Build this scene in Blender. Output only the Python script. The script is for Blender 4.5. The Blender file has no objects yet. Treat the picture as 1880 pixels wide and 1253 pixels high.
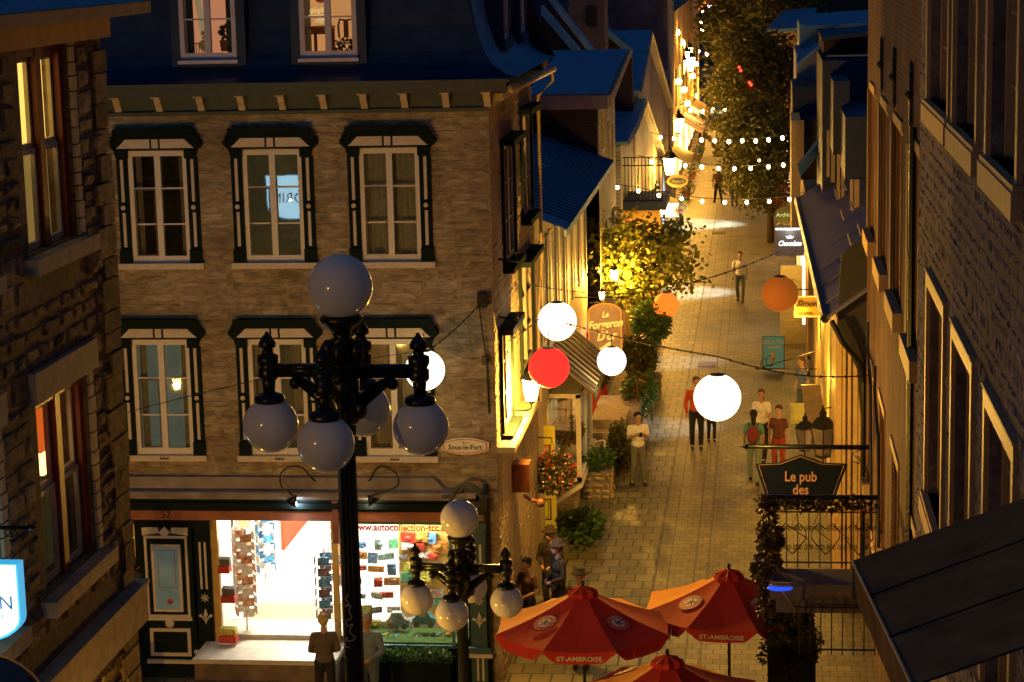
import bpy, math, random
from mathutils import Vector as V, Matrix
random.seed(7)
R = math.radians
rnd = random.uniform
S = bpy.context.scene
C = S.collection

# ---------------------------------------------------------------- camera (solved from the photograph's vanishing points)
F_PX = 3925.0; CAM = V((0, 0, 12.3))
_down = V((510, -21373, -F_PX)).normalized(); _up = -_down
_st = V((460, 731.5, -F_PX)); _st = (_st - _up * _st.dot(_up)).normalized()
_rt = _st.cross(_up)
MC = Matrix((_rt, _st, _up))                                   # camera axes -> world axes
cd = bpy.data.cameras.new('camera'); cam = bpy.data.objects.new('camera', cd); C.objects.link(cam)
cd.sensor_width = 36; cd.lens = F_PX / 1880 * 36; cd.clip_start = .3; cd.clip_end = 900
cam.matrix_world = Matrix.Translation(CAM) @ MC.to_4x4()
S.camera = cam

def ray(px, py): return MC @ V((px - 940, -(py - 626.5), -F_PX))
def AY(px, py, Y): d = ray(px, py); return CAM + d * (Y / d.y)      # point of the wall plane y = Y seen at a pixel
def AX(px, py, X): d = ray(px, py); return CAM + d * (X / d.x)
def AG(px, py, z=0): d = ray(px, py); return CAM + d * ((z - CAM.z) / d.z)

# ---------------------------------------------------------------- world, moonlight-weak sun, exposure
W = bpy.data.worlds.new('World'); S.world = W; W.use_nodes = True
nt = W.node_tree; nt.nodes.clear()
sky = nt.nodes.new('ShaderNodeTexSky'); sky.sky_type = 'NISHITA'; sky.sun_disc = False
sky.sun_elevation = R(-3.5); sky.sun_rotation = R(250); sky.ozone_density = 6
hs = nt.nodes.new('ShaderNodeHueSaturation'); hs.inputs['Saturation'].default_value = 1.0; hs.inputs['Value'].default_value = 1.0
bg = nt.nodes.new('ShaderNodeBackground'); bg.inputs['Strength'].default_value = .72
wo = nt.nodes.new('ShaderNodeOutputWorld')
dusk = nt.nodes.new('ShaderNodeMixRGB'); dusk.inputs[0].default_value = .65; dusk.inputs[2].default_value = (.016, .07, .17, 1)
nt.links.new(sky.outputs[0], hs.inputs['Color']); nt.links.new(hs.outputs[0], dusk.inputs[1]); nt.links.new(dusk.outputs[0], bg.inputs[0]); nt.links.new(bg.outputs[0], wo.inputs[0])
S.view_settings.view_transform = 'Standard'; S.view_settings.look = 'None'; S.view_settings.exposure = 0.0; S.view_settings.gamma = 1
S.cycles.use_denoising = True
S.cycles.max_bounces = 6; S.cycles.diffuse_bounces = 2; S.cycles.glossy_bounces = 3; S.cycles.transmission_bounces = 4
S.cycles.transparent_max_bounces = 12; S.cycles.sample_clamp_indirect = 3; S.cycles.caustics_reflective = False; S.cycles.caustics_refractive = False
S.cycles.use_light_tree = True

# ---------------------------------------------------------------- materials
MATS = {}
def _new(name):
    m = bpy.data.materials.new(name); m.use_nodes = True; n = m.node_tree
    return m, n, n.nodes['Principled BSDF'], n.links
def mat(name, col, rough=.7, metal=0., em=0., ecol=None, var=.18, scale=6., bump=.15, alpha=None, spec=None, trans=0.):
    if name in MATS: return MATS[name]
    m, n, b, L = _new(name)
    b.inputs['Roughness'].default_value = rough; b.inputs['Metallic'].default_value = metal
    if spec is not None: b.inputs['Specular IOR Level'].default_value = spec
    b.inputs['Base Color'].default_value = (*col, 1)
    if trans: b.inputs['Transmission Weight'].default_value = trans
    if var > 0:
        tc = n.nodes.new('ShaderNodeTexCoord'); nz = n.nodes.new('ShaderNodeTexNoise'); nz.inputs['Scale'].default_value = scale; nz.inputs['Detail'].default_value = 6
        L.new(tc.outputs['Object'], nz.inputs['Vector'])
        cr = n.nodes.new('ShaderNodeValToRGB'); e = cr.color_ramp.elements
        e[0].position = .3; e[0].color = (*[c * (1 - var) for c in col], 1); e[1].position = .7; e[1].color = (*[min(1, c * (1 + var)) for c in col], 1)
        L.new(nz.outputs['Fac'], cr.inputs[0]); L.new(cr.outputs[0], b.inputs['Base Color'])
        if bump > 0:
            bp = n.nodes.new('ShaderNodeBump'); bp.inputs['Strength'].default_value = bump; bp.inputs['Distance'].default_value = .02
            L.new(nz.outputs['Fac'], bp.inputs['Height']); L.new(bp.outputs[0], b.inputs['Normal'])
    if em:
        b.inputs['Emission Color'].default_value = (*(ecol or col), 1); b.inputs['Emission Strength'].default_value = em
    MATS[name] = m; return m
def stone_mat(name, c1, c2, c3, scale=9, bump=.6, dist=.03, streak=3., rough=.95):
    """natural stone: every stone its own tint, streaky noise and pits"""
    m, n, b, L = _new(name); N = n.nodes.new
    g = N('ShaderNodeNewGeometry'); tc = N('ShaderNodeTexCoord'); mp = N('ShaderNodeMapping'); mp.inputs['Scale'].default_value = (1, 1, streak)
    L.new(tc.outputs['Object'], mp.inputs[0])
    n1 = N('ShaderNodeTexNoise'); n1.inputs['Scale'].default_value = scale; n1.inputs['Detail'].default_value = 9; n1.inputs['Roughness'].default_value = .65
    n2 = N('ShaderNodeTexNoise'); n2.inputs['Scale'].default_value = .9; n2.inputs['Detail'].default_value = 4
    L.new(mp.outputs[0], n1.inputs[0]); L.new(tc.outputs['Object'], n2.inputs[0])
    cr = N('ShaderNodeValToRGB'); e = cr.color_ramp.elements
    e[0].position = 0; e[0].color = (*c1, 1); e[1].position = 1; e[1].color = (*c3, 1); k = e.new(.5); k.color = (*c2, 1)
    L.new(g.outputs['Random Per Island'], cr.inputs[0])
    mx = N('ShaderNodeMix'); mx.data_type = 'RGBA'; mx.blend_type = 'MULTIPLY'; mx.inputs[0].default_value = 1
    r2 = N('ShaderNodeValToRGB'); e = r2.color_ramp.elements; e[0].position = .3; e[0].color = (.35, .33, .32, 1); e[1].position = .62; e[1].color = (1.1, 1.1, 1.1, 1)
    L.new(n1.outputs[0], r2.inputs[0]); L.new(cr.outputs[0], mx.inputs[6]); L.new(r2.outputs[0], mx.inputs[7])
    m2 = N('ShaderNodeMix'); m2.data_type = 'RGBA'; m2.blend_type = 'MULTIPLY'; m2.inputs[0].default_value = 1
    r3 = N('ShaderNodeValToRGB'); e = r3.color_ramp.elements; e[0].position = .35; e[0].color = (.7, .66, .62, 1); e[1].position = .65; e[1].color = (1.1, 1.1, 1.1, 1)
    L.new(n2.outputs[0], r3.inputs[0]); L.new(mx.outputs[2], m2.inputs[6]); L.new(r3.outputs[0], m2.inputs[7]); L.new(m2.outputs[2], b.inputs['Base Color'])
    bp = N('ShaderNodeBump'); bp.inputs['Strength'].default_value = bump; bp.inputs['Distance'].default_value = dist
    L.new(n1.outputs[0], bp.inputs['Height']); L.new(bp.outputs[0], b.inputs['Normal']); b.inputs['Roughness'].default_value = rough
    MATS[name] = m; return m
def brick_mat(name, c1, c2, cm, axis, bw=.22, rh=.075, mortar=.012, wob=.0, bump=.5, rough=.9, offset=.5):
    """coursed bricks / boards; axis says which object coordinates run along the courses"""
    m, n, b, L = _new(name); N = n.nodes.new
    tc = N('ShaderNodeTexCoord'); sp = N('ShaderNodeSeparateXYZ'); cb = N('ShaderNodeCombineXYZ'); L.new(tc.outputs['Object'], sp.inputs[0])
    L.new(sp.outputs[axis[0]], cb.inputs[0]); L.new(sp.outputs[axis[1]], cb.inputs[1])
    nz = N('ShaderNodeTexNoise'); nz.inputs['Scale'].default_value = 2.3; nz.inputs['Detail'].default_value = 5; L.new(tc.outputs['Object'], nz.inputs[0])
    ad = N('ShaderNodeMixRGB'); ad.blend_type = 'ADD'; ad.inputs[0].default_value = wob; L.new(cb.outputs[0], ad.inputs[1]); L.new(nz.outputs['Color'], ad.inputs[2])
    br = N('ShaderNodeTexBrick'); br.inputs['Scale'].default_value = 1; br.inputs['Brick Width'].default_value = bw; br.inputs['Row Height'].default_value = rh
    br.inputs['Mortar Size'].default_value = mortar; br.inputs['Mortar Smooth'].default_value = .3; br.offset = offset
    br.inputs['Color1'].default_value = (*c1, 1); br.inputs['Color2'].default_value = (*c2, 1); br.inputs['Mortar'].default_value = (*cm, 1)
    L.new(ad.outputs[0], br.inputs[0])
    n1 = N('ShaderNodeTexNoise'); n1.inputs['Scale'].default_value = 1.1; n1.inputs['Detail'].default_value = 8; L.new(tc.outputs['Object'], n1.inputs[0])
    r2 = N('ShaderNodeValToRGB'); e = r2.color_ramp.elements; e[0].position = .3; e[0].color = (.5, .48, .46, 1); e[1].position = .68; e[1].color = (1.15, 1.15, 1.15, 1)
    L.new(n1.outputs[0], r2.inputs[0])
    mx = N('ShaderNodeMix'); mx.data_type = 'RGBA'; mx.blend_type = 'MULTIPLY'; mx.inputs[0].default_value = 1
    L.new(br.outputs[0], mx.inputs[6]); L.new(r2.outputs[0], mx.inputs[7]); L.new(mx.outputs[2], b.inputs['Base Color'])
    iv = N('ShaderNodeMath'); iv.operation = 'MULTIPLY_ADD'; iv.inputs[1].default_value = -1; L.new(br.outputs['Fac'], iv.inputs[0]); L.new(n1.outputs[0], iv.inputs[2])
    bp = N('ShaderNodeBump'); bp.inputs['Strength'].default_value = bump; bp.inputs['Distance'].default_value = .015
    L.new(iv.outputs[0], bp.inputs['Height']); L.new(bp.outputs[0], b.inputs['Normal']); b.inputs['Roughness'].default_value = rough
    MATS[name] = m; return m
def glass_mat(name, tint=(.8, .85, .85), rough=.02):
    m, n, b, L = _new(name); n.nodes.remove(b); N = n.nodes.new
    t = N('ShaderNodeBsdfTransparent'); t.inputs[0].default_value = (*tint, 1); g = N('ShaderNodeBsdfGlossy'); g.inputs['Roughness'].default_value = rough
    f = N('ShaderNodeFresnel'); f.inputs[0].default_value = 2.0; x = N('ShaderNodeMixShader')
    nz = N('ShaderNodeTexNoise'); nz.inputs['Scale'].default_value = 1.6; tc = N('ShaderNodeTexCoord'); L.new(tc.outputs['Object'], nz.inputs[0])
    bp = N('ShaderNodeBump'); bp.inputs['Strength'].default_value = .03; bp.inputs['Distance'].default_value = .02; L.new(nz.outputs[0], bp.inputs['Height']); L.new(bp.outputs[0], g.inputs['Normal'])
    L.new(f.outputs[0], x.inputs[0]); L.new(t.outputs[0], x.inputs[1]); L.new(g.outputs[0], x.inputs[2]); L.new(x.outputs[0], n.nodes['Material Output'].inputs[0])
    MATS[name] = m; return m
def leaf_mat(name, a, b_, tr=.35):
    m, n, b, L = _new(name); N = n.nodes.new
    g = N('ShaderNodeNewGeometry'); cr = N('ShaderNodeValToRGB'); e = cr.color_ramp.elements
    e[0].color = (*a, 1); e[1].color = (*b_, 1); L.new(g.outputs['Random Per Island'], cr.inputs[0]); L.new(cr.outputs[0], b.inputs['Base Color'])
    b.inputs['Roughness'].default_value = .5
    t = N('ShaderNodeBsdfTranslucent'); L.new(cr.outputs[0], t.inputs[0]); x = N('ShaderNodeMixShader'); x.inputs[0].default_value = tr
    L.new(b.outputs[0], x.inputs[1]); L.new(t.outputs[0], x.inputs[2]); L.new(x.outputs[0], n.nodes['Material Output'].inputs[0]); MATS[name] = m; return m
def flame_mat(name, col, em):
    """lit lantern glass: glows and lets the lamp inside shine out"""
    m, n, b, L = _new(name); n.nodes.remove(b); N = n.nodes.new
    e = N('ShaderNodeEmission'); e.inputs[0].default_value = (*col, 1); e.inputs[1].default_value = em; t = N('ShaderNodeBsdfTransparent'); a = N('ShaderNodeAddShader')
    L.new(e.outputs[0], a.inputs[0]); L.new(t.outputs[0], a.inputs[1]); L.new(a.outputs[0], n.nodes['Material Output'].inputs[0]); MATS[name] = m; return m
def paper_mat(name, col, em):
    """lit paper lantern: glowing skin with faint ribs"""
    m, n, b, L = _new(name); N = n.nodes.new
    tc = N('ShaderNodeTexCoord'); wv = N('ShaderNodeTexWave'); wv.bands_direction = 'Z'; wv.inputs['Scale'].default_value = 9; L.new(tc.outputs['Object'], wv.inputs[0])
    cr = N('ShaderNodeValToRGB'); e = cr.color_ramp.elements; e[0].color = (*[c * .86 for c in col], 1); e[1].color = (*col, 1)
    L.new(wv.outputs[0], cr.inputs[0]); b.inputs['Base Color'].default_value = (*[c * .25 for c in col], 1); L.new(cr.outputs[0], b.inputs['Emission Color'])
    b.inputs['Emission Strength'].default_value = em; b.inputs['Roughness'].default_value = .8; MATS[name] = m; return m

black = mat('black_iron', (.012, .014, .014), .3, .2, var=.3, scale=20, bump=.3)
darkmetal = mat('dark_metal', (.03, .03, .032), .45, .5)
white_p = mat('window_paint', (.74, .68, .62), .5, scale=25, var=.08, bump=.1)
violet_p = mat('pale_dormer_paint', (.55, .5, .6), .5, var=.1)
green_p = mat('dark_green_paint', (.005, .012, .011), .75, var=.25, scale=15, spec=.15)
pink_p = mat('cream_trim_paint', (.62, .54, .44), .6, var=.1, scale=20)
stone_f = stone_mat('facade_stone', (.36, .3, .21), (.47, .4, .29), (.58, .51, .39), 3.5, 1., .08, 3.2)
mortar_f = stone_mat('facade_mortar', (.43, .35, .23), (.43, .35, .23), (.43, .35, .23), 5, 1., .04, 2.)
stone_s = stone_mat('side_wall_stone', (.44, .34, .2), (.48, .38, .23), (.46, .36, .22), 12, .8, .03, 1.4)
stone_l = stone_mat('rough_brown_stone', (.15, .11, .07), (.25, .18, .11), (.38, .29, .18), 6, 1., .06, 1.6)
mortar_l = stone_mat('brown_mortar', (.2, .15, .11), (.2, .15, .11), (.2, .15, .11), 12, .8, .02, 1)
stone_r = stone_mat('grey_rubble_stone', (.22, .2, .27), (.34, .3, .35), (.46, .41, .43), 10, 1., .06, 1.)
mortar_r = stone_mat('grey_mortar', (.24, .21, .23), (.24, .21, .23), (.24, .21, .23), 10, .9, .04, 1)
cutstone = mat('cut_stone_trim', (.34, .28, .22), .85, var=.2, scale=7, bump=.3)
brick_x = brick_mat('old_red_brick', (.13, .06, .04), (.085, .042, .03), (.16, .11, .08), (1, 2), wob=.02)
brick_y = brick_mat('dark_party_brick', (.07, .035, .03), (.045, .025, .022), (.05, .04, .04), (0, 2))
roof_n = mat('navy_roof_metal', (.012, .028, .085), .55, .1, var=.3, scale=3, bump=.2)
roof_b = mat('skylit_roof_metal', (.15, .33, .5), .5, .1, var=.2, scale=2, bump=.1)  # blue of the skylight put into the colour of grey metal
roof_p = mat('purple_roof_metal', (.12, .12, .2), .5, .1, var=.2, scale=2, bump=.1)
cornice_m = mat('cornice_green_grey', (.06, .075, .06), .6, var=.15)
bracket_m = mat('bracket_cream', (.5, .4, .3), .6, var=.1)
glass = glass_mat('window_glass')
dark_in = mat('dark_room', (.02, .018, .016), .9, var=0)
curtain = mat('pale_curtain', (.5, .45, .38), .9, var=.15, scale=14)
rope = mat('black_cable', (.02, .02, .02), .6, var=0)
clap = brick_mat('yellow_board_siding', (.42, .32, .18), (.38, .29, .16), (.12, .08, .05), (1, 2), 4., .16, .01, rough=.7)
clap_y = brick_mat('grey_board_siding', (.3, .27, .25), (.27, .25, .23), (.1, .09, .08), (0, 2), 4., .16, .01, rough=.7)
red_p = mat('red_paint', (.45, .03, .02), .5, var=.1)
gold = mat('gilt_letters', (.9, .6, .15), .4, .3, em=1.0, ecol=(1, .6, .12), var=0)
white_l = mat('white_lettering', (.8, .8, .8), .5, var=0)
bulb_m = mat('bulb_glass', (1, .8, .5), .3, em=38, ecol=(1, .66, .3), var=0)
leafA = leaf_mat('maple_leaves', (.035, .05, .012), (.14, .13, .03), .4)
leafB = leaf_mat('lit_yellow_green_leaves', (.1, .14, .02), (.33, .32, .06), .45)
leafC = leaf_mat('bright_leaves', (.04, .09, .015), (.1, .2, .04))
bark = mat('bark', (.08, .055, .035), .9, var=.3, scale=12, bump=.5)
flower_r = leaf_mat('red_petals', (.7, .02, .02), (.8, .1, .06)); flower_w = leaf_mat('white_petals', (.7, .6, .6), (.8, .75, .7))

def smooth(pts, n=5):
    """Catmull-Rom curve through the points"""
    P = [V(p) for p in pts]; P = [P[0]*2 - P[1]] + P + [P[-1]*2 - P[-2]]; out = []
    for i in range(1, len(P)-2):
        a, b, c, d = P[i-1:i+3]
        for k in range(n): t = k/n; out.append(.5*((2*b) + (c-a)*t + (2*a-5*b+4*c-d)*t*t + (3*b-a-3*c+d)*t*t*t))
    return out + [P[-2]]
# ---------------------------------------------------------------- mesh builder
ORG = {}
class MB:
    def __init__(s, M=None): s.v = []; s.f = []; s.M = M
    def add(s, vs, fs):
        o = len(s.v)
        for p in vs:
            p = V(p); s.v.append(s.M @ p if s.M else p)
        s.f += [tuple(i + o for i in f) for f in fs]
    def box(s, x0, y0, z0, x1, y1, z1):
        s.add([(x0,y0,z0),(x1,y0,z0),(x1,y1,z0),(x0,y1,z0),(x0,y0,z1),(x1,y0,z1),(x1,y1,z1),(x0,y1,z1)],
              [(0,3,2,1),(4,5,6,7),(0,1,5,4),(1,2,6,5),(2,3,7,6),(3,0,4,7)]); return s
    def cbox(s, c, d, rz=0, rx=0):
        m = Matrix.Translation(c) @ Matrix.Rotation(rz, 4, 'Z') @ Matrix.Rotation(rx, 4, 'X'); a = [k / 2 for k in d]
        s.add([m @ V((i*a[0], j*a[1], k*a[2])) for k in (-1,1) for i, j in ((-1,-1),(1,-1),(1,1),(-1,1))],
              [(0,3,2,1),(4,5,6,7),(0,1,5,4),(1,2,6,5),(2,3,7,6),(3,0,4,7)]); return s
    def poly(s, pts): s.add(pts, [tuple(range(len(pts)))]); return s
    def prism(s, pts, vec):
        vec = V(vec); n = len(pts); a = [V(p) for p in pts]; b = [p + vec for p in a]
        s.add(a + b, [tuple(range(n))[::-1], tuple(range(n, 2*n))] + [(i, (i+1) % n, n + (i+1) % n, n + i) for i in range(n)]); return s
    def tube(s, pts, r, seg=6, r2=None):
        pts = [V(p) for p in pts]; n = len(pts); rings = []; up = V((0, 0, 1))
        for i, p in enumerate(pts):
            t = (pts[min(i+1, n-1)] - pts[max(i-1, 0)])
            if t.length < 1e-6: t = V((0, 0, 1))
            t.normalize(); a = t.cross(up if abs(t.z) < .95 else V((1, 0, 0))).normalized(); b = t.cross(a)
            rr = r + ((r2 if r2 is not None else r) - r) * i / max(1, n-1)
            rings.append([p + (a * math.cos(k*math.tau/seg) + b * math.sin(k*math.tau/seg)) * rr for k in range(seg)])
        vs = [q for g in rings for q in g]; fs = [(i*seg+k, i*seg+(k+1) % seg, (i+1)*seg+(k+1) % seg, (i+1)*seg+k) for i in range(n-1) for k in range(seg)]
        fs += [tuple(range(seg))[::-1], tuple(range((n-1)*seg, n*seg))]; s.add(vs, fs); return s
    def lathe(s, prof, c=(0,0,0), seg=24):
        c = V(c); vs = []; n = len(prof)
        for r, z in prof: vs += [c + V((r*math.cos(k*math.tau/seg), r*math.sin(k*math.tau/seg), z)) for k in range(seg)]
        fs = [(i*seg+k, i*seg+(k+1) % seg, (i+1)*seg+(k+1) % seg, (i+1)*seg+k) for i in range(n-1) for k in range(seg)]
        fs += [tuple(range(seg))[::-1], tuple(range((n-1)*seg, n*seg))]; s.add(vs, fs); return s
    def sph(s, c, r, seg=20, rings=12, sc=(1,1,1), rot=None):
        c = V(c); vs = []
        for i in range(rings + 1):
            a = math.pi * i / rings
            for k in range(seg):
                p = V((max(1e-4, math.sin(a)) * math.cos(k*math.tau/seg)*sc[0], max(1e-4, math.sin(a)) * math.sin(k*math.tau/seg)*sc[1], -math.cos(a)*sc[2])) * r
                vs.append(c + (rot @ p if rot else p))
        s.add(vs, [(i*seg+k, i*seg+(k+1) % seg, (i+1)*seg+(k+1) % seg, (i+1)*seg+k) for i in range(rings) for k in range(seg)]); return s
    def cap(s, a, b, ra, rb, seg=10):
        a = V(a); b = V(b); s.sph(a, ra, seg, 6); s.sph(b, rb, seg, 6)
        if (b - a).length > 1e-4: s.tube([a, b], ra, seg, rb)
        return s
    def leaf(s, p, d, w, n=None):
        """one small leaf: a folded diamond from p along d"""
        p = V(p); d = V(d); a = d.cross(n or V((rnd(-1,1), rnd(-1,1), rnd(-1,1))))
        if a.length < 1e-5: return
        a = a.normalized() * w; s.add([p, p + d*.5 + a, p + d, p + d*.5 - a], [(0,1,2,3)])
    def build(s, name, m, parent=None, smooth=False, rot=None):
        me = bpy.data.meshes.new(name); o = V((0, 0, 0))
        if parent is not None: o = ORG.get(parent.name, o)
        me.from_pydata([tuple(p - o) for p in s.v], [], s.f); me.materials.append(m)
        if smooth: me.polygons.foreach_set('use_smooth', [True] * len(me.polygons))
        me.update(); ob = bpy.data.objects.new(name, me); C.objects.link(ob)
        if parent is not None: ob.parent = parent; ORG[ob.name] = o
        return ob
def tag(o, label, cat, group=None):
    o['label'] = label; o['category'] = cat
    if group: o['group'] = group
    return o
def root(name, loc, label, cat, group=None):
    o = bpy.data.objects.new(name, None); C.objects.link(o); o.location = loc; o.empty_display_size = .2; ORG[o.name] = V(loc)
    return tag(o, label, cat, group)
def structure(o): o['kind'] = 'structure'; return o
def copy_tree(o, parent=None):
    c = o.copy(); C.objects.link(c); c.parent = parent; ORG[c.name] = ORG.get(o.name, V((0,0,0)))
    for ch in o.children: copy_tree(ch, c)
    return c
def light(loc, power, col, parent=None, rad=.08, name='lamp_light', spot=None, aim=None):
    l = bpy.data.lights.new(name, 'SPOT' if spot else 'POINT'); l.energy = power; l.color = col; l.shadow_soft_size = rad
    o = bpy.data.objects.new(name, l); C.objects.link(o)
    if spot:
        l.spot_size = R(spot); l.spot_blend = .75; o.rotation_euler = V(aim).to_track_quat('-Z', 'Y').to_euler()
    if parent is not None: o.parent = parent; o.location = V(loc) - ORG.get(parent.name, V((0,0,0)))
    else: o.location = loc
    return o
def text(name, st, size, m, M, parent=None, ext=.004, shear=0, bold=0, sx=1., align='CENTER', space=1.):
    c = bpy.data.curves.new(name, 'FONT'); c.body = st; c.size = size; c.align_x = align; c.align_y = 'CENTER'; c.extrude = ext; c.shear = shear; c.offset = bold; c.space_character = space; c.resolution_u = 3
    o = bpy.data.objects.new(name, c); C.objects.link(o); bpy.context.view_layer.update()
    me = bpy.data.meshes.new_from_object(o.evaluated_get(bpy.context.evaluated_depsgraph_get())); bpy.data.objects.remove(o)
    og = ORG.get(parent.name, V((0,0,0))) if parent is not None else V((0,0,0))
    me.transform(Matrix.Translation(-og) @ M @ Matrix.Diagonal((sx, 1, 1, 1))); me.materials.clear(); me.materials.append(m)
    ob = bpy.data.objects.new(name, me); C.objects.link(ob)
    if parent is not None: ob.parent = parent; ORG[ob.name] = og
    return ob
def FR(o, kind):
    """local frame (u right, v up, n towards the viewer) at o: 'F' faces the camera, 'L' a left-hand wall, 'R' a right-hand wall, 'B' faces away"""
    u, n = {'F': ((1,0,0),(0,-1,0)), 'L': ((0,1,0),(1,0,0)), 'R': ((0,-1,0),(-1,0,0)), 'B': ((-1,0,0),(0,1,0))}[kind]
    m = Matrix((V(u), V((0,0,1)), V(n))).transposed().to_4x4(); return Matrix.Translation(o) @ m
def cuts(a, b, holes, i, j):
    s = {a, b}
    for h in holes:
        for k in (h[i], h[j]):
            if a < k < b: s.add(k)
    return sorted(s)
def holed(mb, u0, u1, v0, v1, holes, depth=.25):
    """wall sheet with real openings and their reveals"""
    us = cuts(u0, u1, holes, 0, 2); vs = cuts(v0, v1, holes, 1, 3)
    for a, b in zip(us, us[1:]):
        for c, d in zip(vs, vs[1:]):
            cu, cv = (a+b)/2, (c+d)/2
            if not any(h[0] < cu < h[2] and h[1] < cv < h[3] for h in holes): mb.poly([(a,c,0),(b,c,0),(b,d,0),(a,d,0)])
    for a, c, b, d in [h[:4] for h in holes]:
        mb.poly([(a,c,0),(a,d,0),(a,d,-depth),(a,c,-depth)]); mb.poly([(b,c,0),(b,c,-depth),(b,d,-depth),(b,d,0)])
        mb.poly([(a,c,0),(a,c,-depth),(b,c,-depth),(b,c,0)]); mb.poly([(a,d,0),(b,d,0),(b,d,-depth),(a,d,-depth)])
    return mb
def stones(mb, u0, u1, v0, v1, holes, rh, wr, relief, gap=.012, jit=.25):
    """courses of individual rock-faced stones clipped round the openings"""
    v = v0
    while v < v1 - .02:
        h = min(rnd(*rh), v1 - v)
        cells = [(u0, u1)]
        for H in holes:
            if H[1] - .03 < v + h and H[3] + .03 > v:
                nc = []
                for a, b in cells:
                    if H[2] <= a or H[0] >= b: nc.append((a, b)); continue
                    if H[0] > a: nc.append((a, H[0]))
                    if H[2] < b: nc.append((H[2], b))
                cells = nc
        for a, b in cells:
            u = a
            while u < b - .03:
                w = rnd(*wr)
                if b - u - w < wr[0] * .5: w = b - u
                g = gap * rnd(.6, 1.5); x0, x1, y0, y1 = u + g, u + w - g, v + g * .8, v + h - g * .8
                if x1 > x0 + .02 and y1 > y0 + .02:
                    jx = min(.05, (x1-x0)*jit*.4); jy = min(.03, (y1-y0)*jit)
                    ou = [(x0+rnd(0,jx), y0+rnd(0,jy), -.01), (x1-rnd(0,jx), y0+rnd(0,jy), -.01), (x1-rnd(0,jx), y1-rnd(0,jy), -.01), (x0+rnd(0,jx), y1-rnd(0,jy), -.01)]
                    ix = min(.03, (x1-x0)*.25); iy = min(.02, (y1-y0)*.25); R_ = relief * rnd(.35, 1.3)
                    inn = [(ou[0][0]+ix, ou[0][1]+iy, R_*rnd(.5,1.2)), (ou[1][0]-ix, ou[1][1]+iy, R_*rnd(.5,1.2)), (ou[2][0]-ix, ou[2][1]-iy, R_*rnd(.5,1.2)), (ou[3][0]+ix, ou[3][1]-iy, R_*rnd(.5,1.2))]
                    cx = sum(p[0] for p in inn)/4 + rnd(-ix,ix); cy = sum(p[1] for p in inn)/4
                    mb.add(ou + inn + [(cx, cy, R_*rnd(.8,1.5))], [(0,1,5,4),(1,2,6,5),(2,3,7,6),(3,0,4,7),(4,5,8),(5,6,8),(6,7,8),(7,4,8)])
                u += w
        v += h
    return mb
def tree_like(name, base, h, crown, leafm, label, cat, n=6000, sz=.09, group=None, limbs=9, lean=(0,0), nclump=40, trunk_r=.12):
    """tapered trunk and limbs; crown = (centre offset, radii); leaves sit in clumps through the crown's volume"""
    base = V(base); t = root(name, base, label, cat, group)
    cc = base + V(crown[0]); rr = crown[1]
    b = MB(); top = base + V((lean[0], lean[1], h * .75))
    b.tube([base, base + V((lean[0]*.2, lean[1]*.2, h*.25)), base + V((lean[0]*.6+.05, lean[1]*.6, h*.5)), top], trunk_r, 8, trunk_r*.3)
    cl = []
    for i in range(nclump):
        a = rnd(0, math.tau); zz = rnd(-1, 1); q = rnd(.45, 1.) ; s = math.sqrt(1 - zz*zz)
        cl.append(cc + V((rr[0]*s*math.cos(a)*q, rr[1]*s*math.sin(a)*q, rr[2]*zz*q)))
    for c in cl[:limbs]:
        st = base + (top - base) * rnd(.35, .95); b.tube([st, st.lerp(c, .5) + V((rnd(-.1,.1), rnd(-.1,.1), .1*h*rnd(0,.5))), c], trunk_r*.35, 5, trunk_r*.08)
    b.build('trunk', bark, t, True)
    m = MB(); rc = (rr[0]*rr[1]*rr[2]) ** (1/3) * .36
    for i in range(n):
        c = random.choice(cl); d = V((random.gauss(0,1), random.gauss(0,1), random.gauss(0,.7)))
        p = c + d * rc * .55; dd = V((rnd(-1,1), rnd(-1,1), rnd(-.9,.4))).normalized() * sz * rnd(.6, 1.4); m.leaf(p, dd, sz*.38)
    m.build('crown', leafm, t); return t
def leaves_in(m, c, r, n, sz, hang=0):
    c = V(c)
    for i in range(n):
        d = V((random.gauss(0,1), random.gauss(0,1), random.gauss(0,1))); d = d.normalized() * rnd(.3, 1) ** .5
        p = c + V((d.x*r[0], d.y*r[1], d.z*r[2])); dd = V((rnd(-1,1)+d.x, rnd(-1,1)+d.y, rnd(-.7,.7)+d.z*.5-hang)).normalized() * sz * rnd(.6,1.4); m.leaf(p, dd, sz*.35)
    return m
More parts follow.
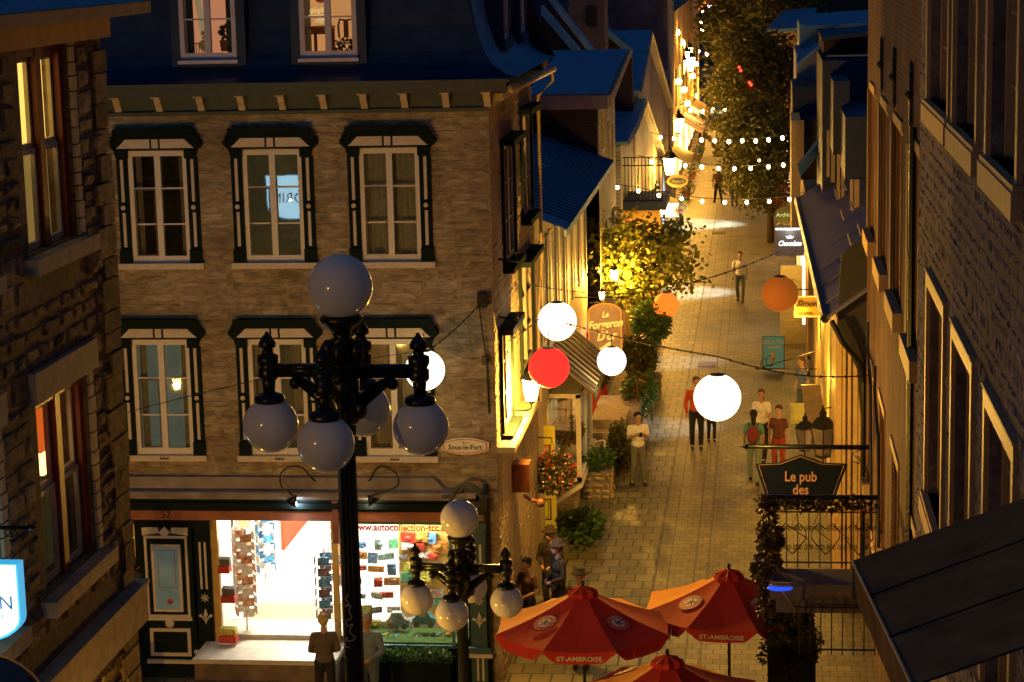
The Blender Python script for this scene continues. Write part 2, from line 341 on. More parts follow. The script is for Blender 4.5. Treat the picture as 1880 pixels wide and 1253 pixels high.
# ================================================================ THE SETTING
def pave_mat():
    m, n, b, L = _new('street_paving'); N = n.nodes.new
    tc = N('ShaderNodeTexCoord'); nz = N('ShaderNodeTexNoise'); nz.inputs['Scale'].default_value = 1.2; L.new(tc.outputs['Object'], nz.inputs[0])
    ad = N('ShaderNodeMixRGB'); ad.blend_type = 'ADD'; ad.inputs[0].default_value = .035; L.new(tc.outputs['Object'], ad.inputs[1]); L.new(nz.outputs['Color'], ad.inputs[2])
    def br(w, h, mo, c1, c2):
        t = N('ShaderNodeTexBrick'); t.inputs['Scale'].default_value = 1; t.inputs['Brick Width'].default_value = w; t.inputs['Row Height'].default_value = h; t.inputs['Mortar Size'].default_value = mo; t.inputs['Mortar Smooth'].default_value = .4
        t.inputs['Color1'].default_value = (*c1, 1); t.inputs['Color2'].default_value = (*c2, 1); t.inputs['Mortar'].default_value = (.025, .022, .018, 1); L.new(ad.outputs[0], t.inputs[0]); return t
    a = br(.36, .5, .02, (.12, .11, .065), (.2, .18, .11)); c = br(.25, .27, .01, (.11, .095, .06), (.18, .155, .1))
    sp = N('ShaderNodeSeparateXYZ'); L.new(ad.outputs[0], sp.inputs[0])
    mr = N('ShaderNodeMath'); mr.operation = 'GREATER_THAN'; mr.inputs[1].default_value = -2.12; L.new(sp.outputs[0], mr.inputs[0])
    mx = N('ShaderNodeMix'); mx.data_type = 'RGBA'; L.new(mr.outputs[0], mx.inputs[0]); L.new(a.outputs[0], mx.inputs[6]); L.new(c.outputs[0], mx.inputs[7])
    # long drainage joints running down the street
    prev = None
    for x in (-2.13, -1.86, -1.35, -1.09):
        s1 = N('ShaderNodeMath'); s1.operation = 'COMPARE'; s1.inputs[1].default_value = x; s1.inputs[2].default_value = .024 if x < -2 else .013; L.new(sp.outputs[0], s1.inputs[0])
        if prev is None: prev = s1
        else:
            q = N('ShaderNodeMath'); q.operation = 'MAXIMUM'; L.new(prev.outputs[0], q.inputs[0]); L.new(s1.outputs[0], q.inputs[1]); prev = q
    m2 = N('ShaderNodeMix'); m2.data_type = 'RGBA'; m2.inputs[7].default_value = (.03, .028, .025, 1); L.new(prev.outputs[0], m2.inputs[0]); L.new(mx.outputs[2], m2.inputs[6])
    n1 = N('ShaderNodeTexNoise'); n1.inputs['Scale'].default_value = .8; n1.inputs['Detail'].default_value = 9; L.new(tc.outputs['Object'], n1.inputs[0])
    r2 = N('ShaderNodeValToRGB'); e = r2.color_ramp.elements; e[0].position = .32; e[0].color = (.55, .55, .55, 1); e[1].position = .65; e[1].color = (1.1, 1.1, 1.1, 1); L.new(n1.outputs[0], r2.inputs[0])
    m3 = N('ShaderNodeMix'); m3.data_type = 'RGBA'; m3.blend_type = 'MULTIPLY'; m3.inputs[0].default_value = 1; L.new(m2.outputs[2], m3.inputs[6]); L.new(r2.outputs[0], m3.inputs[7])
    L.new(m3.outputs[2], b.inputs['Base Color']); b.inputs['Roughness'].default_value = .55
    fa = N('ShaderNodeMix'); fa.data_type = 'FLOAT'; L.new(mr.outputs[0], fa.inputs[0]); L.new(a.outputs['Fac'], fa.inputs[2]); L.new(c.outputs['Fac'], fa.inputs[3])
    iv = N('ShaderNodeMath'); iv.operation = 'MULTIPLY_ADD'; iv.inputs[1].default_value = -1; L.new(fa.outputs[0], iv.inputs[0]); L.new(n1.outputs[0], iv.inputs[2])
    bp = N('ShaderNodeBump'); bp.inputs['Strength'].default_value = .5; bp.inputs['Distance'].default_value = .02; L.new(iv.outputs[0], bp.inputs['Height']); L.new(bp.outputs[0], b.inputs['Normal'])
    return m
paving = pave_mat()
structure(MB().poly([(-60,-10,0),(60,-10,0),(60,520,0),(-60,520,0)]).build('street', paving))
st = MB()                                                                # stairway the photographer stands on
for i in range(62):
    y = -2 + i * .44; z = 10.65 - max(0, i - 5) * .186
    if z > 0: st.box(-5.2, y, z - .6, .2, y + .44, z)
structure(st.build('stairway', cutstone))

# ================================================================ CORNER BUILDING (shop below, two storeys, mansard)
FY = 34.5; XE = -4.42; YE = 40.9
B = root('corner_building', (-8, FY, 0), 'rubble stone corner building with dark mansard roof above a brightly lit souvenir shop', 'building')
F = FR((0, FY, 0), 'F')
wins = []                                                                 # (u centre, sill height, height)
for px in (293, 503, 717): wins.append((AY(px, 375, FY).x, 7.27, 1.87, 0))
for px in (300, 512, 724): wins.append((AY(px, 730, FY).x, 3.98, 1.98, 1))
holes = [(u-.5, z, u+.5, z+h) for u, z, h, k in wins]
shop_h = (-11.2, .0, -4.75, 2.84)
w = MB(F); holed(w, -15, XE, 0, 9.72, holes + [shop_h], .22); w.build('mortar_wall', mortar_f, B)
w = MB(F); stones(w, -15, XE, 3.5, 9.7, [(h[0]-.02, h[1]-.02, h[2]+.02, h[3]+.02) for h in holes], (.09, .2), (.22, .85), .009, .007); w.build('stone_facing', stone_f, B)
SD = FR((XE, 0, 0), 'L')                                                  # side wall, u = Y
side_w = [(36.0, 6.95, 37.6, 9.0), (38.9, 7.4, 40.5, 9.3), (38.2, 4.6, 40.2, 6.6), (35.2, 4.2, 36.6, 5.9)]
w = MB(SD); holed(w, FY, YE, 0, 9.85, side_w, .2); w.build('side_wall', stone_s, B)
w = MB(SD); stones(w, FY, YE, 0, 9.8, side_w, (.1, .22), (.2, .6), .009, .012); w.build('side_stone_facing', stone_s, B)
w = MB(); w.box(-15, YE, 3.12, XE, YE + .15, 9.8); w.box(-4.86, YE, 0, XE, YE + .15, 3.118); w.box(-15, FY, 9.55, -14.8, YE, 9.7); w.build('rear_wall', stone_s, B)

def pane_set(parent, M, u, v, wd, h, bars=(.345, .665), thick=.055, frm=None, screen=False, mull=.1, inside=None, cur=0, depth=-.06, name='window', gm=None):
    """casement window: frame > pane, curtain, screen, room behind"""
    frm = frm or white_p; m = MB(M); a, b = u - wd/2, u + wd/2; d0, d1 = depth, depth + .07
    t = .075
    for x0, x1 in ((a, a+t), (b-t, b)): m.box(x0, v, d0, x1, v+h, d1)
    m.box(a+t, v+h-t*1.2, d0, b-t, v+h, d1); m.box(a+t, v, d0, b-t, v+t*1.5, d1)
    if mull: m.box(u-mull/2, v+t*1.5, d0, u+mull/2, v+h-t*1.2, d1+.012)
    for q in bars: m.box(a+t, v+h*q-.013, d0+.01, b-t, v+h*q+.013, d1-.01)
    fo = m.build(name, frm, parent)
    g = MB(M); g.poly([(a+t*.5, v+t, depth+.02), (b-t*.5, v+t, depth+.02), (b-t*.5, v+h-t, depth+.02), (a+t*.5, v+h-t, depth+.02)]); g.build('pane', gm or glass, fo)
    r = MB(M); pd = .04 if 'dormer' in name else .25; r.box(a-pd, v-.02 if pd < .1 else v-.1, -1.6, b+pd, v+h+.1, -.215); r.f = [f for i, f in enumerate(r.f) if i != 1]; r.build('room', inside or dark_in, fo)
    if cur:
        c = MB(M)
        for s0, s1 in ((a+.08, a+.08+wd*cur), (b-.08-wd*cur, b-.08)):
            k = 10
            for i in range(k):
                x0 = s0+(s1-s0)*i/k; x1 = s0+(s1-s0)*(i+1)/k; z0 = -.16 - .025*(i % 2); z1 = -.16 - .025*((i+1) % 2)
                c.poly([(x0, v+.06, z0), (x1, v+.06, z1), (x1, v+h-.1, z1), (x0, v+h-.1, z0)])
        c.build('curtain', curtain, fo)
    if screen:
        s = MB(M); x0, x1, y0, y1 = a+t+.02, u-mull/2-.01, v+t*1.5+.01, v+h*.66
        s.box(x0, y0, d1, x0+.02, y1, d1+.012); s.box(x1-.02, y0, d1, x1, y1, d1+.012); s.box(x0+.02, y0, d1, x1-.02, y0+.02, d1+.012); s.box(x0+.02, y1-.02, d1, x1-.02, y1, d1+.012)
        s.build('screen_frame', mat('brown_screen_frame', (.12, .08, .06), .6), fo)
    return fo
teal_room = mat('dim_green_room', (.2, .22, .17), .9, em=.12, ecol=(.5, .55, .4), var=.4, scale=3)
dim_room = mat('dim_olive_room', (.13, .11, .05), .9, em=.05, ecol=(.5, .4, .15), var=.4, scale=3)
for i, (u, z, h, low) in enumerate(wins):
    fo = pane_set(B, F, u, z, 1.0, h, screen=True, inside=[dark_in, dim_room, dim_room, teal_room, dim_room, dim_room][i], cur=[.1, 0, .47, .12, .2, .3][i])
    m = MB(F)                                                             # carved dark green surround
    for s in (-1, 1):
        m.box(u+s*.595-.095, z, .0, u+s*.595+.095, z+h-.12, .05)
        m.box(u+s*.6-.105, z, .05, u+s*.6+.105, z+.22, .09)
        m.sph((u+s*.6, z+h*.5, .06), .075, 14, 6, (1, 1, .4))
        m.prism([(u+s*.49, z+h-.12, 0), (u+s*.66, z+h-.12, 0), (u+s*.7, z+h+.02, 0), (u+s*.49, z+h+.02, 0)][::s], (0, 0, .14))
    zt = z + h
    m.prism([(u-.72, zt+.02, 0), (u+.72, zt+.02, 0), (u+.79, zt+.09, 0), (u+.79, zt+.16, 0), (u+.68, zt+.24, 0), (u+.63, zt+.36, 0), (u-.63, zt+.36, 0), (u-.68, zt+.24, 0), (u-.79, zt+.16, 0), (u-.79, zt+.09, 0)], (0, 0, .1))
    m.box(u-.66, zt+.24, .1, u+.66, zt+.36, .17); m.box(u-.69, zt+.33, .17, u+.69, zt+.37, .2)
    for s in (-1, 1):
        for k in range(5): m.cbox(tuple((u+s*(.66+.026*k), zt+.33-.05*k, .13)), (.05, .05, .06))
    m.build('surround', green_p, fo)
    m = MB(F)
    for s in (-1, 1):
        m.box(u+s*.6-.025, z+.27, .05, u+s*.6+.025, z+h*.5-.09, .062); m.box(u+s*.6-.025, z+h*.5+.09, .05, u+s*.6+.025, z+h-.14, .062)
        m.sph((u+s*.6, z+h*.5, .09), .042, 12, 5, (1, 1, .3))
        q = [(u+s*.09, zt+.05, .1), (u+s*.66, zt+.05, .1), (u+s*.6, zt+.1, .1), (u+s*.5, zt+.2, .1), (u+s*.09, zt+.2, .1)]; m.prism(q[::s], (0, 0, .015))
    m.box(u-.055, zt+.05, .1, u+.055, zt+.2, .118)
    m.build('trim_panel', pink_p, fo)
    m = MB(F); m.box(u-.73, z-.1, -.02, u+.73, z-.002, .13); m.build('sill', pink_p, fo)
    if low:
        m = MB(F)
        for k in range(-2, 3): m.prism([(u+k*.03-.015, z-.05, .131), (u+k*.03+.015, z-.05, .131), (u+k*.036, z-.01 - abs(k) % 2*.012, .131)], (0, 0, .01))
        m.box(u-.075, z-.062, .131, u+.075, z-.045, .14); m.build('crown_ornament', black, fo)
# side windows of the corner building
for j, (a, z0, b, z1) in enumerate(side_w):
    fo = pane_set(B, SD, (a+b)/2, z0, b-a, z1-z0, mull=.12, name='side_window', frm=mat('tan_side_frame', (.3, .24, .2), .6))
    m = MB(SD); m.box(a-.2, z1+.02, 0, b+.2, z1+.12, .26); m.build('hood', green_p, fo); m = MB(SD); m.box(a-.1, z0-.12, 0, b+.1, z0-.02, .2); m.build('sill', green_p, fo)
    m = MB(SD); m.box(a-.1, z0, .0, a, z1, .06); m.build('shutter_trim', green_p, fo); m = MB(SD); m.box(b, z0, 0, b+.1, z1, .06); m.build('shutter_trim', green_p, fo)
# cornice, brackets, gutter board
m = MB(F); m.box(-15, 9.72, 0, XE-.0, 9.78, .08); m.box(-15, 9.78, 0, XE, 10.05, .03); m.box(-15, 10.05, 0, XE+.35, 10.2, .42); m.box(-15, 10.2, 0, XE+.4, 10.26, .47); m.build('cornice', cornice_m, B)
for i, px in enumerate((220, 295, 372, 447, 521, 597, 671, 745, 821, 896)):
    u = AY(px, 195, FY).x; m = MB(F @ Matrix.Translation((u-.055, 0, 0)))
    m.prism([(0, 9.79, .03), (0, 9.79, .09), (0, 9.86, .12), (0, 9.93, .2), (0, 10.0, .22), (0, 10.05, .3), (0, 10.05, .03)], (.11, 0, 0))
    m.box(-.02, 10.02, .03, .13, 10.048, .34); m.build('cornice_bracket', bracket_m, B)
m = MB(SD); m.box(FY, 9.8, 0, YE, 9.88, .1); m.box(FY, 9.88, 0, YE, 10.0, .25); m.build('side_cornice', mat('tan_cornice', (.45, .36, .22), .6), B)
m = MB(); m.tube([(XE+.42, FY-.4, 10.1), (XE+.42, YE+.3, 10.0)], .07, 8); m.tube([(XE+.42, YE, 10.0), (XE+.42, YE+.1, 9.8), (XE+.14, YE+.05, 9.5), (XE+.14, YE+.05, 6.3), (XE+.12, YE, 5.9), (XE+.08, YE-.25, 5.2), (XE+.08, YE-.25, 3.6), (XE-.02, YE-.3, 3.5)], .035, 8); m.build('gutter_pipe', mat('tan_gutter', (.4, .3, .18), .5, .2), B, True)
# mansard: curved skirt then steep slope, front and side meeting on a hip
prof = [(-.48, 10.26), (-.3, 10.3), (-.05, 10.45), (.12, 10.7), (.25, 11.1), (.42, 12.0), (.6, 13.2), (.9, 13.6)]
m = MB()
du = [AY(px, 60, FY).x for px in (382, 603)]
for (d0, z0), (d1, z1) in zip(prof, prof[1:]):
    gaps = [-15] + [q for u in du for q in (u-.5, u+.5)] + [None] if 10.5 < z0 < 13 else [-15, None]
    for a, b in zip(gaps[::2], gaps[1::2]):
        m.poly([(a, FY+d0, z0), (XE-d0 if b is None else b, FY+d0, z0), (XE-d1 if b is None else b, FY+d1, z1), (a, FY+d1, z1)])
m.build('mansard_front', roof_n, B)
m = MB()
for (d0, z0), (d1, z1) in zip(prof, prof[1:]):
    m.poly([(XE-d0, FY+d0, z0), (XE-d0, YE, z0), (XE-d1, YE, z1), (XE-d1, FY+d1, z1)])
m.poly([(-15, FY+.9, 13.6), (XE-.9, FY+.9, 13.6), (XE-.9, YE, 13.6), (-15, YE, 13.6)])
m.build('mansard_side', roof_b, B)
m = MB(); d = [(XE-a, FY+a, z+.012) for a, z in prof]; m.tube(d, .035, 6); m.build('hip_flashing', roof_n, B)
m = MB()                                                                  # side cheek at the far end
m.poly([(XE+.48, YE, 10.26), (XE-.9, YE, 13.6), (-15, YE, 13.6), (-15, YE, 10.0), (XE, YE, 9.7)]); m.build('gable_wall', brick_y, B)
# front dormers with lit rooms
room_p = mat('lit_pink_room', (.55, .3, .22), .9, em=.42, ecol=(.9, .42, .22), var=.1, scale=2)
room_o = mat('lit_orange_room', (.5, .3, .15), .9, em=.5, ecol=(.9, .45, .16), var=.1, scale=2)
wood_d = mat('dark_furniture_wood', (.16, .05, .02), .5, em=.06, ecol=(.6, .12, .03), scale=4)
for i, px in enumerate((382, 603)):
    u = AY(px, 60, FY).x; z = 10.62; h = 2.0; DF = FR((0, FY-.02, 0), 'F')
    m = MB(DF); m.box(u-.62, z-.1, -.9, u-.47, z+h+.15, .0); m.box(u+.47, z-.1, -.9, u+.62, z+h+.15, 0); m.box(u-.62, z+h, -.9, u+.62, z+h+.25, .12); m.box(u-.47, z-.12, -.9, u+.47, z, .0)
    dm = m.build('dormer', roof_n, B)
    rm = (room_p, room_o)[i]
    fo = pane_set(dm, DF, u, z, .94, h, bars=(.33, .66), mull=.1, frm=violet_p, inside=rm, cur=(.12, 0)[i], name='dormer_window')
    m = MB(DF); m.box(u-.5, z-.06, -.02, u+.5, z-.002, .1); m.build('dormer_sill', violet_p, dm)
    m = MB(DF)
    if i == 0:
        m.lathe([(.02,0)], (0,0,0)) if 0 else None
        m.prism([(u+.12, z+.12, -.35), (u+.3, z+.12, -.35), (u+.33, z+.3, -.35), (u+.1, z+.3, -.35)], (0, 0, -.15)); m.build('flower_pot', wood_d, dm)
        l = MB(DF); leaves_in(l, (u+.21, z+.42, -.42), (.1, .12, .08), 120, .07); l.build('pot_plant', leafA, dm)
        l = MB(DF); l.sph((u-.2, z+.42, -.5), .045, 10, 8); l.sph((u-.2, z+.34, -.5), .03, 10, 8); l.sph((u-.2, z+.22, -.5), .1, 10, 8, (1, .9, 1))
        for k in range(8): l.box(u-.38+k*.045, z+.05, -.3, u-.365+k*.045, z+.26, -.29)
        l.box(u-.4, z+.25, -.31, u-.04, z+.27, -.28)
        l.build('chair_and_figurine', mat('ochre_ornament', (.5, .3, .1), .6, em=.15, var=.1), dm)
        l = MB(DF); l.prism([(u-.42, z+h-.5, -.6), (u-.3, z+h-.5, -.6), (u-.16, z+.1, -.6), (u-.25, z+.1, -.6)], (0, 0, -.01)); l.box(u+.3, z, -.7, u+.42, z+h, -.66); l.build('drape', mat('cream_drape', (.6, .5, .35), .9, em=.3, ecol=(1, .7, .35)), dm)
    else:
        m.box(u-.42, z+.45, -.9, u-.06, z+.49, -.5)
        for x in (u-.4, u-.1): m.box(x, z, -.8, x+.05, z+.45, -.75)
        m.box(u-.4, z+.36, -.6, u-.08, z+.45, -.56)
        # chair
        m.tube([(u+.08, z+.3, -.5), (u+.07, z+.5, -.5), (u+.1, z+.6, -.5), (u+.2, z+.58, -.5), (u+.3, z+.6, -.5), (u+.33, z+.5, -.5), (u+.31, z+.3, -.5)], .018, 6); m.box(u+.16, z+.3, -.51, u+.24, z+.58, -.49)
        m.build('chair_and_table', wood_d, dm)
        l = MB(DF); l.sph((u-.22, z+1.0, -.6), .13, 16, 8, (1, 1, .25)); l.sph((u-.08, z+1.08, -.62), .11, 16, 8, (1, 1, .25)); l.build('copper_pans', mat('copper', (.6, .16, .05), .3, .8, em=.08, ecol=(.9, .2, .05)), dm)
        l = MB(DF)
        for k in range(6): l.lathe([(.02, 0), (.03, .05), (.02, .12)], (u-.38+k*.06, z+.7, -.55), 8) if False else l.sph((u-.38+k*.06, z+.74+.02*(k % 2), -.55), .028, 8, 6, (1, 1.8, 1))
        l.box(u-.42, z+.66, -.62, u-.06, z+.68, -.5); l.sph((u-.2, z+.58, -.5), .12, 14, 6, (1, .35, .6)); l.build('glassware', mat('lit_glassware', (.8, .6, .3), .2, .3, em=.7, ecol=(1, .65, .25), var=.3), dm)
        l = MB(DF); leaves_in(l, (u+.22, z+.15, -.35), (.18, .13, .08), 200, .06); l.build('window_plant', leafA, dm)
    light(F @ V((u, z+1.7, -.7)), 7, (1, .6, .3), dm, .1, 'room_lamp')
# side dormers
for yy in (37.2, 39.8):
    m = MB(); zz = 10.75; m.box(XE-.55, yy-.55, zz, XE+.02, yy-.45, 13.2); m.box(XE-.55, yy+.45, zz, XE+.02, yy+.55, 13.2); m.box(XE-.5, yy-.45, zz, XE-.4, yy+.45, 13.2); m.box(XE-.6, yy-.6, zz-.15, XE+.05, yy+.6, zz)
    dm = m.build('side_dormer', roof_n, B); pane_set(dm, FR((XE-.02, 0, 0), 'L'), yy, zz, .9, 2.2, frm=violet_p, name='side_dormer_window', inside=dim_room)
# stone ledge and long gutter above the shop, shop fascia
m = MB(F); m.box(-10.95, 3.28, 0, -4.7, 3.34, .34); m.box(-11.1, 3.34, 0, -5.0, 3.42, .3); m.prism([(-10.9, 3.42, 0), (-5.3, 3.42, 0), (-5.5, 3.62, 0), (-10.9, 3.62, 0)], (0, 0, .16)); m.tube([(-10.9, 3.37, .36), (-4.75, 3.37, .36)], .055, 8); m.build('ledge', mat('grey_ledge', (.26, .22, .2), .8, var=.3, scale=3), B)
m = MB(F); m.box(-11.1, 3.04, 0, -4.65, 3.28, .2); m.box(-11.1, 3.1, .2, -4.65, 3.2, .27); m.build('shop_cornice', green_p, B)
m = MB(F); m.box(-10.75, 2.86, 0, -5.2, 3.035, .15); fas = m.build('fascia', mat('red_brown_fascia', (.3, .1, .05), .6, var=.3, scale=3), B)
text('number_sign', '57', .17, mat('dark_number', (.06, .03, .02), .6, var=0), F @ Matrix.Translation((AY(305, 945, FY-.15).x, 2.95, .154)), fas, bold=.004)
m = MB(F); m.tube([(-4.62, 3.5, .06), (-4.62, 3.2, .08), (-4.62, 0, .08)], .045, 8); m.build('downpipe', black, B, True)
# carved scroll with lily at the right end of the fascia
u = AY(863, 890, FY).x; m = MB(F); pts = [(u + .22*math.cos(a), 3.38 + .2*math.sin(a), .4) for a in [math.pi*k/10 for k in range(11)]]; m.tube([(u-.42, 3.36, .4)] + pts[::-1] + [(u+.4, 3.36, .4)], .035, 8); m.box(u-.3, 3.04, .2, u+.3, 3.34, .34); m.build('scroll_pediment', cornice_m, B, True)
def lily(m, u, v, s, n):
    m.prism([(u, v+s, n), (u-.22*s, v+.35*s, n), (u, v-.1*s, n), (u+.22*s, v+.35*s, n)], (0, 0, .012))
    for k in (-1, 1):
        q = [(u+k*.12*s, v, n), (u+k*.55*s, v+.45*s, n), (u+k*.72*s, v+.25*s, n), (u+k*.6*s, v+.1*s, n)]; m.prism(q[::k], (0, 0, .012))
    m.box(u-.32*s, v-.16*s, n, u+.32*s, v-.06*s, n+.014); m.prism([(u-.15*s, v-.2*s, n), (u, v-.65*s, n), (u+.15*s, v-.2*s, n)], (0, 0, .012))
m = MB(F); lily(m, u, 3.2, .12, .345); m.build('lily_emblem', pink_p, B)
# shopfront woodwork: pilasters, panelled door
pil = [(378, .26), (880, .3)]
for i, (px, wd) in enumerate(pil):
    u = AY(px, 1100, FY).x; m = MB(F); m.box(u-wd/2, .0, -.1, u+wd/2, 2.84, .06); m.box(u-wd/2-.05, .55, .06, u+wd/2+.05, .66, .16); m.box(u-wd/2-.03, 2.7, .06, u+wd/2+.03, 2.84, .12); p = m.build('pilaster', [green_p, mat('teal_green_paint', (.03, .09, .09), .5)][i], B)
    m = MB(F)
    for k in (-1, 1): m.box(u+k*.045-.018, 1.62, .06, u+k*.045+.018, 2.45, .075)
    for k in (-1, 1): m.box(u+k*.045-.018, .05, .06, u+k*.045+.018, .5, .075)
    for k in range(8):
        a = k*math.tau/8; m.prism([(u+.02*math.cos(a+1.2), 1.46+.02*math.sin(a+1.2), .06), (u+.02*math.cos(a-1.2), 1.46+.02*math.sin(a-1.2), .06), (u+.09*math.cos(a), 1.46+.09*math.sin(a), .06)], (0, 0, .012))
    lily(m, u, 1.1, .17, .06); m.build('carved_ornament', pink_p, p)
    m = MB(F); m.box(u-wd/2-.07, .5, .06, u+wd/2+.07, .56, .2); m.build('pilaster_ledge', pink_p, p)
m = MB(F); m.box(-11.2, 0, -.12, -9.72, 2.84, -.0); m.build('shop_panelling', green_p, B); m = MB(F); m.box(-4.98, 0, -.12, -4.75, 2.84, .02); m.build('shop_panelling', green_p, B)
ud = AY(310, 1090, FY).x
m = MB(F); m.box(ud-.46, .3, .0, ud+.46, 2.72, .03); dr = m.build('panelled_door', green_p, B)
def ringbox(m, x0, y0, x1, y1, t, n, d=.02): m.box(x0, y0, n, x0+t, y1, n+d); m.box(x1-t, y0, n, x1, y1, n+d); m.box(x0+t, y0, n, x1-t, y0+t, n+d); m.box(x0+t, y1-t, n, x1-t, y1, n+d)
m = MB(F); ringbox(m, ud-.38, 1.1, ud+.38, 2.55, .045, .03); ringbox(m, ud-.26, 1.2, ud+.26, 2.4, .05, .03, .03); ringbox(m, ud-.36, .4, ud+.36, .9, .06, .03)
m.box(ud-.42, .28, .03, ud+.42, .34, .1); m.box(ud-.4, 1.04, .03, ud+.4, 1.098, .05)
for s in (-1, 1): m.prism([(ud+s*.1, 2.6, .03), (ud+s*.4, 2.56, .03), (ud+s*.4, 2.7, .03), (ud+s*.12, 2.7, .03)][::s], (0, 0, .03))
m.prism([(ud, 2.72, .03), (ud-.1, 2.62, .03), (ud, 2.52, .03), (ud+.1, 2.62, .03)], (0, 0, .05)); m.sph((ud, .99, .05), .08, 16, 8, (1, 1, .25))
m.build('door_moulding', pink_p, dr)
m = MB(F); m.box(ud-.21, 1.25, .031, ud+.21, 2.35, .04); m.build('door_glass', mat('blue_green_door_glass', (.18, .28, .28), .15, em=.05, ecol=(.5, .8, .8), var=.2, scale=2), dr)
m = MB(F); ringbox(m, ud-.15, 1.62, ud+.15, 2.3, .008, .04, .004); m.sph((ud+.03, 1.38, .045), .05, 12, 6, (1, 1, .2)); m.build('door_sticker', red_p, dr)
# steps and threshold of the shop
m = MB(); xl, xr = -9.55, -7.1; zf = .77
m.box(xl, FY-1.0, .6, xr, FY+.9, .68); m.box(xl, FY+.1, .68, xr, FY+.9, zf-.01); m.build('entrance_platform', mat('step_stone', (.5, .46, .38), .5, var=.15), B)
m = MB(); m.box(xl+.02, FY-.94, 0, xr-.02, FY+.9, .595); m.box(xl-.1, FY-1.4, 0, xr, FY-.95, .3); m.build('entrance_step', mat('dark_step', (.16, .12, .09), .7, var=.25), B)
# ---------------------------------------------------------------- shop interior
IX0, IX1 = -9.42, -4.98; zf = .77
m = MB(); m.box(IX0, FY+.9, zf-.1, IX1, FY+9.5, zf); m.build('shop_floor', mat('glossy_white_floor', (.8, .78, .74), .25, var=.05), B)
m = MB(); m.box(IX0-.1, FY+.02, 0, IX0, FY+9.5, 3.1); m.box(IX1, FY+.3, 0, IX1+.1, FY+9.5, 3.1); m.box(IX0, FY+9.5, 0, IX1, FY+9.6, 3.1); m.box(-7.18, FY+.1, 0, -7.1, FY+1.4, 2.84); m.build('shop_wall', mat('shop_white_wall', (.8, .76, .7), .8, var=.04), B)
m = MB(); m.box(IX0, FY+.1, 3.0, IX1, FY+9.5, 3.1); m.build('shop_ceiling', mat('shop_white_ceiling', (.8, .78, .74), .8, var=.03), B)
m = MB(); m.box(-9.415, FY+5.3, zf, -9.36, FY+9.45, 2.95); m.build('red_partition', mat('orange_red_wall', (.6, .07, .02), .7, var=.1), B)
m = MB(); m.box(-8.2, FY+1.3, zf, -7.2, FY+1.34, zf+.001); m.poly([(-9.05, FY+.95, zf+.005), (-7.35, FY+.95, zf+.005), (-7.35, FY+1.9, zf+.005), (-9.05, FY+1.9, zf+.005)]); m.build('door_mat', mat('brown_mat', (.3, .25, .17), .95, var=.15, scale=40), B)
m = MB(); m.box(IX0+.02, FY+.0, .6, IX0+.14, FY+.12, 2.84); m.build('entrance_frame', mat('ochre_frame', (.5, .32, .08), .5), B); m = MB(); m.box(-7.3, FY+0, .6, -7.2, FY+.08, 2.84); m.build('entrance_frame', mat('ochre_frame', (.5, .32, .08)), B); m = MB(); m.box(-7.16, FY+.0, .6, -7.0, FY+.1, 2.84); m.build('entrance_frame', mat('ochre_frame', (.5, .32, .08)), B)
ww = [-6.95, .62, -5.22, 2.83]
m = MB(F); ringbox(m, ww[0], ww[1]-.02, ww[2], ww[3], .05, -.03, .06); dw = m.build('display_window', mat('teal_frame', (.08, .2, .2), .5), B)
m = MB(F); m.poly([(ww[0], ww[1], 0), (ww[2], ww[1], 0), (ww[2], ww[3], 0), (ww[0], ww[3], 0)]); m.build('display_pane', glass, dw)
text('window_lettering', 'www.autocollection-tcc.ca', .175, mat('red_vinyl', (.55, .02, .015), .5, em=.15, ecol=(1, .04, .02), var=0), F @ Matrix.Translation((AY(735, 968, FY).x, AY(735, 968, FY).z-.01, .006)), dw, bold=.006, sx=.88, ext=.001)
m = MB(F); m.box(-7.1, .0, -.1, -5.1, .6, .0); m.build('stall_riser', green_p, B)
for (x, y, e) in ((-8.3, FY+1.2, 420), (-8.4, FY+4, 520), (-8.2, FY+7, 520), (-6.1, FY+.75, 150), (-6.1, FY+2.6, 60)):
    m = MB(); m.box(x-.5, y-.08, 2.93, x+.5, y+.08, 2.98); t = m.build('ceiling_lamp', mat('ceiling_tube', (1, .95, .85), .5, em=7, ecol=(1, .9, .7), var=0), B)
    light((x, y, 2.8), e, (1, .9, .72), B, .25, 'ceiling_lamp_light')
# back wall of the display (yellow slatwall)
m = MB(); y0 = FY+1.15
for k in range(16): m.box(-6.35, y0, .7+k*.135, -5.05, y0+.05, .7+k*.135+.125)
slat = m.build('slatwall', mat('yellow_slatwall', (.75, .48, .12), .6, var=.06), B)
m = MB(); m.box(-7.05, FY+.1, .62, -5.05, FY+1.15, .66); m.build('display_shelf', mat('green_baize', (.08, .16, .04), .9), B)
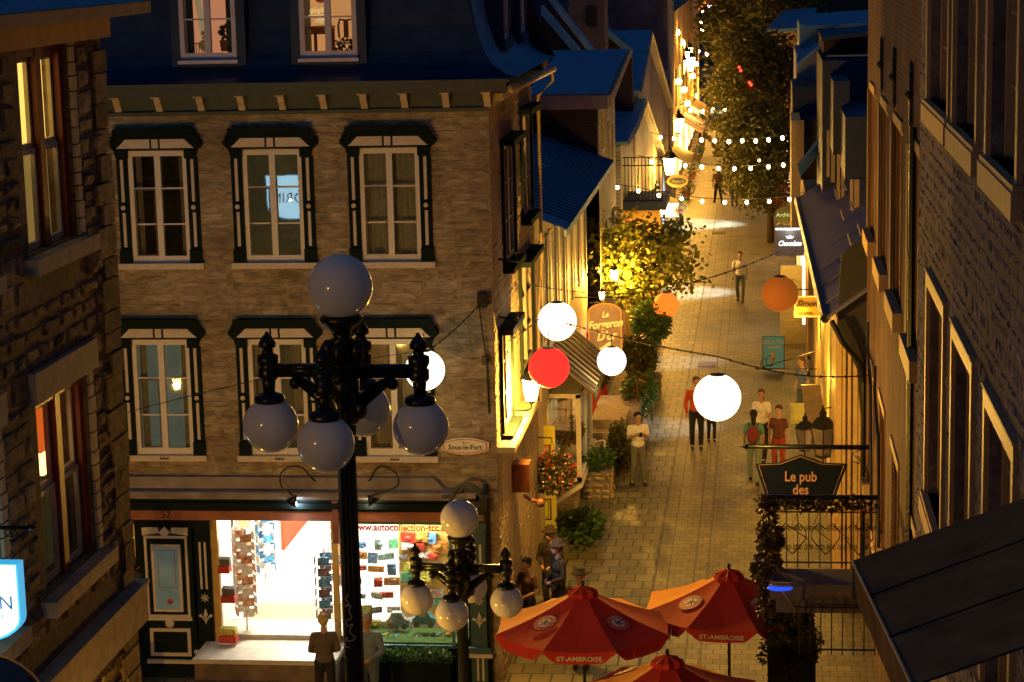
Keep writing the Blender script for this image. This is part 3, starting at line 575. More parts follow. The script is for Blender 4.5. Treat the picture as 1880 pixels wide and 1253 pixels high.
# ---------------------------------------------------------------- goods in the shop (things of their own)
pal = [(.6,.05,.03), (.75,.55,.1), (.1,.25,.5), (.7,.7,.68), (.08,.3,.15), (.7,.25,.05), (.15,.15,.16), (.35,.55,.65)]
gm = [mat('packaging_%s' % n, c, .4, var=.75, scale=28, bump=0) for n, c in zip(('red','yellow','blue','white','green','orange','black','sky'), pal)]
def card_rack(loc, h, cols, label, mats, rz=0, group=None):
    t = root('postcard_rack', (0, 0, 0), label, 'card rack', group)
    m = MB(); m.tube([(0,0,0), (0,0,h)], .015, 6)
    for k in range(4): a = k*math.tau/4+.4; m.tube([(0,0,.05), (.22*math.cos(a), .22*math.sin(a), 0)], .01, 5)
    n = int(h/.19)
    for i in range(2, n):
        z = i*.19
        for s in range(4):
            a = s*math.tau/4; c, q = math.cos(a), math.sin(a)
            m.tube([(.16*c-.12*q, .16*q+.12*c, z), (.16*c+.12*q, .16*q-.12*c, z)], .005, 4)
    m.build('stand', mat('white_wire', (.8, .78, .75), .4, var=0), t)
    for j in range(2):
        m = MB()
        for i in range(2, n):
            for s in range(4):
                if (i+s) % 2 != j: continue
                a = s*math.tau/4 + .0; m.cbox((.165*math.cos(a), .165*math.sin(a), i*.19+.08), (.012, .2, .14), a)
        m.build('card_row', mats[j], t)
    t.location = loc; t.rotation_euler.z = rz; return t
sand = mat('sepia_cards', (.5, .25, .12), .5, var=.8, scale=22); pale = mat('pale_cards', (.8, .7, .6), .5, var=.4, scale=22)
blue_c = mat('blue_photo_cards', (.05, .2, .4), .4, var=.9, scale=26); dark_c = mat('dark_photo_cards', (.12, .08, .12), .4, var=.9, scale=26)
card_rack((-8.92, FY+.35, .66), 1.95, 4, 'tall white wire card rack with sepia cards on the left side of the shop doorway', (sand, pale), .5)
card_rack((-7.5, FY+.3, .66), 1.6, 4, 'rack of blue photo postcards on the right side of the shop doorway', (blue_c, dark_c), .1)
card_rack((-9.1, FY+2.6, .77), 1.9, 4, 'third card rack with blue cards far inside the shop on the left', (blue_c, pale), .7)
card_rack((-7.6, FY+1.9, .77), 1.8, 4, 'sepia card rack inside the shop behind the blue photo cards', (sand, dark_c), .3)
card_rack((-9.2, FY+1.6, .77), 1.75, 4, 'pale card rack deeper inside the shop behind the sepia card rack', (pale, sand), .2)
for i, (px, py, sz, lab) in enumerate(((420, 1166, .3, 'red crate of yellow books on the step left of the doorway'), (420, 1092, .24, 'red display box of dark prints halfway up the door jamb'), (412, 1038, .2, 'upper small red box of prints on the door jamb'))):
    p = AY(px, py, FY-.2); t = root('display_box', p, lab, 'display box')
    m = MB(); m.box(p.x-sz/2, p.y-.1, p.z-.12, p.x+sz/2, p.y+.1, p.z); m.build('box', red_p, t)
    m = MB()
    for k in range(6): m.cbox((p.x-sz/2+.03+k*sz/6.4, p.y+.02, p.z+.05), (sz/8, .12, .16), 0, .2)
    m.build('book_row', gm[1] if i == 0 else gm[6], t)
    if i == 1: text('price_card', 'OUTLET', .05, gm[6], FR((0, FY-.305, 0), 'F') @ Matrix.Translation((p.x, p.z-.06, 0)), t)
# model cars, packets and plates in the display window
goods = root('shop_goods', (-6.1, FY+.6, .66), 'crowd of toys and small packets filling the lit display window', 'toys'); bpy.data.objects.remove(goods)
def packet(px, py, Y, w, h, k, lab, grp, rot=0):
    p = AY(px, py, Y); m = MB(); m.cbox(p, (w, .05, h), rot, 0); return tag(m.build('toy_packet', gm[k % 8]), lab, 'toy packet', grp)
colw = ['red', 'yellow', 'blue', 'white', 'green', 'orange', 'black', 'pale blue']
n_ = 0
for (cx, cy, side) in ((690, 1010, 'left'), (775, 1000, 'right')):
    for r in range(7):
        for c in range(3):
            k = (r*3 + c*5 + (side == 'left')*2) % 8
            px = cx - 30 + c*28 + rnd(-9, 9); py = cy - 12 + r*(24 if side == 'left' else 17) + rnd(-3, 3)
            if side == 'right' and r > 4: continue
            m = MB(); p = AY(px, py, FY+(.85 if side == 'left' else 1.1)); m.cbox(p, (rnd(.1, .3), .07, rnd(.07, .2)), rnd(-.5, .5), rnd(-.3, .3)); 
            m.sph(p + V((rnd(-.06,.06), -.05, rnd(-.02, .03))), rnd(.02, .045), 8, 6, (1.5, .6, 1))
            tag(m.build('toy_packet', gm[k]), 'small coloured toy packet hanging in the %s half of the display window' % side, 'toy packet', 'toy packets in the %s half of the display' % side)
def toy_car(px, py, Y, col, lab, s=.32):
    p = AY(px, py, Y); t = root('toy_car', p, lab, 'toy car'); m = MB()
    m.prism([(p.x-s, p.y, p.z), (p.x+s, p.y, p.z), (p.x+s, p.y, p.z+.1), (p.x+s*.6, p.y, p.z+.13), (p.x+s*.3, p.y, p.z+.24), (p.x-s*.5, p.y, p.z+.24), (p.x-s*.8, p.y, p.z+.12), (p.x-s, p.y, p.z+.1)], (0, .14, 0)); m.build('body', col, t)
    m = MB()
    for k in (-.6, .6): m.add([], []); mm = FR((p.x+s*k, p.y-.01, p.z), 'F'); b = MB(mm); b.lathe([(.055, 0), (.055, .03)], (0,0,-.02), 14); m.v += b.v; m.f += [tuple(i + len(m.v)-len(b.v) for i in f) for f in b.f]
    m.build('wheel', gm[6], t); m = MB(); m.box(p.x-s*.4, p.y-.004, p.z+.13, p.x+s*.2, p.y, p.z+.21); m.build('window', gm[7], t)
toy_car(778, 1147, FY+.5, mat('sky_blue_tin', (.1, .4, .55), .3), 'large pale blue tin toy car on the display shelf', .2)
toy_car(826, 1150, FY+.55, gm[5], 'orange tin toy car beside the pale blue one', .16)
toy_car(730, 1150, FY+.6, gm[3], 'long white toy car on the left end of the display shelf', .2)
def board_sign(name, px, py, Y, w, h, col, txt, tcol, lab, cat='sign', size=None, kind='F', rz=0, **kw):
    p = AY(px, py, Y); t = root(name, p, lab, cat); M = Matrix.Translation(p) @ Matrix.Rotation(rz, 4, 'Z') @ FR((0,0,0), kind)
    m = MB(M); m.box(-w/2, -h/2, -.02, w/2, h/2, .0); m.build('board', col, t)
    if txt: text('lettering', txt, size or h*.5, tcol, M @ Matrix.Translation((0, 0, .004)), t, ext=.002, **kw)
    return t, M
board_sign('tea_plate', 800, 1090, FY+1.1, .26, .14, gm[3], 'TEA', gm[0], 'small white TEA plate on the yellow slatwall', size=.11)
board_sign('number_plate', 803, 1107, FY+1.09, .26, .14, gm[4], '6-9', gm[3], 'green number plate reading 6-9 below the TEA plate', size=.13)
m = MB(); n = 0
for k in range(16):
    p = AY(680+k*9.5, rnd(1164, 1176), FY+.45)
    m = MB(); m.sph(p, rnd(.03, .05), 8, 6, (1.2, 1, .8)); m.cbox(p + V((.03, 0, .02)), (.05, .04, .04), rnd(0, 3)); tag(m.build('small_toy', gm[(k*3) % 8]), 'tiny trinket in the row at the foot of the display window', 'toy', 'trinkets along the foot of the display window')
# flower box under the display window
bx = root('flower_box', (-6.1, FY-.3, 0), 'dark planter of fresh green foliage under the display window', 'planter')
m = MB(); m.box(-7.0, FY-.5, .0, -5.25, FY-.12, .5); m.build('trough', green_p, bx)
m = MB()
for k in range(12): leaves_in(m, (-6.95+k*.145, FY-.36, .56+rnd(-.03,.06)), (.13, .16, .12), 110, .075)
m.build('foliage', leafC, bx)
# arched flood lamps on the facade
for i, (px, sgn) in enumerate(((618, -1), (640, 1))):
    a = AY(610 if sgn < 0 else 652, 880, FY); e = AY(548 if sgn < 0 else 690, 905, FY)
    t = root('sign_lamp', a, 'black swan neck lamp arching %s from the middle of the facade over the shop' % ('left' if sgn < 0 else 'right'), 'wall lamp')
    pts = [a + V((0, -.02, 0)), a + V((sgn*.25, -.15, .0)), a + V((sgn*.42, -.3, .25)), a + V((sgn*.6, -.4, .32)), a + V((sgn*.78, -.42, .2)), a + V((sgn*.78, -.42, -.02)), e + V((0, -.42, .06))]
    m = MB(); m.tube(smooth(pts), .014, 6); m.build('arm', black, t, True); m = MB(Matrix.Translation(e + V((0, -.42, -.02))) @ Matrix.Rotation(-.6*sgn, 4, 'Y')); m.lathe([(.02, .1), (.03, .06), (.11, -.06), (.1, -.06)], (0,0,0), 14); m.build('shade', black, t, True)
    light(e + V((sgn*-.05, -.35, -.12)), 16 if sgn < 0 else 7, (.75, .85, 1) if sgn < 0 else (1, .8, .5), t, .05)
m = MB(F); a = AY(620, 930, FY); m.box(a.x-.05, 2.5, .16, a.x+.05, 3.25, .26); tag(m.build('intercom_box', mat('red_brown_box', (.2, .06, .05), .5)), 'small dark box and red alarm hanging on the fascia behind the tall street lamp', 'alarm box')
# oval street name sign
p = AY(855, 818, FY); t = root('street_sign', p, 'white street sign with pink border reading Rue Sous-le-Fort', 'sign'); M = FR((0, FY-.05, 0), 'F')
def plaque(w, h, n0, n1): 
    q = [(w, -h*.45), (w, h*.45), (w*.8, h*.62), (w*.4, h*.9), (0, h), (-w*.4, h*.9), (-w*.8, h*.62), (-w, h*.45), (-w, -h*.45), (-w*.8, -h*.62), (-w*.4, -h*.9), (0, -h), (w*.4, -h*.9), (w*.8, -h*.62)]
    m = MB(M); m.prism([(p.x+a, p.z+b, n0) for a, b in q], (0, 0, n1-n0)); return m
plaque(.4, .15, 0, .015).build('board', mat('enamel_white', (.75, .7, .62), .4, var=.05), t)
m = plaque(.375, .13, .015, .018); m.build('border', mat('enamel_pink', (.6, .18, .14), .4, var=.05), t); plaque(.345, .112, .018, .021).build('face', mat('enamel_white', (.75, .7, .62)), t)
text('lettering', 'Rue', .06, darkmetal, M @ Matrix.Translation((p.x, p.z+.06, .022)), t, ext=.001); text('lettering', 'Sous-le-Fort', .115, darkmetal, M @ Matrix.Translation((p.x, p.z-.02, .022)), t, ext=.001, bold=.003)
# floodlight box and camera on the facade
p = AY(885, 552, FY-.1); m = MB(); m.cbox(p, (.16, .16, .22), .2); m.tube([p + V((-.05, 0, -.1)), p + V((0, 0, -.6)), AY(893, 655, FY-.05), AY(898, 760, FY-.03)], .012, 5); m.cbox(AY(889, 662, FY-.12), (.08, .1, .14)); tag(m.build('cable_anchor_box', darkmetal), 'dark bracket box on the facade corner where the lantern cable ends', 'bracket')

# ================================================================ STREET LAMPS (five white globes each)
globe = mat('milk_glass_globe', (.6, .6, .66), .12, var=.04, bump=.02, em=.012, ecol=(1, .8, .6))
def street_lamp(loc, pole_h, label):
    t = root('street_lamp', (0, 0, 0), label, 'street lamp', 'five globe street lamps on the stairway')
    m = MB()
    H = pole_h
    m.lathe([(.16, 0), (.16, .12), (.12, .2), (.13, .5), (.09, .6), (.075, 1.0), (.06, H-.5), (.075, H-.48), (.075, H-.42), (.055, H-.4)], (0,0,0), 18)
    for k in range(12): a = k*math.tau/12; m.tube([(.066*math.cos(a), .066*math.sin(a), .7), (.056*math.cos(a), .056*math.sin(a), H-.52)], .009, 4)
    m.build('pole', black, t, True)
    m = MB()
    m.lathe([(.06, H-.42), (.1, H-.38), (.085, H-.3), (.11, H-.26), (.11, H-.1), (.09, H-.06), (.1, H), (.075, H+.06), (.06, H+.14), (.1, H+.18), (.055, H+.2), (.075, H+.25), (.135, H+.3), (.15, H+.34), (.12, H+.36)], (0,0,0), 18)
    for k in range(4):
        a = k*math.tau/4; c, s = math.cos(a), math.sin(a)
        m.sph((c*.1, s*.1, H+.1), .055, 8, 6, (1, 1, 1.6)); m.sph((c*.11, s*.11, H-.3), .05, 8, 6, (1, 1, 1.4))
    m.build('capital', black, t, True)
    L = .53
    for k in range(4):
        a = k*math.tau/4; r = Matrix.Rotation(a, 4, 'Z'); m = MB(r)
        m.box(.08, -.03, H-.075, L-.06, .03, H+.0); m.box(.08, -.04, H-.02, L-.06, .04, H+.012)
        m.prism([(.1, -.018, H-.3), (.14, -.018, H-.29), (.3, -.018, H-.15), (.32, -.018, H-.075), (.26, -.018, H-.09), (.1, -.018, H-.2)], (0, .036, 0)); m.sph((.34, 0, H-.12), .045, 10, 6)
        m.lathe([(.055, H-.1), (.07, H-.08), (.07, H-.02), (.055, H-.01), (.075, H+.03), (.075, H+.07), (.04, H+.085), (.035, H+.12), (.06, H+.13), (.06, H+.16), (.035, H+.2), (.015, H+.22), (.012, H+.235)], (L, 0, 0), 12)
        m.lathe([(.04, H-.2), (.05, H-.1), (.04, H-.09)], (L, 0, 0), 12); m.lathe([(.1, H-.26), (.11, H-.24), (.1, H-.21), (.05, H-.19)], (L, 0, 0), 16)
        ar = m.build('arm', black, t, True)
        m = MB(r); m.lathe([(.09, H-.275), (.098, H-.27), (.098, H-.25), (.09, H-.25)], (L, 0, 0), 16); m.build('collar', mat('brass_collar', (.3, .18, .07), .3, .7, var=.1), ar, True)
        m = MB(r); m.sph((L, 0, H-.42), .192, 28, 18); m.build('globe', globe, ar, True)
    m = MB(); m.sph((0, 0, H+.55), .222, 32, 20); m.build('globe', globe, t, True)
    t.location = loc; return t
zb = 5.2; c1 = AY(630, 678, 14.1); L1 = street_lamp((c1.x, 14.1, zb), c1.z - zb + .02, 'nearest and tallest black street lamp with five unlit white globes before the shop facade'); L1.rotation_euler.z = R(-3)
m = MB(); pts = [V((.064, -.04, 2.2 + k*.03)) + V((0, math.sin(k*1.3)*.012, math.sin(k*.9)*.012)) for k in range(14)]
c2 = AY(846, 1041, 23.5); L2 = street_lamp((c2.x, 23.5, 1.3), c2.z - 1.3 + .02, 'smaller looking black street lamp with five white globes farther down the stairs'); L2.rotation_euler.z = R(-4)
# scratched white graffiti on the near pole
g = MB(); q = [AY(x, y, 14.1 - .075) for x, y in ((640, 1092), (634, 1100), (640, 1108), (633, 1114), (644, 1112), (640, 1122), (646, 1135), (636, 1140), (638, 1150), (648, 1146), (642, 1160), (652, 1172), (640, 1178), (636, 1170), (634, 1186), (642, 1190))]
g.tube(smooth(q, 6), .0022, 4)
go = g.build('graffiti', white_l); go.parent = L1; L1.location = L1.location; bpy.context.view_layer.update(); go.matrix_parent_inverse = L1.matrix_world.inverted()

# ================================================================ PARASOLS
can_r = mat('red_canvas', (.55, .035, .02), .8, var=.12, scale=3, bump=.1); can_y = mat('orange_canvas', (.95, .33, .015), .8, var=.1, scale=3, bump=.1)
def twosided(m, tr):
    n = m.node_tree; b = n.nodes['Principled BSDF']; o = n.nodes['Material Output']; t = n.nodes.new('ShaderNodeBsdfTranslucent'); x = n.nodes.new('ShaderNodeMixShader'); x.inputs[0].default_value = tr
    t.inputs[0].default_value = b.inputs['Base Color'].default_value; n.links.new(b.outputs[0], x.inputs[1]); n.links.new(t.outputs[0], x.inputs[2]); n.links.new(x.outputs[0], o.inputs[0])
twosided(can_r, .3); twosided(can_y, .35)
emb_k = mat('emblem_dark', (.03, .02, .03), .6, var=0); emb_w = mat('emblem_pale', (.7, .6, .55), .6, var=0); emb_r = mat('emblem_red', (.5, .06, .06), .6, var=0)
def parasol(loc, r, h_rim, h_top, rz, label, yel):
    t = root('parasol', (0, 0, 0), label, 'parasol', 'beer garden parasols on the street')
    m = MB(); m.tube([(0,0,0), (0,0,h_top+.06)], .024, 10); m.lathe([(.28, 0), (.28, .05), (.06, .1), (.03, .25)], (0,0,0), 20); m.sph((0,0,h_top+.08), .03, 10, 8, (1,1,1.6)); m.build('pole', black, t, True)
    N = 8; rim = [V((r*math.cos((k+.5)*math.tau/N), r*math.sin((k+.5)*math.tau/N), h_rim)) for k in range(N)]; top = V((0, 0, h_top))
    for k in range(N):
        a, b = rim[k], rim[(k+1) % N]; m = MB(); G = 6; grid = []
        for i in range(G+1):
            s = i/G; row = []
            for j in range(G+1):
                u = j/G; p = top.lerp(a.lerp(b, u), s) if s > 0 else top.copy()
                p.z -= .05*math.sin(math.pi*s)*1.0 + .04*math.sin(math.pi*u)*s; row.append(p)
            grid.append(row)
        for i in range(G):
            for j in range(G): m.poly([grid[i][j], grid[i+1][j], grid[i+1][j+1], grid[i][j+1]])
        for j in range(G):                                                # hanging valance, scalloped at the ribs
            u0, u1 = j/G, (j+1)/G; d0 = .03 + .13*min(1, math.sin(math.pi*u0)*2.2); d1 = .03 + .13*min(1, math.sin(math.pi*u1)*2.2); p, q = grid[G][j], grid[G][j+1]
            o = V((p.x, p.y, 0)).normalized()*.03
            m.poly([p, q, q + o + V((0,0,-d1)), p + o + V((0,0,-d0))])
        m.build('canvas_panel', can_y if k in yel else can_r, t, True)
        if k in yel: continue
        # emblem and lettering follow the panel plane
        mid = (a+b)/2; ux = (b-a).normalized(); vy = (top-mid).normalized(); nn = ux.cross(vy)
        if nn.z < 0: ux = -ux; nn = ux.cross(vy)
        base = mid.lerp(top, .4) + V((0,0,.0)) - V((0,0,.045*math.sin(math.pi*.6)+.02*.6)) + nn*.014
        M = Matrix((ux, vy, nn)).transposed().to_4x4(); M.translation = base
        if k % 2 == 0:
            e = MB(M); e.lathe([(.19, 0), (.19, .004)], (0,0,0), 24); eo = e.build('emblem', emb_k, t)
            e = MB(M); e.lathe([(.175, .004), (.175, .007)], (0,0,0), 24); e.build('emblem_ring', emb_r, eo)
            e = MB(M); e.lathe([(.1, .007), (.1, .01)], (0,0,0), 20); e.build('emblem_disc', emb_w, eo)
            e = MB(M @ Matrix.Translation((0,0,.01)));
            for i in range(9): a_ = i*2.4; rr = .02 + .007*i; e.cbox((rr*math.cos(a_), rr*math.sin(a_), .0015), (.045, .02, .003), a_)
            e.build('emblem_figure', emb_k, eo)
            for q_, ch in enumerate('ST-AMBROISE'):
                an = R(150 - q_*12); text('emblem_letter', ch, .05, emb_w, M @ Matrix.Translation((.14*math.cos(an), .14*math.sin(an), .009)) @ Matrix.Rotation(an-math.pi/2, 4, 'Z'), eo, ext=.001)
        out = V((mid.x, mid.y, 0)).normalized(); M2 = Matrix((ux if True else ux, V((0,0,1)), ux.cross(V((0,0,1))))).transposed().to_4x4(); M2.translation = mid + out*.045 + V((0,0,-.04-.075))
        if k % 2 == 1: text('valance_lettering', 'ST-AMBROISE', .095, emb_w, M2, t, ext=.002, bold=.002, sx=1.15)
    m = MB()
    for k in range(N): m.tube([top + V((0,0,-.12)), rim[k] + V((0,0,-.035))], .009, 4)
    for k in range(N): m.tube([V((0,0,h_rim-.35)), (top+rim[k])/2 + V((0,0,-.1))], .008, 4)
    m.build('rib_frame', black, t)
    m = MB()                                                              # ruffled vent cap
    K = 32; c = []
    for k in range(K):
        a = k*math.tau/K; q = .2 + .015*math.cos(8*a); c.append(V((q*math.cos(a), q*math.sin(a), h_top - .045 + .012*math.cos(8*a))))
    for k in range(K): m.add([top + V((0,0,.045)), c[k], c[(k+1) % K]], [(0,1,2)])
    for k in range(K): m.poly([c[k], c[(k+1) % K], V((c[(k+1) % K].x*1.1, c[(k+1) % K].y*1.1, c[(k+1) % K].z-.07)), V((c[k].x*1.1, c[k].y*1.1, c[k].z-.07))])
    m.build('vent_cap', can_r, t, True)
    t.location = loc; t.rotation_euler.z = rz; return t
a = AY(1070, 1080, 30.5); parasol((a.x, 30.5, 0), 1.36, a.z-.55, a.z, R(2), 'red and orange octagonal parasol standing nearest the shop and its street lamp', (0, 1, 2, 3))
b_ = AY(1338, 1049, 31.5); parasol((b_.x, 31.5, 0), 1.34, b_.z-.52, b_.z, R(-4), 'red and orange parasol beside the dark hedge under the pub sign', (1, 2, 3))
c_ = AY(1225, 1207, 28); parasol((c_.x, 28, 0), 1.36, c_.z-.55, c_.z, R(8), 'closest parasol at the bottom edge of the photo, only its top in view', (0, 3))
# ================================================================ LEFT STONE BUILDING
LX, LE = -6.6, 21.0
LB = root('stone_house', (LX, 18, 0), 'dark rough stone house on the near left with a curtained lit window under its eave', 'building')
LF = FR((LX, 0, 0), 'L')
lh = [(18.55, 9.66, 19.95, 11.52), (18.45, 6.5, 19.95, 8.32), (15.6, 6.5, 17.35, 8.32), (15.6, 9.66, 17.3, 11.52)]
m = MB(LF); holed(m, 8, LE, 0, 11.7, lh, .3); m.build('mortar_wall', mortar_l, LB)
m = MB(LF); stones(m, 12, LE-.02, 4.2, 11.5, [(a-.16, b-.14, c+.16, d+.3) for a, b, c, d in lh] + [(12, 5.42, LE, 5.84)], (.13, .3), (.2, .65), .033, .013, .4); m.build('stone_facing', stone_l, LB)
m = MB(); m.box(-15, LE-.3, 0, LX-.001, LE, 11.7); m.box(-15, 8, 11.6, LX, LE-.3, 11.7); m.build('end_wall', mortar_l, LB)
m = MB(FR((0, LE, 0), 'B')); stones(m, -LX, 15, 0, 11.6, [], (.12, .3), (.2, .5), .03, .014); m.build('end_stone_facing', stone_l, LB)
m = MB(LF)
v = 4.2
while v < 11.4:
    h = rnd(.2, .34); m.box(LE-rnd(.3,.55), v+.01, -.1, LE+.03, v+h-.01, rnd(.03,.06)); v += h
m.build('corner_stone', stone_l, LB)
m = MB(LF); m.box(10, 5.42, 0, LE+.1, 5.82, .14); m.box(10, 5.82, 0, LE+.12, 5.86, .17); m.build('belt_course', cutstone, LB)
m = MB(LF); m.box(8, 11.52, .0, LE+.15, 11.74, .07); m.box(8, 11.74, 0, LE+.5, 11.86, .4); m.build('eave', mat('tan_eave_board', (.42, .26, .12), .6, var=.15), LB)
m = MB(); m.poly([(LX+.42, 8, 11.87), (LX+.42, LE+.52, 11.87), (LX-2.6, LE+.52, 14.6), (LX-2.6, 8, 14.6)]); m.build('roof', roof_b, LB)
dred = mat('dark_red_frame', (.16, .02, .015), .5, var=.1)
warm_cur = mat('glowing_curtain', (.8, .6, .25), .9, em=1.9, ecol=(1, .62, .13), var=.12, scale=3)
warm_dim = mat('dim_curtain', (.5, .42, .3), .9, em=.12, ecol=(1, .6, .2), var=.2, scale=4)
for i, (a, b, c, d) in enumerate(lh):
    f = MB(LF); f.box(a, b, -.16, a+.09, d, -.06); f.box(c-.12, b, -.16, c, d, -.05); f.box((a+c)/2-.07, b, -.15, (a+c)/2+.07, d, -.05); f.box(a, d-.09, -.16, c, d, -.055); fo = f.build('window', dred, LB)
    s = MB(LF)
    for x0, x1 in ((a+.09, (a+c)/2-.07), ((a+c)/2+.07, c-.12)):
        ringbox(s, x0, b+.02, x1, b+(d-b)*.5, .05, -.14, .04); ringbox(s, x0, b+(d-b)*.5, x1, d-.09, .05, -.16, .04)
    s.build('sash', mat('cream_sash', (.5, .42, .34), .6), fo)
    g = MB(LF); g.poly([(a, b, -.145), (c, b, -.145), (c, d, -.145), (a, d, -.145)]); g.build('pane', glass, fo)
    k = MB(LF); n = 22
    for j in range(n):
        x0, x1 = a+(c-a)*j/n, a+(c-a)*(j+1)/n; z0, z1 = -.26-.03*(j % 2), -.26-.03*((j+1) % 2); lo = b+(d-b)*.48 if i in (0,) else b
        k.poly([(x0, lo, z0), (x1, lo, z1), (x1, d, z1), (x0, d, z0)])
    k.build('curtain', warm_cur if i == 0 else (warm_dim if i != 1 else mat('red_orange_blind', (.6, .1, .02), .9, em=.35, ecol=(1, .2, .03))), fo) if i in (0, 3) else None
    if i == 0:
        k = MB(LF)
        for j in range(n):
            x0, x1 = a+(c-a)*j/n, a+(c-a)*(j+1)/n; z0, z1 = -.26-.03*(j % 2), -.26-.03*((j+1) % 2); k.poly([(x0, b, z0), (x1, b, z1), (x1, b+(d-b)*.48, z1), (x0, b+(d-b)*.48, z0)])
        k.build('lower_curtain', mat('lower_glowing_curtain', (.6, .45, .2), .9, em=.3, ecol=(1, .6, .15), var=.3, scale=3), fo)
    if i == 1:
        k = MB(LF); k.box(a+.1, b+1.0, -.3, a+.42, d, -.28); k.box((a+c)/2+.08, b+1.15, -.3, (a+c)/2+.2, d, -.27); k.build('blind', mat('red_orange_blind', (.6, .1, .02), .9, em=1., ecol=(1, .16, .02), var=.2), fo)
        k = MB(LF); k.box((a+c)/2+.2, b+.9, -.34, (a+c)/2+.3, b+1.5, -.3); k.build('table_lamp', mat('lamp_shade', (1, .8, .5), .8, em=5, ecol=(1, .6, .2), var=0), fo)
    r = MB(LF); r.box(a-.2, b-.1, -1.4, c+.2, d+.1, -.31); r.f = [f_ for q, f_ in enumerate(r.f) if q != 1]; r.build('room', dim_room if i else warm_dim, fo)
    s = MB(LF); s.box(a-.2, b-.16, -.3, c+.22, b-.01, .15); s.build('sill', cutstone, fo)
    s = MB(LF); s.box(a-.16, d+.01, -.02, c+.2, d+.3, .07) if i not in (0, 3) else s.box(a-.1, d, -.1, c+.1, d+.03, .06); s.build('lintel', cutstone, fo)
    s = MB(LF); v = b
    while v < d - .02:
        h = min(rnd(.12, .2), d - v); s.box(c+.002, v+.008, -.29, c+rnd(.12, .17), v+h-.008, .03); v += h
    s.build('jamb_stone', mat('pale_jamb_stone', (.4, .34, .26), .85, var=.25, scale=5), fo)
# hanging shop sign on the left and its twin round the corner (seen mirrored in a window)
sign_w = mat('lit_sign_face', (.7, .85, .9), .5, em=1.7, ecol=(.55, .88, 1), var=.04); sign_hi = mat('bright_sign_face', (.7, .85, .9), .5, em=7, ecol=(.45, .8, 1), var=0); sign_b = mat('sign_blue_letters', (.03, .1, .2), .5, var=0); sign_e = mat('lit_sign_edge', (.1, .5, .7), .5, em=.8, ecol=(.05, .5, .9), var=0)
def hang_sign(c, w, h, label, kind, txts, power=14, fm=None):
    t = root('hanging_sign', c, label, 'hanging sign'); M = FR(c, kind); m = MB(M)
    prof = [(-w/2, h*.42), (w/2, h*.42), (w/2, -h*.28)] + [(w/2*math.cos(a), -h*.28 - h*.3*math.sin(a)) for a in [math.pi*k/12 for k in range(1, 12)]] + [(-w/2, -h*.28)]
    m.prism([(x, y, -.07) for x, y in prof[::-1]], (0, 0, .14)); m.build('box', sign_e, t)
    m = MB(M); q = [(x*.96, y*.96+.005) for x, y in prof]; m.poly([(x, y, .073) for x, y in q][::-1]); m.poly([(x, y, -.073) for x, y in q]); m.build('face', fm or sign_w, t)
    for st, dx, dy, sz in txts:
        text('lettering', st, sz, sign_b, M @ Matrix.Translation((dx, dy, .076)), t, ext=.001); text('lettering', st, sz, sign_b, M @ Matrix.Rotation(math.pi, 4, 'Y') @ Matrix.Translation((0, dy, .076)), t, ext=.001)
    m = MB(M); m.tube([(-w/2-.25, h*.85, 0), (w*.62, h*.85, 0)], .018, 6); m.lathe([(.001, 0), (.035, .04), (.001, .14)], (0,0,0), 4) if False else m.tube([(w*.62, h*.85, 0), (w*.72, h*.85, 0)], .035, 6, .002)
    for s in (-.4, .42):
        for k in range(6): z = h*(.46+.064*k); m.tube([(s*w, z, .0), (s*w+.012*(-1)**k, z+h*.035, .0), (s*w, z+h*.064, 0)], .007, 4)
    pts = [(w*.42+.05*math.cos(a), h*.78+.04*math.sin(a), 0) for a in [k*math.tau/10 for k in range(11)]]; m.tube(pts, .008, 5)
    m.build('bracket', black, t, True)
    light(M @ V((0, -.1, .45)), power, (.6, .85, 1), t, .02, 'sign_glow'); return t
p = AY(-42, 1092, 16.5); hang_sign(p, .78, .68, 'white backlit hanging sign ending in RIN, cut by the left edge of the photo', 'F', (('FLORIN', .055, -.05, .165), ('impressions', .12, -.16, .055)), 10)
hang_sign(V((-9.75, 25.2, 7.35)), 1.25, .95, 'second backlit sign round the corner, seen mirrored in the middle upper window', 'B', (('FLORIN', 0, -.1, .3),), 8, sign_hi)
# dark blue dome awning at the lower left
m = MB(); c0 = AY(-30, 1300, 12.2); t = root('dome_awning', c0, 'dark blue rounded awning with pale piping in the lower left corner', 'awning'); G = 14; g = []
for i in range(G+1):
    a = math.pi*i/G; g.append([c0 + V((.42*math.cos(a), -1.2 + 1.2*j/6, .36*math.sin(a))) for j in range(7)])
for i in range(G):
    for j in range(6): m.poly([g[i][j], g[i+1][j], g[i+1][j+1], g[i][j+1]])
m.build('canvas', mat('navy_canvas', (.012, .03, .08), .55, var=.2), t, True)
m = MB(); m.tube([g[i][6] for i in range(G+1)], .012, 6); m.build('piping', mat('gold_piping', (.5, .35, .1), .4), t)
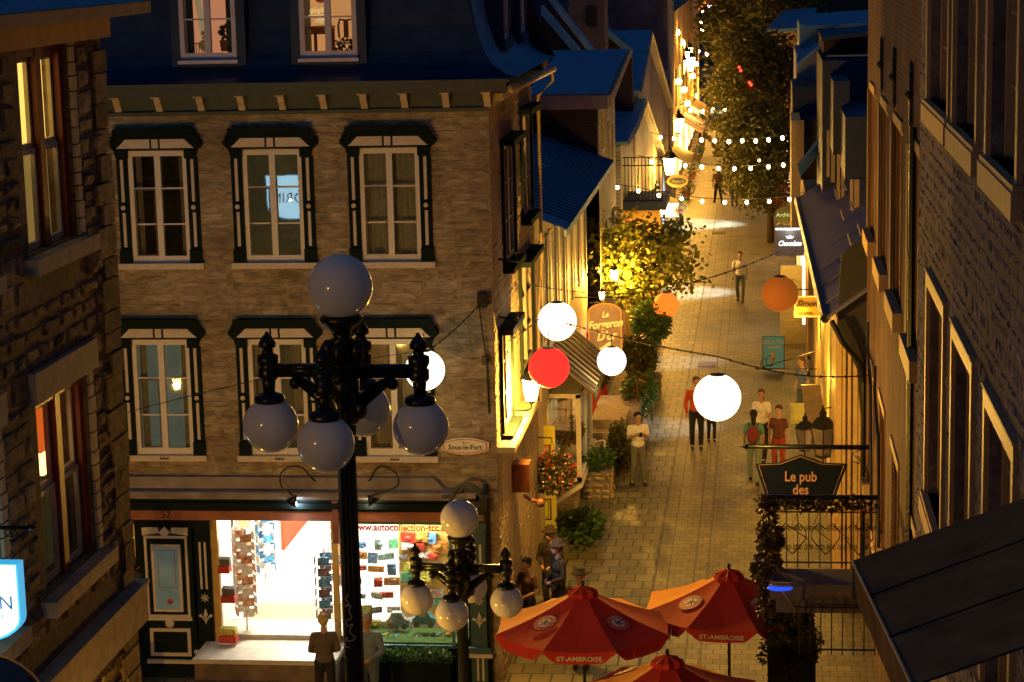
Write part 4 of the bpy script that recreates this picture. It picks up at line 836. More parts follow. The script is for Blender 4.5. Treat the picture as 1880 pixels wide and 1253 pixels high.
# scroll bracket with hanging basket of red flowers between stone house and shop door
p = AY(232, 1010, 24); t = root('iron_bracket', p, 'pale scrolled iron bracket left of the panelled door', 'bracket'); M = FR(p, 'F'); m = MB(M)
m.tube([(-.35, .12, 0), (.1, .3, 0)], .012, 5); m.tube([(-.35, -.28, 0), (.1, -.05, 0)], .012, 5); m.tube([(.1, .32, 0), (.1, -.08, 0)], .012, 5)
for cx, cy, q in ((-.2, -.02, .1), (0, .1, .08)): m.tube([(cx+q*(1-k/22)*math.cos(k*.7), cy+q*(1-k/22)*1.3*math.sin(k*.7), 0) for k in range(18)], .009, 5)
m.build('scroll', mat('gilt_iron', (.4, .3, .1), .5, .3), t)
p = AY(240, 1085, 30); t = root('hanging_basket', p, 'dim hanging plant with red flowers left of the panelled door', 'hanging basket'); m = MB(); leaves_in(m, p, (.18, .18, .35), 500, .08, .4); m.build('foliage', leafA, t); m = MB(); leaves_in(m, p + V((0, -.05, .1)), (.18, .18, .3), 30, .07); m.build('blossom', flower_r, t)

# ================================================================ RIGHT SIDE: grey rubble house, brick house, awning
RX = 1.45; RB = root('rubble_house', (RX, 16, 0), 'grey violet rubble house on the near right with pale framed windows', 'building'); RF = FR((RX, 0, 0), 'R')
def uw(Y): return -Y
rw = []
for (ya, yb) in ((19.0, 16.95), (16.45, 14.7), (13.95, 12.35)):
    rw.append((uw(ya), 10.92, uw(yb), 13.2))
for (ya, yb) in ((18.75, 17.1), (16.2, 14.75), (13.75, 12.25)): rw.append((uw(ya), 7.45, uw(yb), 9.32))
m = MB(RF); holed(m, -20.2, -8, 0, 14, rw, .28); m.build('mortar_wall', mortar_r, RB)
m = MB(RF); stones(m, -20.2, -9, 6, 12.6, [(a-.12, b-.16, c+.12, d+.14) for a, b, c, d in rw], (.06, .16), (.08, .3), .011, .01, .5); m.build('stone_facing', stone_r, RB)
m = MB(); m.box(RX+.001, 19.9, 0, 9, 20.2, 14); m.build('end_wall', stone_r, RB)
ochre = mat('ochre_window_frame', (.5, .34, .16), .5, var=.1)
ochre_sh = mat('brown_interior_shutter', (.3, .18, .07), .6, var=.1)
for i, (a, b, c, d) in enumerate(rw):
    f = MB(RF); f.box(a-.11, b, 0, a, d+.12, .035); f.box(c, b, 0, c+.11, d+.12, .035); f.box(a, d, 0, c, d+.12, .035)
    f.box(a, b, -.14, a+.09, d, -.08); f.box(c-.09, b, -.14, c, d, -.08); f.box((a+c)/2-.045, b, -.14, (a+c)/2+.045, d, -.07); fo = f.build('window', ochre, RB)
    s = MB(RF)
    for x in (a+.14, a+.3, c-.2, c-.32): s.box(x-.008, b, -.13, x+.008, d, -.1)
    for q in (.2, .4, .6, .8): s.box(a+.09, b+(d-b)*q-.008, -.125, c-.09, b+(d-b)*q+.008, -.1)
    s.build('glazing_bar', ochre, fo)
    g = MB(RF); g.poly([(a, b, -.115), (c, b, -.115), (c, d, -.115), (a, d, -.115)]); g.build('pane', glass, fo)
    k = MB(RF); k.box(a+.09, d-.2, -.1, c-.09, d-.0, -.075); k.build('lamplit_head_strip', mat('lamplit_head_yellow', (.75, .45, .1), .6), fo)  # lamplight on the window head, put into a yellow colour
    k = MB(RF); k.box(a, b, -.26, c, d, -.24); k.build('inner_shutter', ochre_sh, fo)
    s = MB(RF); s.box(a-.16, b-.2, -.05, c+.16, b-.04, .07); s.box(a-.14, b-.04, -.28, c+.14, b, .06); s.build('sill', mat('pale_sill', (.5, .35, .18), .6, var=.1), fo)
    s = MB(RF); s.box(a-.13, d+.122, 0, c+.13, d+.14, .045); s.build('drip_cap', mat('pale_sill', (.5, .35, .18)), fo)
BX = 1.9; BB = root('brick_house', (BX, 30, 0), 'dark red brick house with iron wall ties between rubble house and yellow shop', 'building'); BF = FR((BX, 0, 0), 'R')
bw = []
for (ya, yb) in ((38.5, 36.9), (34.9, 33.2), (31.5, 29.7), (27.9, 26.2)):
    bw.append((-ya, 7.22, -yb, 9.7)); bw.append((-ya, 2.6, -yb, 4.9))
m = MB(BF); holed(m, -39.7, -18, 0, 14, bw, .2); m.build('brick_wall', brick_x, BB)
brown = mat('brown_frame', (.26, .13, .06), .5, var=.1)
for i, (a, b, c, d) in enumerate(bw):
    f = MB(BF); f.box(a, b, -.12, a+.08, d, -.02); f.box(c-.08, b, -.12, c, d, -.02); f.box(a+.08, d-.1, -.12, c-.08, d, -.03); f.box((a+c)/2-.04, b, -.12, (a+c)/2+.04, d-.1, -.03); fo = f.build('window', brown, BB)
    g = MB(BF); g.poly([(a, b, -.1), (c, b, -.1), (c, d, -.1), (a, d, -.1)]); g.build('pane', glass, fo)
    r = MB(BF); r.box(a, b, -.9, c, d, -.21); r.f = [f_ for q, f_ in enumerate(r.f) if q != 1]; r.build('room', dark_in, fo)
    s = MB(BF); s.box(a-.15, b-.28, -.1, c+.15, b-.01, .13); s.build('sill', mat('ochre_sill', (.5, .34, .14), .6, var=.1), fo)
    s = MB(BF); s.box(a-.05, d, .0, c+.05, d+.14, .03); s.build('lintel', mat('ochre_sill', (.5, .34, .14)), fo)
    if b > 5:
        f = MB(BF); f.box(a-.32, b, .02, a-.02, d, .05); f.build('shutter', mat('dark_brown_shutter', (.09, .04, .025), .6), fo)
for Y in (34.6, 31.3, 27.7):
    m = MB(BF @ Matrix.Translation((-Y, 10.35, .03)))
    m.tube([(0, -.4, 0), (0, .4, 0)], .03, 6); m.tube([(-.12, .3, 0), (0, .42, 0), (.12, .3, 0)], .02, 5); m.tube([(-.12, -.3, 0), (0, -.42, 0), (.12, -.3, 0)], .02, 5); m.sph((0, 0, .02), .06, 8, 6); m.build('wall_tie', black, BB, True)
m = MB(BF)
for Y, z in ((38, 5.6), (35.5, 5.3)): m.tube([(-Y, z, .05), (-Y+.1, z-.4, .06), (-Y+1.2, z-.9, .06), (-Y+1.5, z-2.6, .05), (-Y+1.6, 1, .05)], .03, 6)
m.build('conduit', black, BB); m = MB(BF); m.tube([(-27, 10, .05), (-27, 2, .05)], .05, 6); m.build('drain_pipe', black, BB)
# big dark canvas awning, bottom right
cb = AY(1565, 1030, 10.4); ca = cb + (AY(1880, 915, 10.4) - cb)*1.12; cc = AY(1676, 1262, 8.2); cdp = cc + (ca - cb) * .95
t = root('canvas_awning', ca, 'big dark brown sloping canvas awning filling the bottom right corner', 'awning'); m = MB(); e1 = (cdp - ca)
tm = []
for i in range(9):
    for j in range(9):
        u, v = i/8, j/8; p = ca.lerp(cb, u).lerp(cdp.lerp(cc, u), v); p.z -= .05*math.sin(math.pi*u)*math.sin(math.pi*(v*3 % 1)); tm.append(p)
m.add(tm, [(i*9+j, i*9+j+1, (i+1)*9+j+1, (i+1)*9+j) for i in range(8) for j in range(8)])
m.prism([ca + V((0,0,-.02)), cb + V((0,0,-.02)), cb + V((0,0,-.2)), ca + V((0,0,-.2))], (0, .01, 0)); m.prism([cb, cc, cc + V((.02,0,-.25)), cb + V((.02,0,-.2))], (.01, 0, 0)); m.build('canvas', mat('brown_black_canvas', (.2, .14, .08), 1, var=.25, scale=4, bump=.3, spec=0), t)
m = MB(); m.tube([cb, cc], .008, 6); m.build('edge_cord', mat('pale_cord', (.5, .35, .25), .6), t)
m = MB()
for v in (.33, .66, 1): m.tube([ca.lerp(cdp, v) + V((0,0,.004)), cb.lerp(cc, v) + V((0,0,.004))], .005, 4)
m.build('seam', black, t)

# ================================================================ BALCONY WITH GARLAND, HEDGE, PUB SIGN
bl = AY(1398, 915, 30); br_ = AY(1606, 915, 30); zb_ = 3.42
t = root('balcony', (0.8, 30, 0), 'wrought iron balcony with scrolls, dry garland and stone slab below the pub sign', 'balcony')
m = MB(); m.box(bl.x+.12, 29.3, 3.16, BX, 30.08, 3.38); m.box(bl.x+.2, 29.35, 2.95, BX, 30.0, 3.16); m.build('slab', mat('purple_grey_slab', (.09, .075, .11), .8, var=.2), t)
m = MB(); m.tube([(bl.x, 30, 4.47), (br_.x+.05, 30, 4.47)], .035, 6); m.build('top_rail', black, t)
m = MB(); W0, W1 = bl.x+.2, br_.x+.02
m.tube([(W0, 30, 4.25), (W1, 30, 4.25)], .012, 5); m.tube([(W0, 30, 3.5), (W1, 30, 3.5)], .012, 5)
nb = 9
for k in range(nb+1):
    x = W0 + (W1-W0)*k/nb; m.tube([(x, 30, 3.42), (x, 30, 4.45)], .0085, 5)
m.build('bar', black, t)
m = MB()
for k in range(nb):
    x = W0 + (W1-W0)*(k+.5)/nb
    for s, z in ((1, 4.0), (-1, 4.0), (1, 3.72), (-1, 3.72)):
        m.tube([(x + s*(.045 + .04*(1-j/14)*math.cos(j*.75)), 30, z + .045*(1-j/14)*math.sin(j*.75)) for j in range(13)], .006, 4)
for k in range(3):
    x = W0 + (W1-W0)*(k*3+1.5)/nb
    for s in (-1, 1): m.tube([(x, 30, 4.0), (x+s*.1, 30, 4.08), (x+s*.19, 30, 3.98), (x+s*.2, 30, 3.86), (x+s*.1, 30, 3.72), (x, 30, 3.62)], .008, 4)
m.build('scrollwork', black, t)
m = MB()                                                                   # dry garland hung in zigzags with copper wire glints
for k in range(26):
    x = bl.x + (W1-bl.x)*k/26; leaves_in(m, (x, 29.97, 4.4+rnd(-.05,.04)), (.06, .06, .09), 26, .07, .5)
for k in range(30): leaves_in(m, (bl.x+.07+rnd(-.05,.05), 29.95, 4.4-k*.055), (.11, .1, .06), 26, .08, .4)
m.build('garland', leaf_mat('dry_garland_leaves', (.012, .01, .007), (.09, .055, .025), .1), t)
m = MB()
for k in range(5):
    x = W0+.05+k*.3; m.tube([(x, 29.93, 4.35), (x-.12, 29.93, 4.05), (x+.12, 29.93, 3.85)], .009, 4)
m.build('copper_wire', mat('copper_wire', (.5, .22, .08), .3, .8), t)
hd = root('hedge', (.4, 30.2, 0), 'dark clipped ivy mass below and left of the balcony', 'hedge'); m = MB()
for px, py, q in ((1418, 985, .16), (1408, 1040, .22), (1425, 1110, .28), (1440, 1150, .35), (1460, 1110, .32), (1440, 1200, .35), (1470, 1180, .32), (1415, 1000, .14)):
    leaves_in(m, AY(px, py, 30.5), (q, q, q*1.1), 700, .07, .5)
m.build('foliage', leaf_mat('dark_ivy', (.01, .013, .008), (.06, .05, .025), .1), hd)
m = MB(); m.box(.05, 30.25, 0, .75, 31, 2.3); m.build('stem_mass', mat('dark_earth', (.02, .018, .012), 1), hd)
t = root('lower_railing', (1.2, 29, 0), 'dim iron railing and purple steps under the balcony', 'railing'); a, b = AY(1500, 1140, 29.2), AY(1600, 1140, 29.2); m = MB()
for z in (a.z+.2, a.z-.42): m.tube([(a.x-.3, 29.2, z), (b.x+.05, 29.2, z)], .014, 5)
for k in range(8): x = a.x-.25+(b.x-a.x+.3)*k/7; m.tube([(x, 29.2, a.z-.5), (x, 29.2, a.z+.25)], .009, 5)
for k in range(6): x = a.x-.2+k*.15; m.tube([(x+.04*(1-j/12)*math.cos(j*.8), 29.2, a.z+.3+.04*(1-j/12)*math.sin(j*.8)) for j in range(11)], .006, 4)
m.build('bar', black, t); m = MB()
for k in range(4): m.box(.6+k*.05, 29.35+k*.3, 0, BX, 29.65+k*.3, .9-k*.2)
m.build('step', mat('purple_grey_slab', (.22, .19, .24)), t)
p = AY(1432, 1080, 29); t = root('blue_light', p, 'small bright blue lamp with a grey cap in front of the hedge', 'lamp'); m = MB(); m.sph(p, .07, 16, 10, (2.6, 1, .6)); m.build('lens', mat('blue_led', (.02, .06, .5), .4, em=.9, ecol=(.02, .1, 1), var=.9, scale=14), t, True); m = MB(); m.sph(p + V((.05, 0, .05)), .075, 16, 8, (2.7, 1, .35)); m.tube([p, p + V((.3, .3, -.5))], .015, 6); m.build('cap', mat('grey_lamp_cap', (.2, .18, .17), .4), t, True)
# pub sign
Yp = 38; t = root('pub_sign', AY(1470, 880, Yp), 'dark blue shield shaped pub sign lettered Le pub des, under an arrow bracket', 'pub sign'); M = FR((0, Yp, 0), 'F'); navy = mat('navy_sign_board', (.006, .01, .025), .85, var=.1, spec=.1)
def pts_at(lst, Y): return [AY(x, y, Y) for x, y in lst]
out = [(1387, 853), (1430, 851), (1470, 836), (1512, 851), (1556, 853), (1527, 930), (1412, 930)]
P = pts_at(out, Yp); cen = sum(P, V((0,0,0)))/len(P)
m = MB(); m.prism(P[::-1], (0, .06, 0)); m.build('board', navy, t)
m = MB(); q = [cen + (p - cen)*.93 + V((0, -.004, 0)) for p in P]; m.tube(q + [q[0]], .008, 4); m.build('gilt_border', mat('dull_gilt', (.35, .2, .08), .5), t)
gp = mat('dull_gold_letter', (.45, .24, .1), .6, em=.03, ecol=(1, .5, .2), var=0)
for s_, px, py, z in (('Le pub', 1470, 876, .26), ('des', 1470, 900, .26)):
    p = AY(px, py, Yp); text('lettering', s_, z, gp, FR((p.x, Yp-.008, p.z), 'F'), t, ext=.003, bold=.004, sx=.82)
m = MB(); a, b = AY(1372, 820, Yp), AY(1600, 822, Yp); m.tube([a, b], .045, 8); m.tube([a, AY(1357, 820, Yp)], .06, 6, .002)
for px in (1426, 1516): p = AY(px, 820, Yp); m.tube([p, AY(px, 852, Yp)], .01, 5)
m.tube([b + V((-.15, 0, -.02)), b + V((-.32, 0, -.1)), b + V((-.35, 0, -.25)), b + V((-.22, 0, -.3)), b + V((-.18, 0, -.2)), b + V((-.26, 0, -.17))], .012, 5); m.tube([b + V((-.05, 0, -.6)), b + V((-.1, 0, -.35)), b + V((-.35, 0, -.1))], .012, 5)
m.build('arrow_bracket', black, t, True)

# ================================================================ LANTERNS ON BRACKETS
lan_on = flame_mat('lantern_flame_glass', (1, .55, .13), 22)
def lantern(loc, s, label, on=True, power=100, group=None, bracket=0, cat='lantern'):
    t = root('wall_lantern', (0,0,0), label, cat, group); m = MB()
    m.lathe([(.2*s, .28*s), (.21*s, .3*s), (.1*s, .44*s), (.05*s, .46*s), (.06*s, .52*s), (.02*s, .58*s), (.01*s, .64*s)], (0,0,0), 4)
    for k in range(4): a = k*math.tau/4; m.tube([(.19*s*math.cos(a), .19*s*math.sin(a), .29*s), (.11*s*math.cos(a), .11*s*math.sin(a), -.16*s)], .01*s, 4)
    m.lathe([(.12*s, -.19*s), (.12*s, -.16*s), (.04*s, -.22*s)], (0,0,0), 4)
    if bracket: m.tube([(0,0,-.2*s), (0,0,-.32*s), (bracket*.2, 0, -.36*s), (bracket, 0, -.36*s)], .018, 5)
    m.build('frame', black, t); m = MB(); m.lathe([(.105*s, -.155*s), (.18*s, .28*s)], (0,0,0), 4); m.build('glass', lan_on if on else mat('dim_lantern_glass', (.13, .1, .06), .15, em=.03, ecol=(1, .6, .25)), t)  # unlit glass still carries a faint glow of its own
    if on: light((0, 0, 0), power, (1, .5, .06), t, .12*s)
    t.location = loc; return t
def lamp_light_outside(): pass
# ================================================================ LEFT ROW BEYOND THE CORNER BUILDING
HX = -4.3
win_y = mat('warm_shop_glow', (1, .6, .25), .6, em=1.6, ecol=(1, .5, .15), var=.5, scale=5)
win_w = mat('pale_shop_glow', (.9, .85, .7), .6, em=2.2, ecol=(1, .8, .5), var=.5, scale=6)
white_clap = brick_mat('white_board_siding', (.4, .36, .3), (.36, .33, .28), (.12, .1, .08), (1, 2), 4., .13, .01, rough=.7)
beige_trim = mat('beige_timber', (.5, .42, .28), .6, var=.15)
# A: long low house, corrugated blue roof
A = root('low_house', (HX, 49, 0), 'low house with ribbed metal roof in skylight blue and white window posts behind the corner building', 'building')
Af = FR((HX-.35, 0, 0), 'L'); ah = [(y, 3.9, y+1.0, 6.2) for y in (44.2, 46.2, 48.2, 50.2, 52.2, 54.2)] + [(45.0, .9, 47.2, 2.6), (51, .3, 53.5, 2.6)]
m = MB(Af); holed(m, YE+.2, 56, 0, 6.8, ah, .2); m.build('wall', beige_trim, A)
for i, (a, b, c, d) in enumerate(ah):
    pane_set(A, Af, (a+c)/2, b, c-a, d-b, frm=white_p, mull=.08, inside=dark_in if i < 6 else win_y, name='window')
    if i < 6:
        for s in (a-.3, c): m = MB(Af); m.box(s, b-.05, .0, s+.3, d+.05, .05); m.build('shutter', mat('blue_grey_shutter', (.12, .14, .2), .6) if s > a else white_p, A)
m = MB(); e0, e1, r0, r1 = AX(1003, 388, HX+.4), AX(1127, 263, HX+.4), None, None
m.poly([(HX+.4, 42.3, 6.75), (HX+.4, 56, 6.75), (HX-4.5, 56, 8.6), (HX-4.5, 42.3, 8.6)]); m.prism([(HX+.4, 42.3, 6.6), (HX+.4, 42.3, 6.74), (HX+.4, 56, 6.74), (HX+.4, 56, 6.6)], (-.06, 0, 0)); m.build('roof', roof_b, A)
m = MB()
for k in range(30): y = 43.45 + k*.43; m.box(0,0,0,0,0,0) if 0 else m.tube([(HX+.4, y, 6.75), (HX-4.5, y, 8.6)], .028, 4)
m.build('roof_rib', roof_n, A)
m = MB()
for q in (0, .5): m.tube([(HX-.6+q*.0-j*.35, 47.5+j*.35+q, 7.45+j*.12+.25*math.sin(j*.4)) for j in range(9)], .02, 4)
m.build('roof_ladder', roof_b, A)
m = MB(); m.box(-15, 55.9, 6, HX-.02, 56.1, 8.45); m.build('party_wall', brick_y, A)
# B: taller house
Bh = root('tall_clapboard_house', (HX, 60, 0), 'taller house with grey board front and broad flat blue roof with metal fascia', 'building')
m = MB(FR((HX, 0, 0), 'L')); bh = [(57.4, 6.8, 58.4, 8), (59.2, 6.2, 60.2, 7.6), (61.0, 6.0, 61.9, 7.4), (57.6, 3, 58.8, 5), (60.4, 3, 61.8, 5)]; holed(m, 56.12, 62.6, 0, 8.4, bh, .15); m.build('wall', white_clap, Bh)
for a, b, c, d in bh: pane_set(Bh, FR((HX, 0, 0), 'L'), (a+c)/2, b, c-a, d-b, mull=.05, frm=beige_trim)
r = [AY(1012, 158, 55.8), AX(1122, 160, HX+.3), AX(1160, 97, HX+.3), AY(1012, 97, 69)]
m = MB(); m.prism([V((-14, 55.7, 8.45)), V((HX+.3, 55.7, 8.45)), V((HX+.35, 63.2, 9.2)), V((-14, 63.2, 9.2))], (0, 0, .12)); m.build('roof', roof_b, Bh)
m = MB(); m.box(-14, 55.6, 8.14, HX+.3, 55.68, 8.5); m.build('fascia', mat('copper_blue_fascia', (.3, .22, .25), .35, .6, var=.5, scale=1.2), Bh)
m = MB(); m.prism([(HX+.33, 55.6, 8.2), (HX+.33, 55.6, 8.5), (HX+.38, 63.3, 9.3), (HX+.38, 63.3, 9.1)], (.07, 0, 0)); m.build('gutter', mat('tan_gutter', (.4, .3, .18)), Bh)
m = MB(); m.box(-14, 62.6, 0, HX-.2, 62.8, 9); m.build('rear_wall', brick_y, Bh)
# C: steep bellcast gable with its gable to the street
def gable(name, X, near, ridge, far, wallm, roofm, label, back=-14, base=0, th=.1, bell=True):
    n, r, f = AX(*near, X), AX(*ridge, X), AX(*far, X); t = root(name, (X, r.y, 0), label, 'building')
    mid = n.lerp(r, .45); mid.z -= .18 if bell else 0
    m = MB(); m.prism([(X-.02, n.y+.05, base), (X-.02, f.y-.05, base), (X-.02, f.y-.05, f.z-.1), (X-.02, r.y, r.z-.12), (X-.02, mid.y, mid.z-.12), (X-.02, n.y+.05, n.z-.1)][::-1], (back-X, 0, 0)); m.build('wall', wallm, t)
    m = MB(); lead = [n + V((0,-.2,-.03)), mid, r]
    for p, q in zip(lead, lead[1:]): m.prism([(X+.2, p.y, p.z), (X+.2, q.y, q.z), (X+.2, q.y, q.z+th), (X+.2, p.y, p.z+th)], (back-X, 0, 0))
    m.build('near_roof', roofm, t); m = MB(); m.prism([(X+.2, r.y, r.z), (X+.2, f.y+.2, f.z-.05), (X+.2, f.y+.2, f.z+th), (X+.2, r.y, r.z+th)], (back-X, 0, 0)); m.build('far_roof', roof_p, t)
    m = MB(); m.tube([lead[0] + V((.22,0,.0)), lead[1] + V((.22,0,0)), lead[2] + V((.22,0,0)), V((X+.22, f.y+.2, f.z-.05))], .05, 4); m.build('rake_board', beige_trim, t)
    return t, n, r, f
gC, n, r, f = gable('steep_gable_house', HX, (1140, 264), (1176, 186), (1216, 300), white_clap, roof_b, 'narrow board gable house with steep flared blue roof')
for (y, z) in ((68, 3.2), (71, 3.2), (74, 3.4), (72, 5)):
    pane_set(gC, FR((HX, 0, 0), 'L'), y, z, .9, 1.1, mull=.04, frm=beige_trim, inside=win_y if z < 4 else dark_in)
# D: gable and dormers further down, E: tall slab wall
gD, n, r, f = gable('dormered_house', HX-.1, (1165, 170), (1186, 60), (1232, 215), mat('dim_mauve_wall', (.2, .16, .18), .8), roof_b, 'house with long blue roof slope and small dormers against the tall wall', bell=False)
for k, (px, py) in enumerate(((1198, 150), (1214, 165))):
    p = AX(px, py, HX-.4); m = MB(); m.cbox(p, (.5, .9, .9)); m.prism([(p.x-.3, p.y-.55, p.z+.45), (p.x+.35, p.y-.55, p.z+.45), (p.x+.35, p.y, p.z+.85), (p.x-.3, p.y, p.z+.85)], (0, 0, .06)); m.build('dormer', beige_trim, gD)
E_ = root('tall_party_wall_building', (-9, 102, 0), 'very tall blank mauve wall of the building closing the left row', 'building')
m = MB(); m.box(-18, 101, 0, HX-.02, 106, 20); m.build('wall', brick_mat('mauve_stucco', (.16, .12, .17), (.14, .11, .15), (.12, .1, .12), (0, 2), 2.4, .5, .01, wob=.3), E_)
m = MB(); m.tube([(HX, 101, 0), (HX, 101, 20)], .12, 6); m.build('corner_trim', mat('grey_corner_trim', (.35, .3, .3), .7), E_)
# firewalls, chimneys and slopes behind the second roof
S_ = root('chimney_stack', (-8, 66, 8), 'broad brick chimney stack rising behind the blue roofs', 'chimney')
a, b = AY(1045, 92, 70), AY(1111, 92, 70)
m = MB(); m.box(a.x, 70, 5, b.x, 71.5, 14); m.build('shaft', brick_mat('mauve_brick', (.2, .13, .15), (.16, .11, .13), (.12, .1, .11), (0, 2), .4, .14, .015), S_)
m = MB(); p = AY(1087, 32, 69.9); m.box(p.x-.15, 69.9, p.z-.3, p.x+.15, 69.98, p.z+.3); m.build('vent_hole', dark_in, S_)
def slope_wall(px0, py0, px1, py1, Y, w, label, mtl, thick=.6):
    a, b = AY(px0, py0, Y), AY(px1, py1, Y); t = root('firewall', b, label, 'parapet wall'); m = MB(); dn = V((0, 0, -w))
    m.prism([a, b, b+dn, a+dn], (0, thick, 0)); m.build('brick_face', brick_y, t); m = MB(); m.prism([a+V((0,-.1,.15)), b+V((0,-.1,.15)), b+V((0,-.1,-.12)), a+V((0,-.1,-.12))], (0, thick+.2, 0)); m.build('coping', mtl, t); return t
cop = mat('bright_blue_coping', (.25, .45, .62), .4, .2)
slope_wall(1004, -10, 1092, 104, 67, 2.0, 'upper slanting firewall with broad pale blue coping', cop)
slope_wall(994, 20, 1062, 100, 65.5, 1.6, 'lower slanting firewall with wide blue coping left of the first', cop)
slope_wall(1104, 50, 1160, 100, 73, 2.5, 'slanting blue coping to the right of the chimney stack', roof_b)
# F: shops beyond the tall wall
Fh = root('far_shop_row', (HX, 130, 0), 'row of lit shops beyond the tall mauve wall', 'building')
m = MB(); m.box(-16, 106, 0, HX-.1, 150, 9); m.build('wall', mat('ochre_far_wall', (.35, .22, .12), .8, var=.3, scale=.7), Fh)
for k in range(9): m = MB(); y = 108+k*4.6; m.box(HX-.1, y, .6, HX-.04, y+2.6, 2.6); m.build('shop_window', (win_y, win_w)[k % 2], Fh)
for k in range(8): m = MB(); y = 109+k*5; m.box(HX-.1, y, 4.2, HX-.05, y+1.2, 6); m.build('upper_window', win_y if k in (1, 4, 5) else dark_in, Fh)
m = MB(); m.box(-30, 236, 0, -7.6, 240, 16); fe = m.build('wall', mat('ochre_far_wall', (.35, .22, .12)), None); tag(fe, 'dark house at the far bend of the street', 'building'); fe.name = 'end_house'
m = MB(); m.box(-5.2, 250, 0, 14, 254, 22); fe = m.build('end_hillside_house', mat('dark_far_wall', (.05, .04, .04), .8, var=.3)); tag(fe, 'tall dark building closing the street in the distance behind the trees', 'building')

# street level shops of the left row
def awning(y0, y1, z0, z1, out, X, label, ma, mb_, n=8, cat='awning', ribs=0):
    t = root('shop_awning', (X, (y0+y1)/2, z0), label, cat)
    if ribs:
        m = MB()
        for k in range(ribs+1): y = y0+(y1-y0)*k/ribs; m.tube([(X, y, z1+.05), (X+out, y, z0+.05)], .028, 4)
        m.build('rib', mat('tan_awning_rib', (.45, .34, .2), .4, .4), t)
    for j, mm in ((0, ma), (1, mb_)):
        m = MB()
        for k in range(n):
            if k % 2 != j: continue
            a, b = y0+(y1-y0)*k/n, y0+(y1-y0)*(k+1)/n; m.prism([(X, a, z1), (X, b, z1), (X+out, b, z0), (X+out, a, z0)], (0, 0, .03)); m.prism([(X+out, a, z0), (X+out, b, z0), (X+out, b, z0-.18), (X+out, a, z0-.18)], (.02, 0, 0))
        m.build('stripe', mm, t)
    return t
blk = mat('black_canvas', (.03, .025, .02), .7); crm = mat('cream_canvas', (.6, .45, .25), .8)
awning(45.2, 49.3, 2.75, 3.55, .95, HX-.3, 'black metal awning with pale ribs over the bay window', blk, blk, 8, ribs=9)
awning(113, 121, 2.5, 3.2, 1.1, HX, 'far striped awning under the bright lamps, upper', mat('red_grey_canvas', (.3, .15, .13), .8), crm, 9)
awning(124, 131, 2.5, 3.2, 1.1, HX, 'second far striped awning beyond the first', crm, mat('red_grey_canvas', (.3, .15, .13)), 9)
awning(79, 83, 2.5, 2.9, 1.0, HX, 'small yellow awning below the second distant lantern', mat('yellow_canvas', (.7, .4, .05), .7), mat('yellow_canvas', (.7, .4, .05)), 4)
awning(97, 102, 2.5, 2.95, 1.0, HX, 'small yellow awning below the farthest left lantern', mat('yellow_canvas', (.7, .4, .05)), mat('yellow_canvas', (.7, .4, .05)), 4)
# bay window
t = root('bay_window', (HX, 47, 0), 'white framed glass bay window with flared base beside the stair rail', 'bay window'); X0, X1 = HX-.35, HX+.28
m = MB()
for (x, y) in ((X0, 44.9), (X1, 45.5), (X1, 47), (X1, 48.6), (X0, 49.2)): m.box(x-.05, y-.05, .75, x+.05, y+.05, 2.7)
for z in (.75, 2.62): m.box(X0, 45.45, z, X1+.05, 48.65, z+.1)
m.prism([(X0, 45.2, .3), (X0, 48.8, .3), (X1+.08, 48.6, .75), (X1+.08, 45.4, .75)], (0, 0, -.1)); m.build('frame', white_p, t)
m = MB(); m.poly([(X0, 44.95, .85), (X1, 45.5, .85), (X1, 45.5, 2.6), (X0, 44.95, 2.6)]); m.poly([(X1, 45.5, .85), (X1, 48.6, .85), (X1, 48.6, 2.6), (X1, 45.5, 2.6)]); m.build('pane', glass, t)
m = MB(); m.box(X0-.2, 45.6, .8, X0-.15, 48.5, 2.6); m.build('back_panel', mat('pale_display', (.7, .75, .65), .6, em=.45, ecol=(.8, 1, .7), var=.5, scale=4), t)
m = MB(); m.box(X0, 45.3, 0, X1-.1, 48.7, .3); m.build('base', cutstone, t)
# yellow open door facing us
t = root('yellow_door', (-4.6, 44.2, 0), 'open bright yellow door with red mouldings against the corner building', 'door'); a, b = AY(977, 880, 44.1), AY(1020, 880, 44.1); top = AY(1000, 783, 44.1).z
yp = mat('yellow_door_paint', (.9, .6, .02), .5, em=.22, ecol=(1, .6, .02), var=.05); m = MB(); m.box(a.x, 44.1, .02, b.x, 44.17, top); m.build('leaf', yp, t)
FD = FR((0, 44.1, 0), 'F'); m = MB(FD)
for z0, z1 in ((.25, .72), (.95, 1.9)): ringbox(m, a.x+.06, z0, b.x-.1, z1, .03, .0, .025); ringbox(m, a.x+.12, z0+.06, b.x-.16, z1-.06, .012, 0, .015)
m.build('moulding', red_p, t); m = MB(FD); m.box(a.x+.14, 1.05, .0, b.x-.18, 1.85, .008); m.build('door_pane', mat('amber_door_pane', (.4, .2, .05), .1, em=.3, ecol=(1, .5, .1), var=.4), t)
# brown timber band and small things on the side wall
m = MB(SD); m.box(34.5, 4.02, 0, 38.2, 4.12, .3); m.build('side_ledge', mat('tan_cornice', (.45, .36, .22)), B)
p = V((XE+.16, 36.6, 3.1)); m = MB(); m.cbox(p, (.3, .4, .5)); m.tube([p + V((0, .2, -.4)), p + V((.15, .2, -.5)), p + V((.25, .2, -.5))], .03, 6); m.sph(p + V((.3, .2, -.55)), .08, 10, 6); tag(m.build('meter_box', mat('rust_brown_box', (.2, .07, .03), .6)), 'rusty brown box with a small camera on the side wall of the corner building', 'utility box')
for (py, y) in ((470, 35.3), (575, 35.1)):
    z = AX(920, py, XE).z; m = MB(); m.tube([(XE, y, z), (XE+.35, y, z-.05), (XE+.3, y, z+.08)], .018, 5); m.build('wall_hook', black, B)
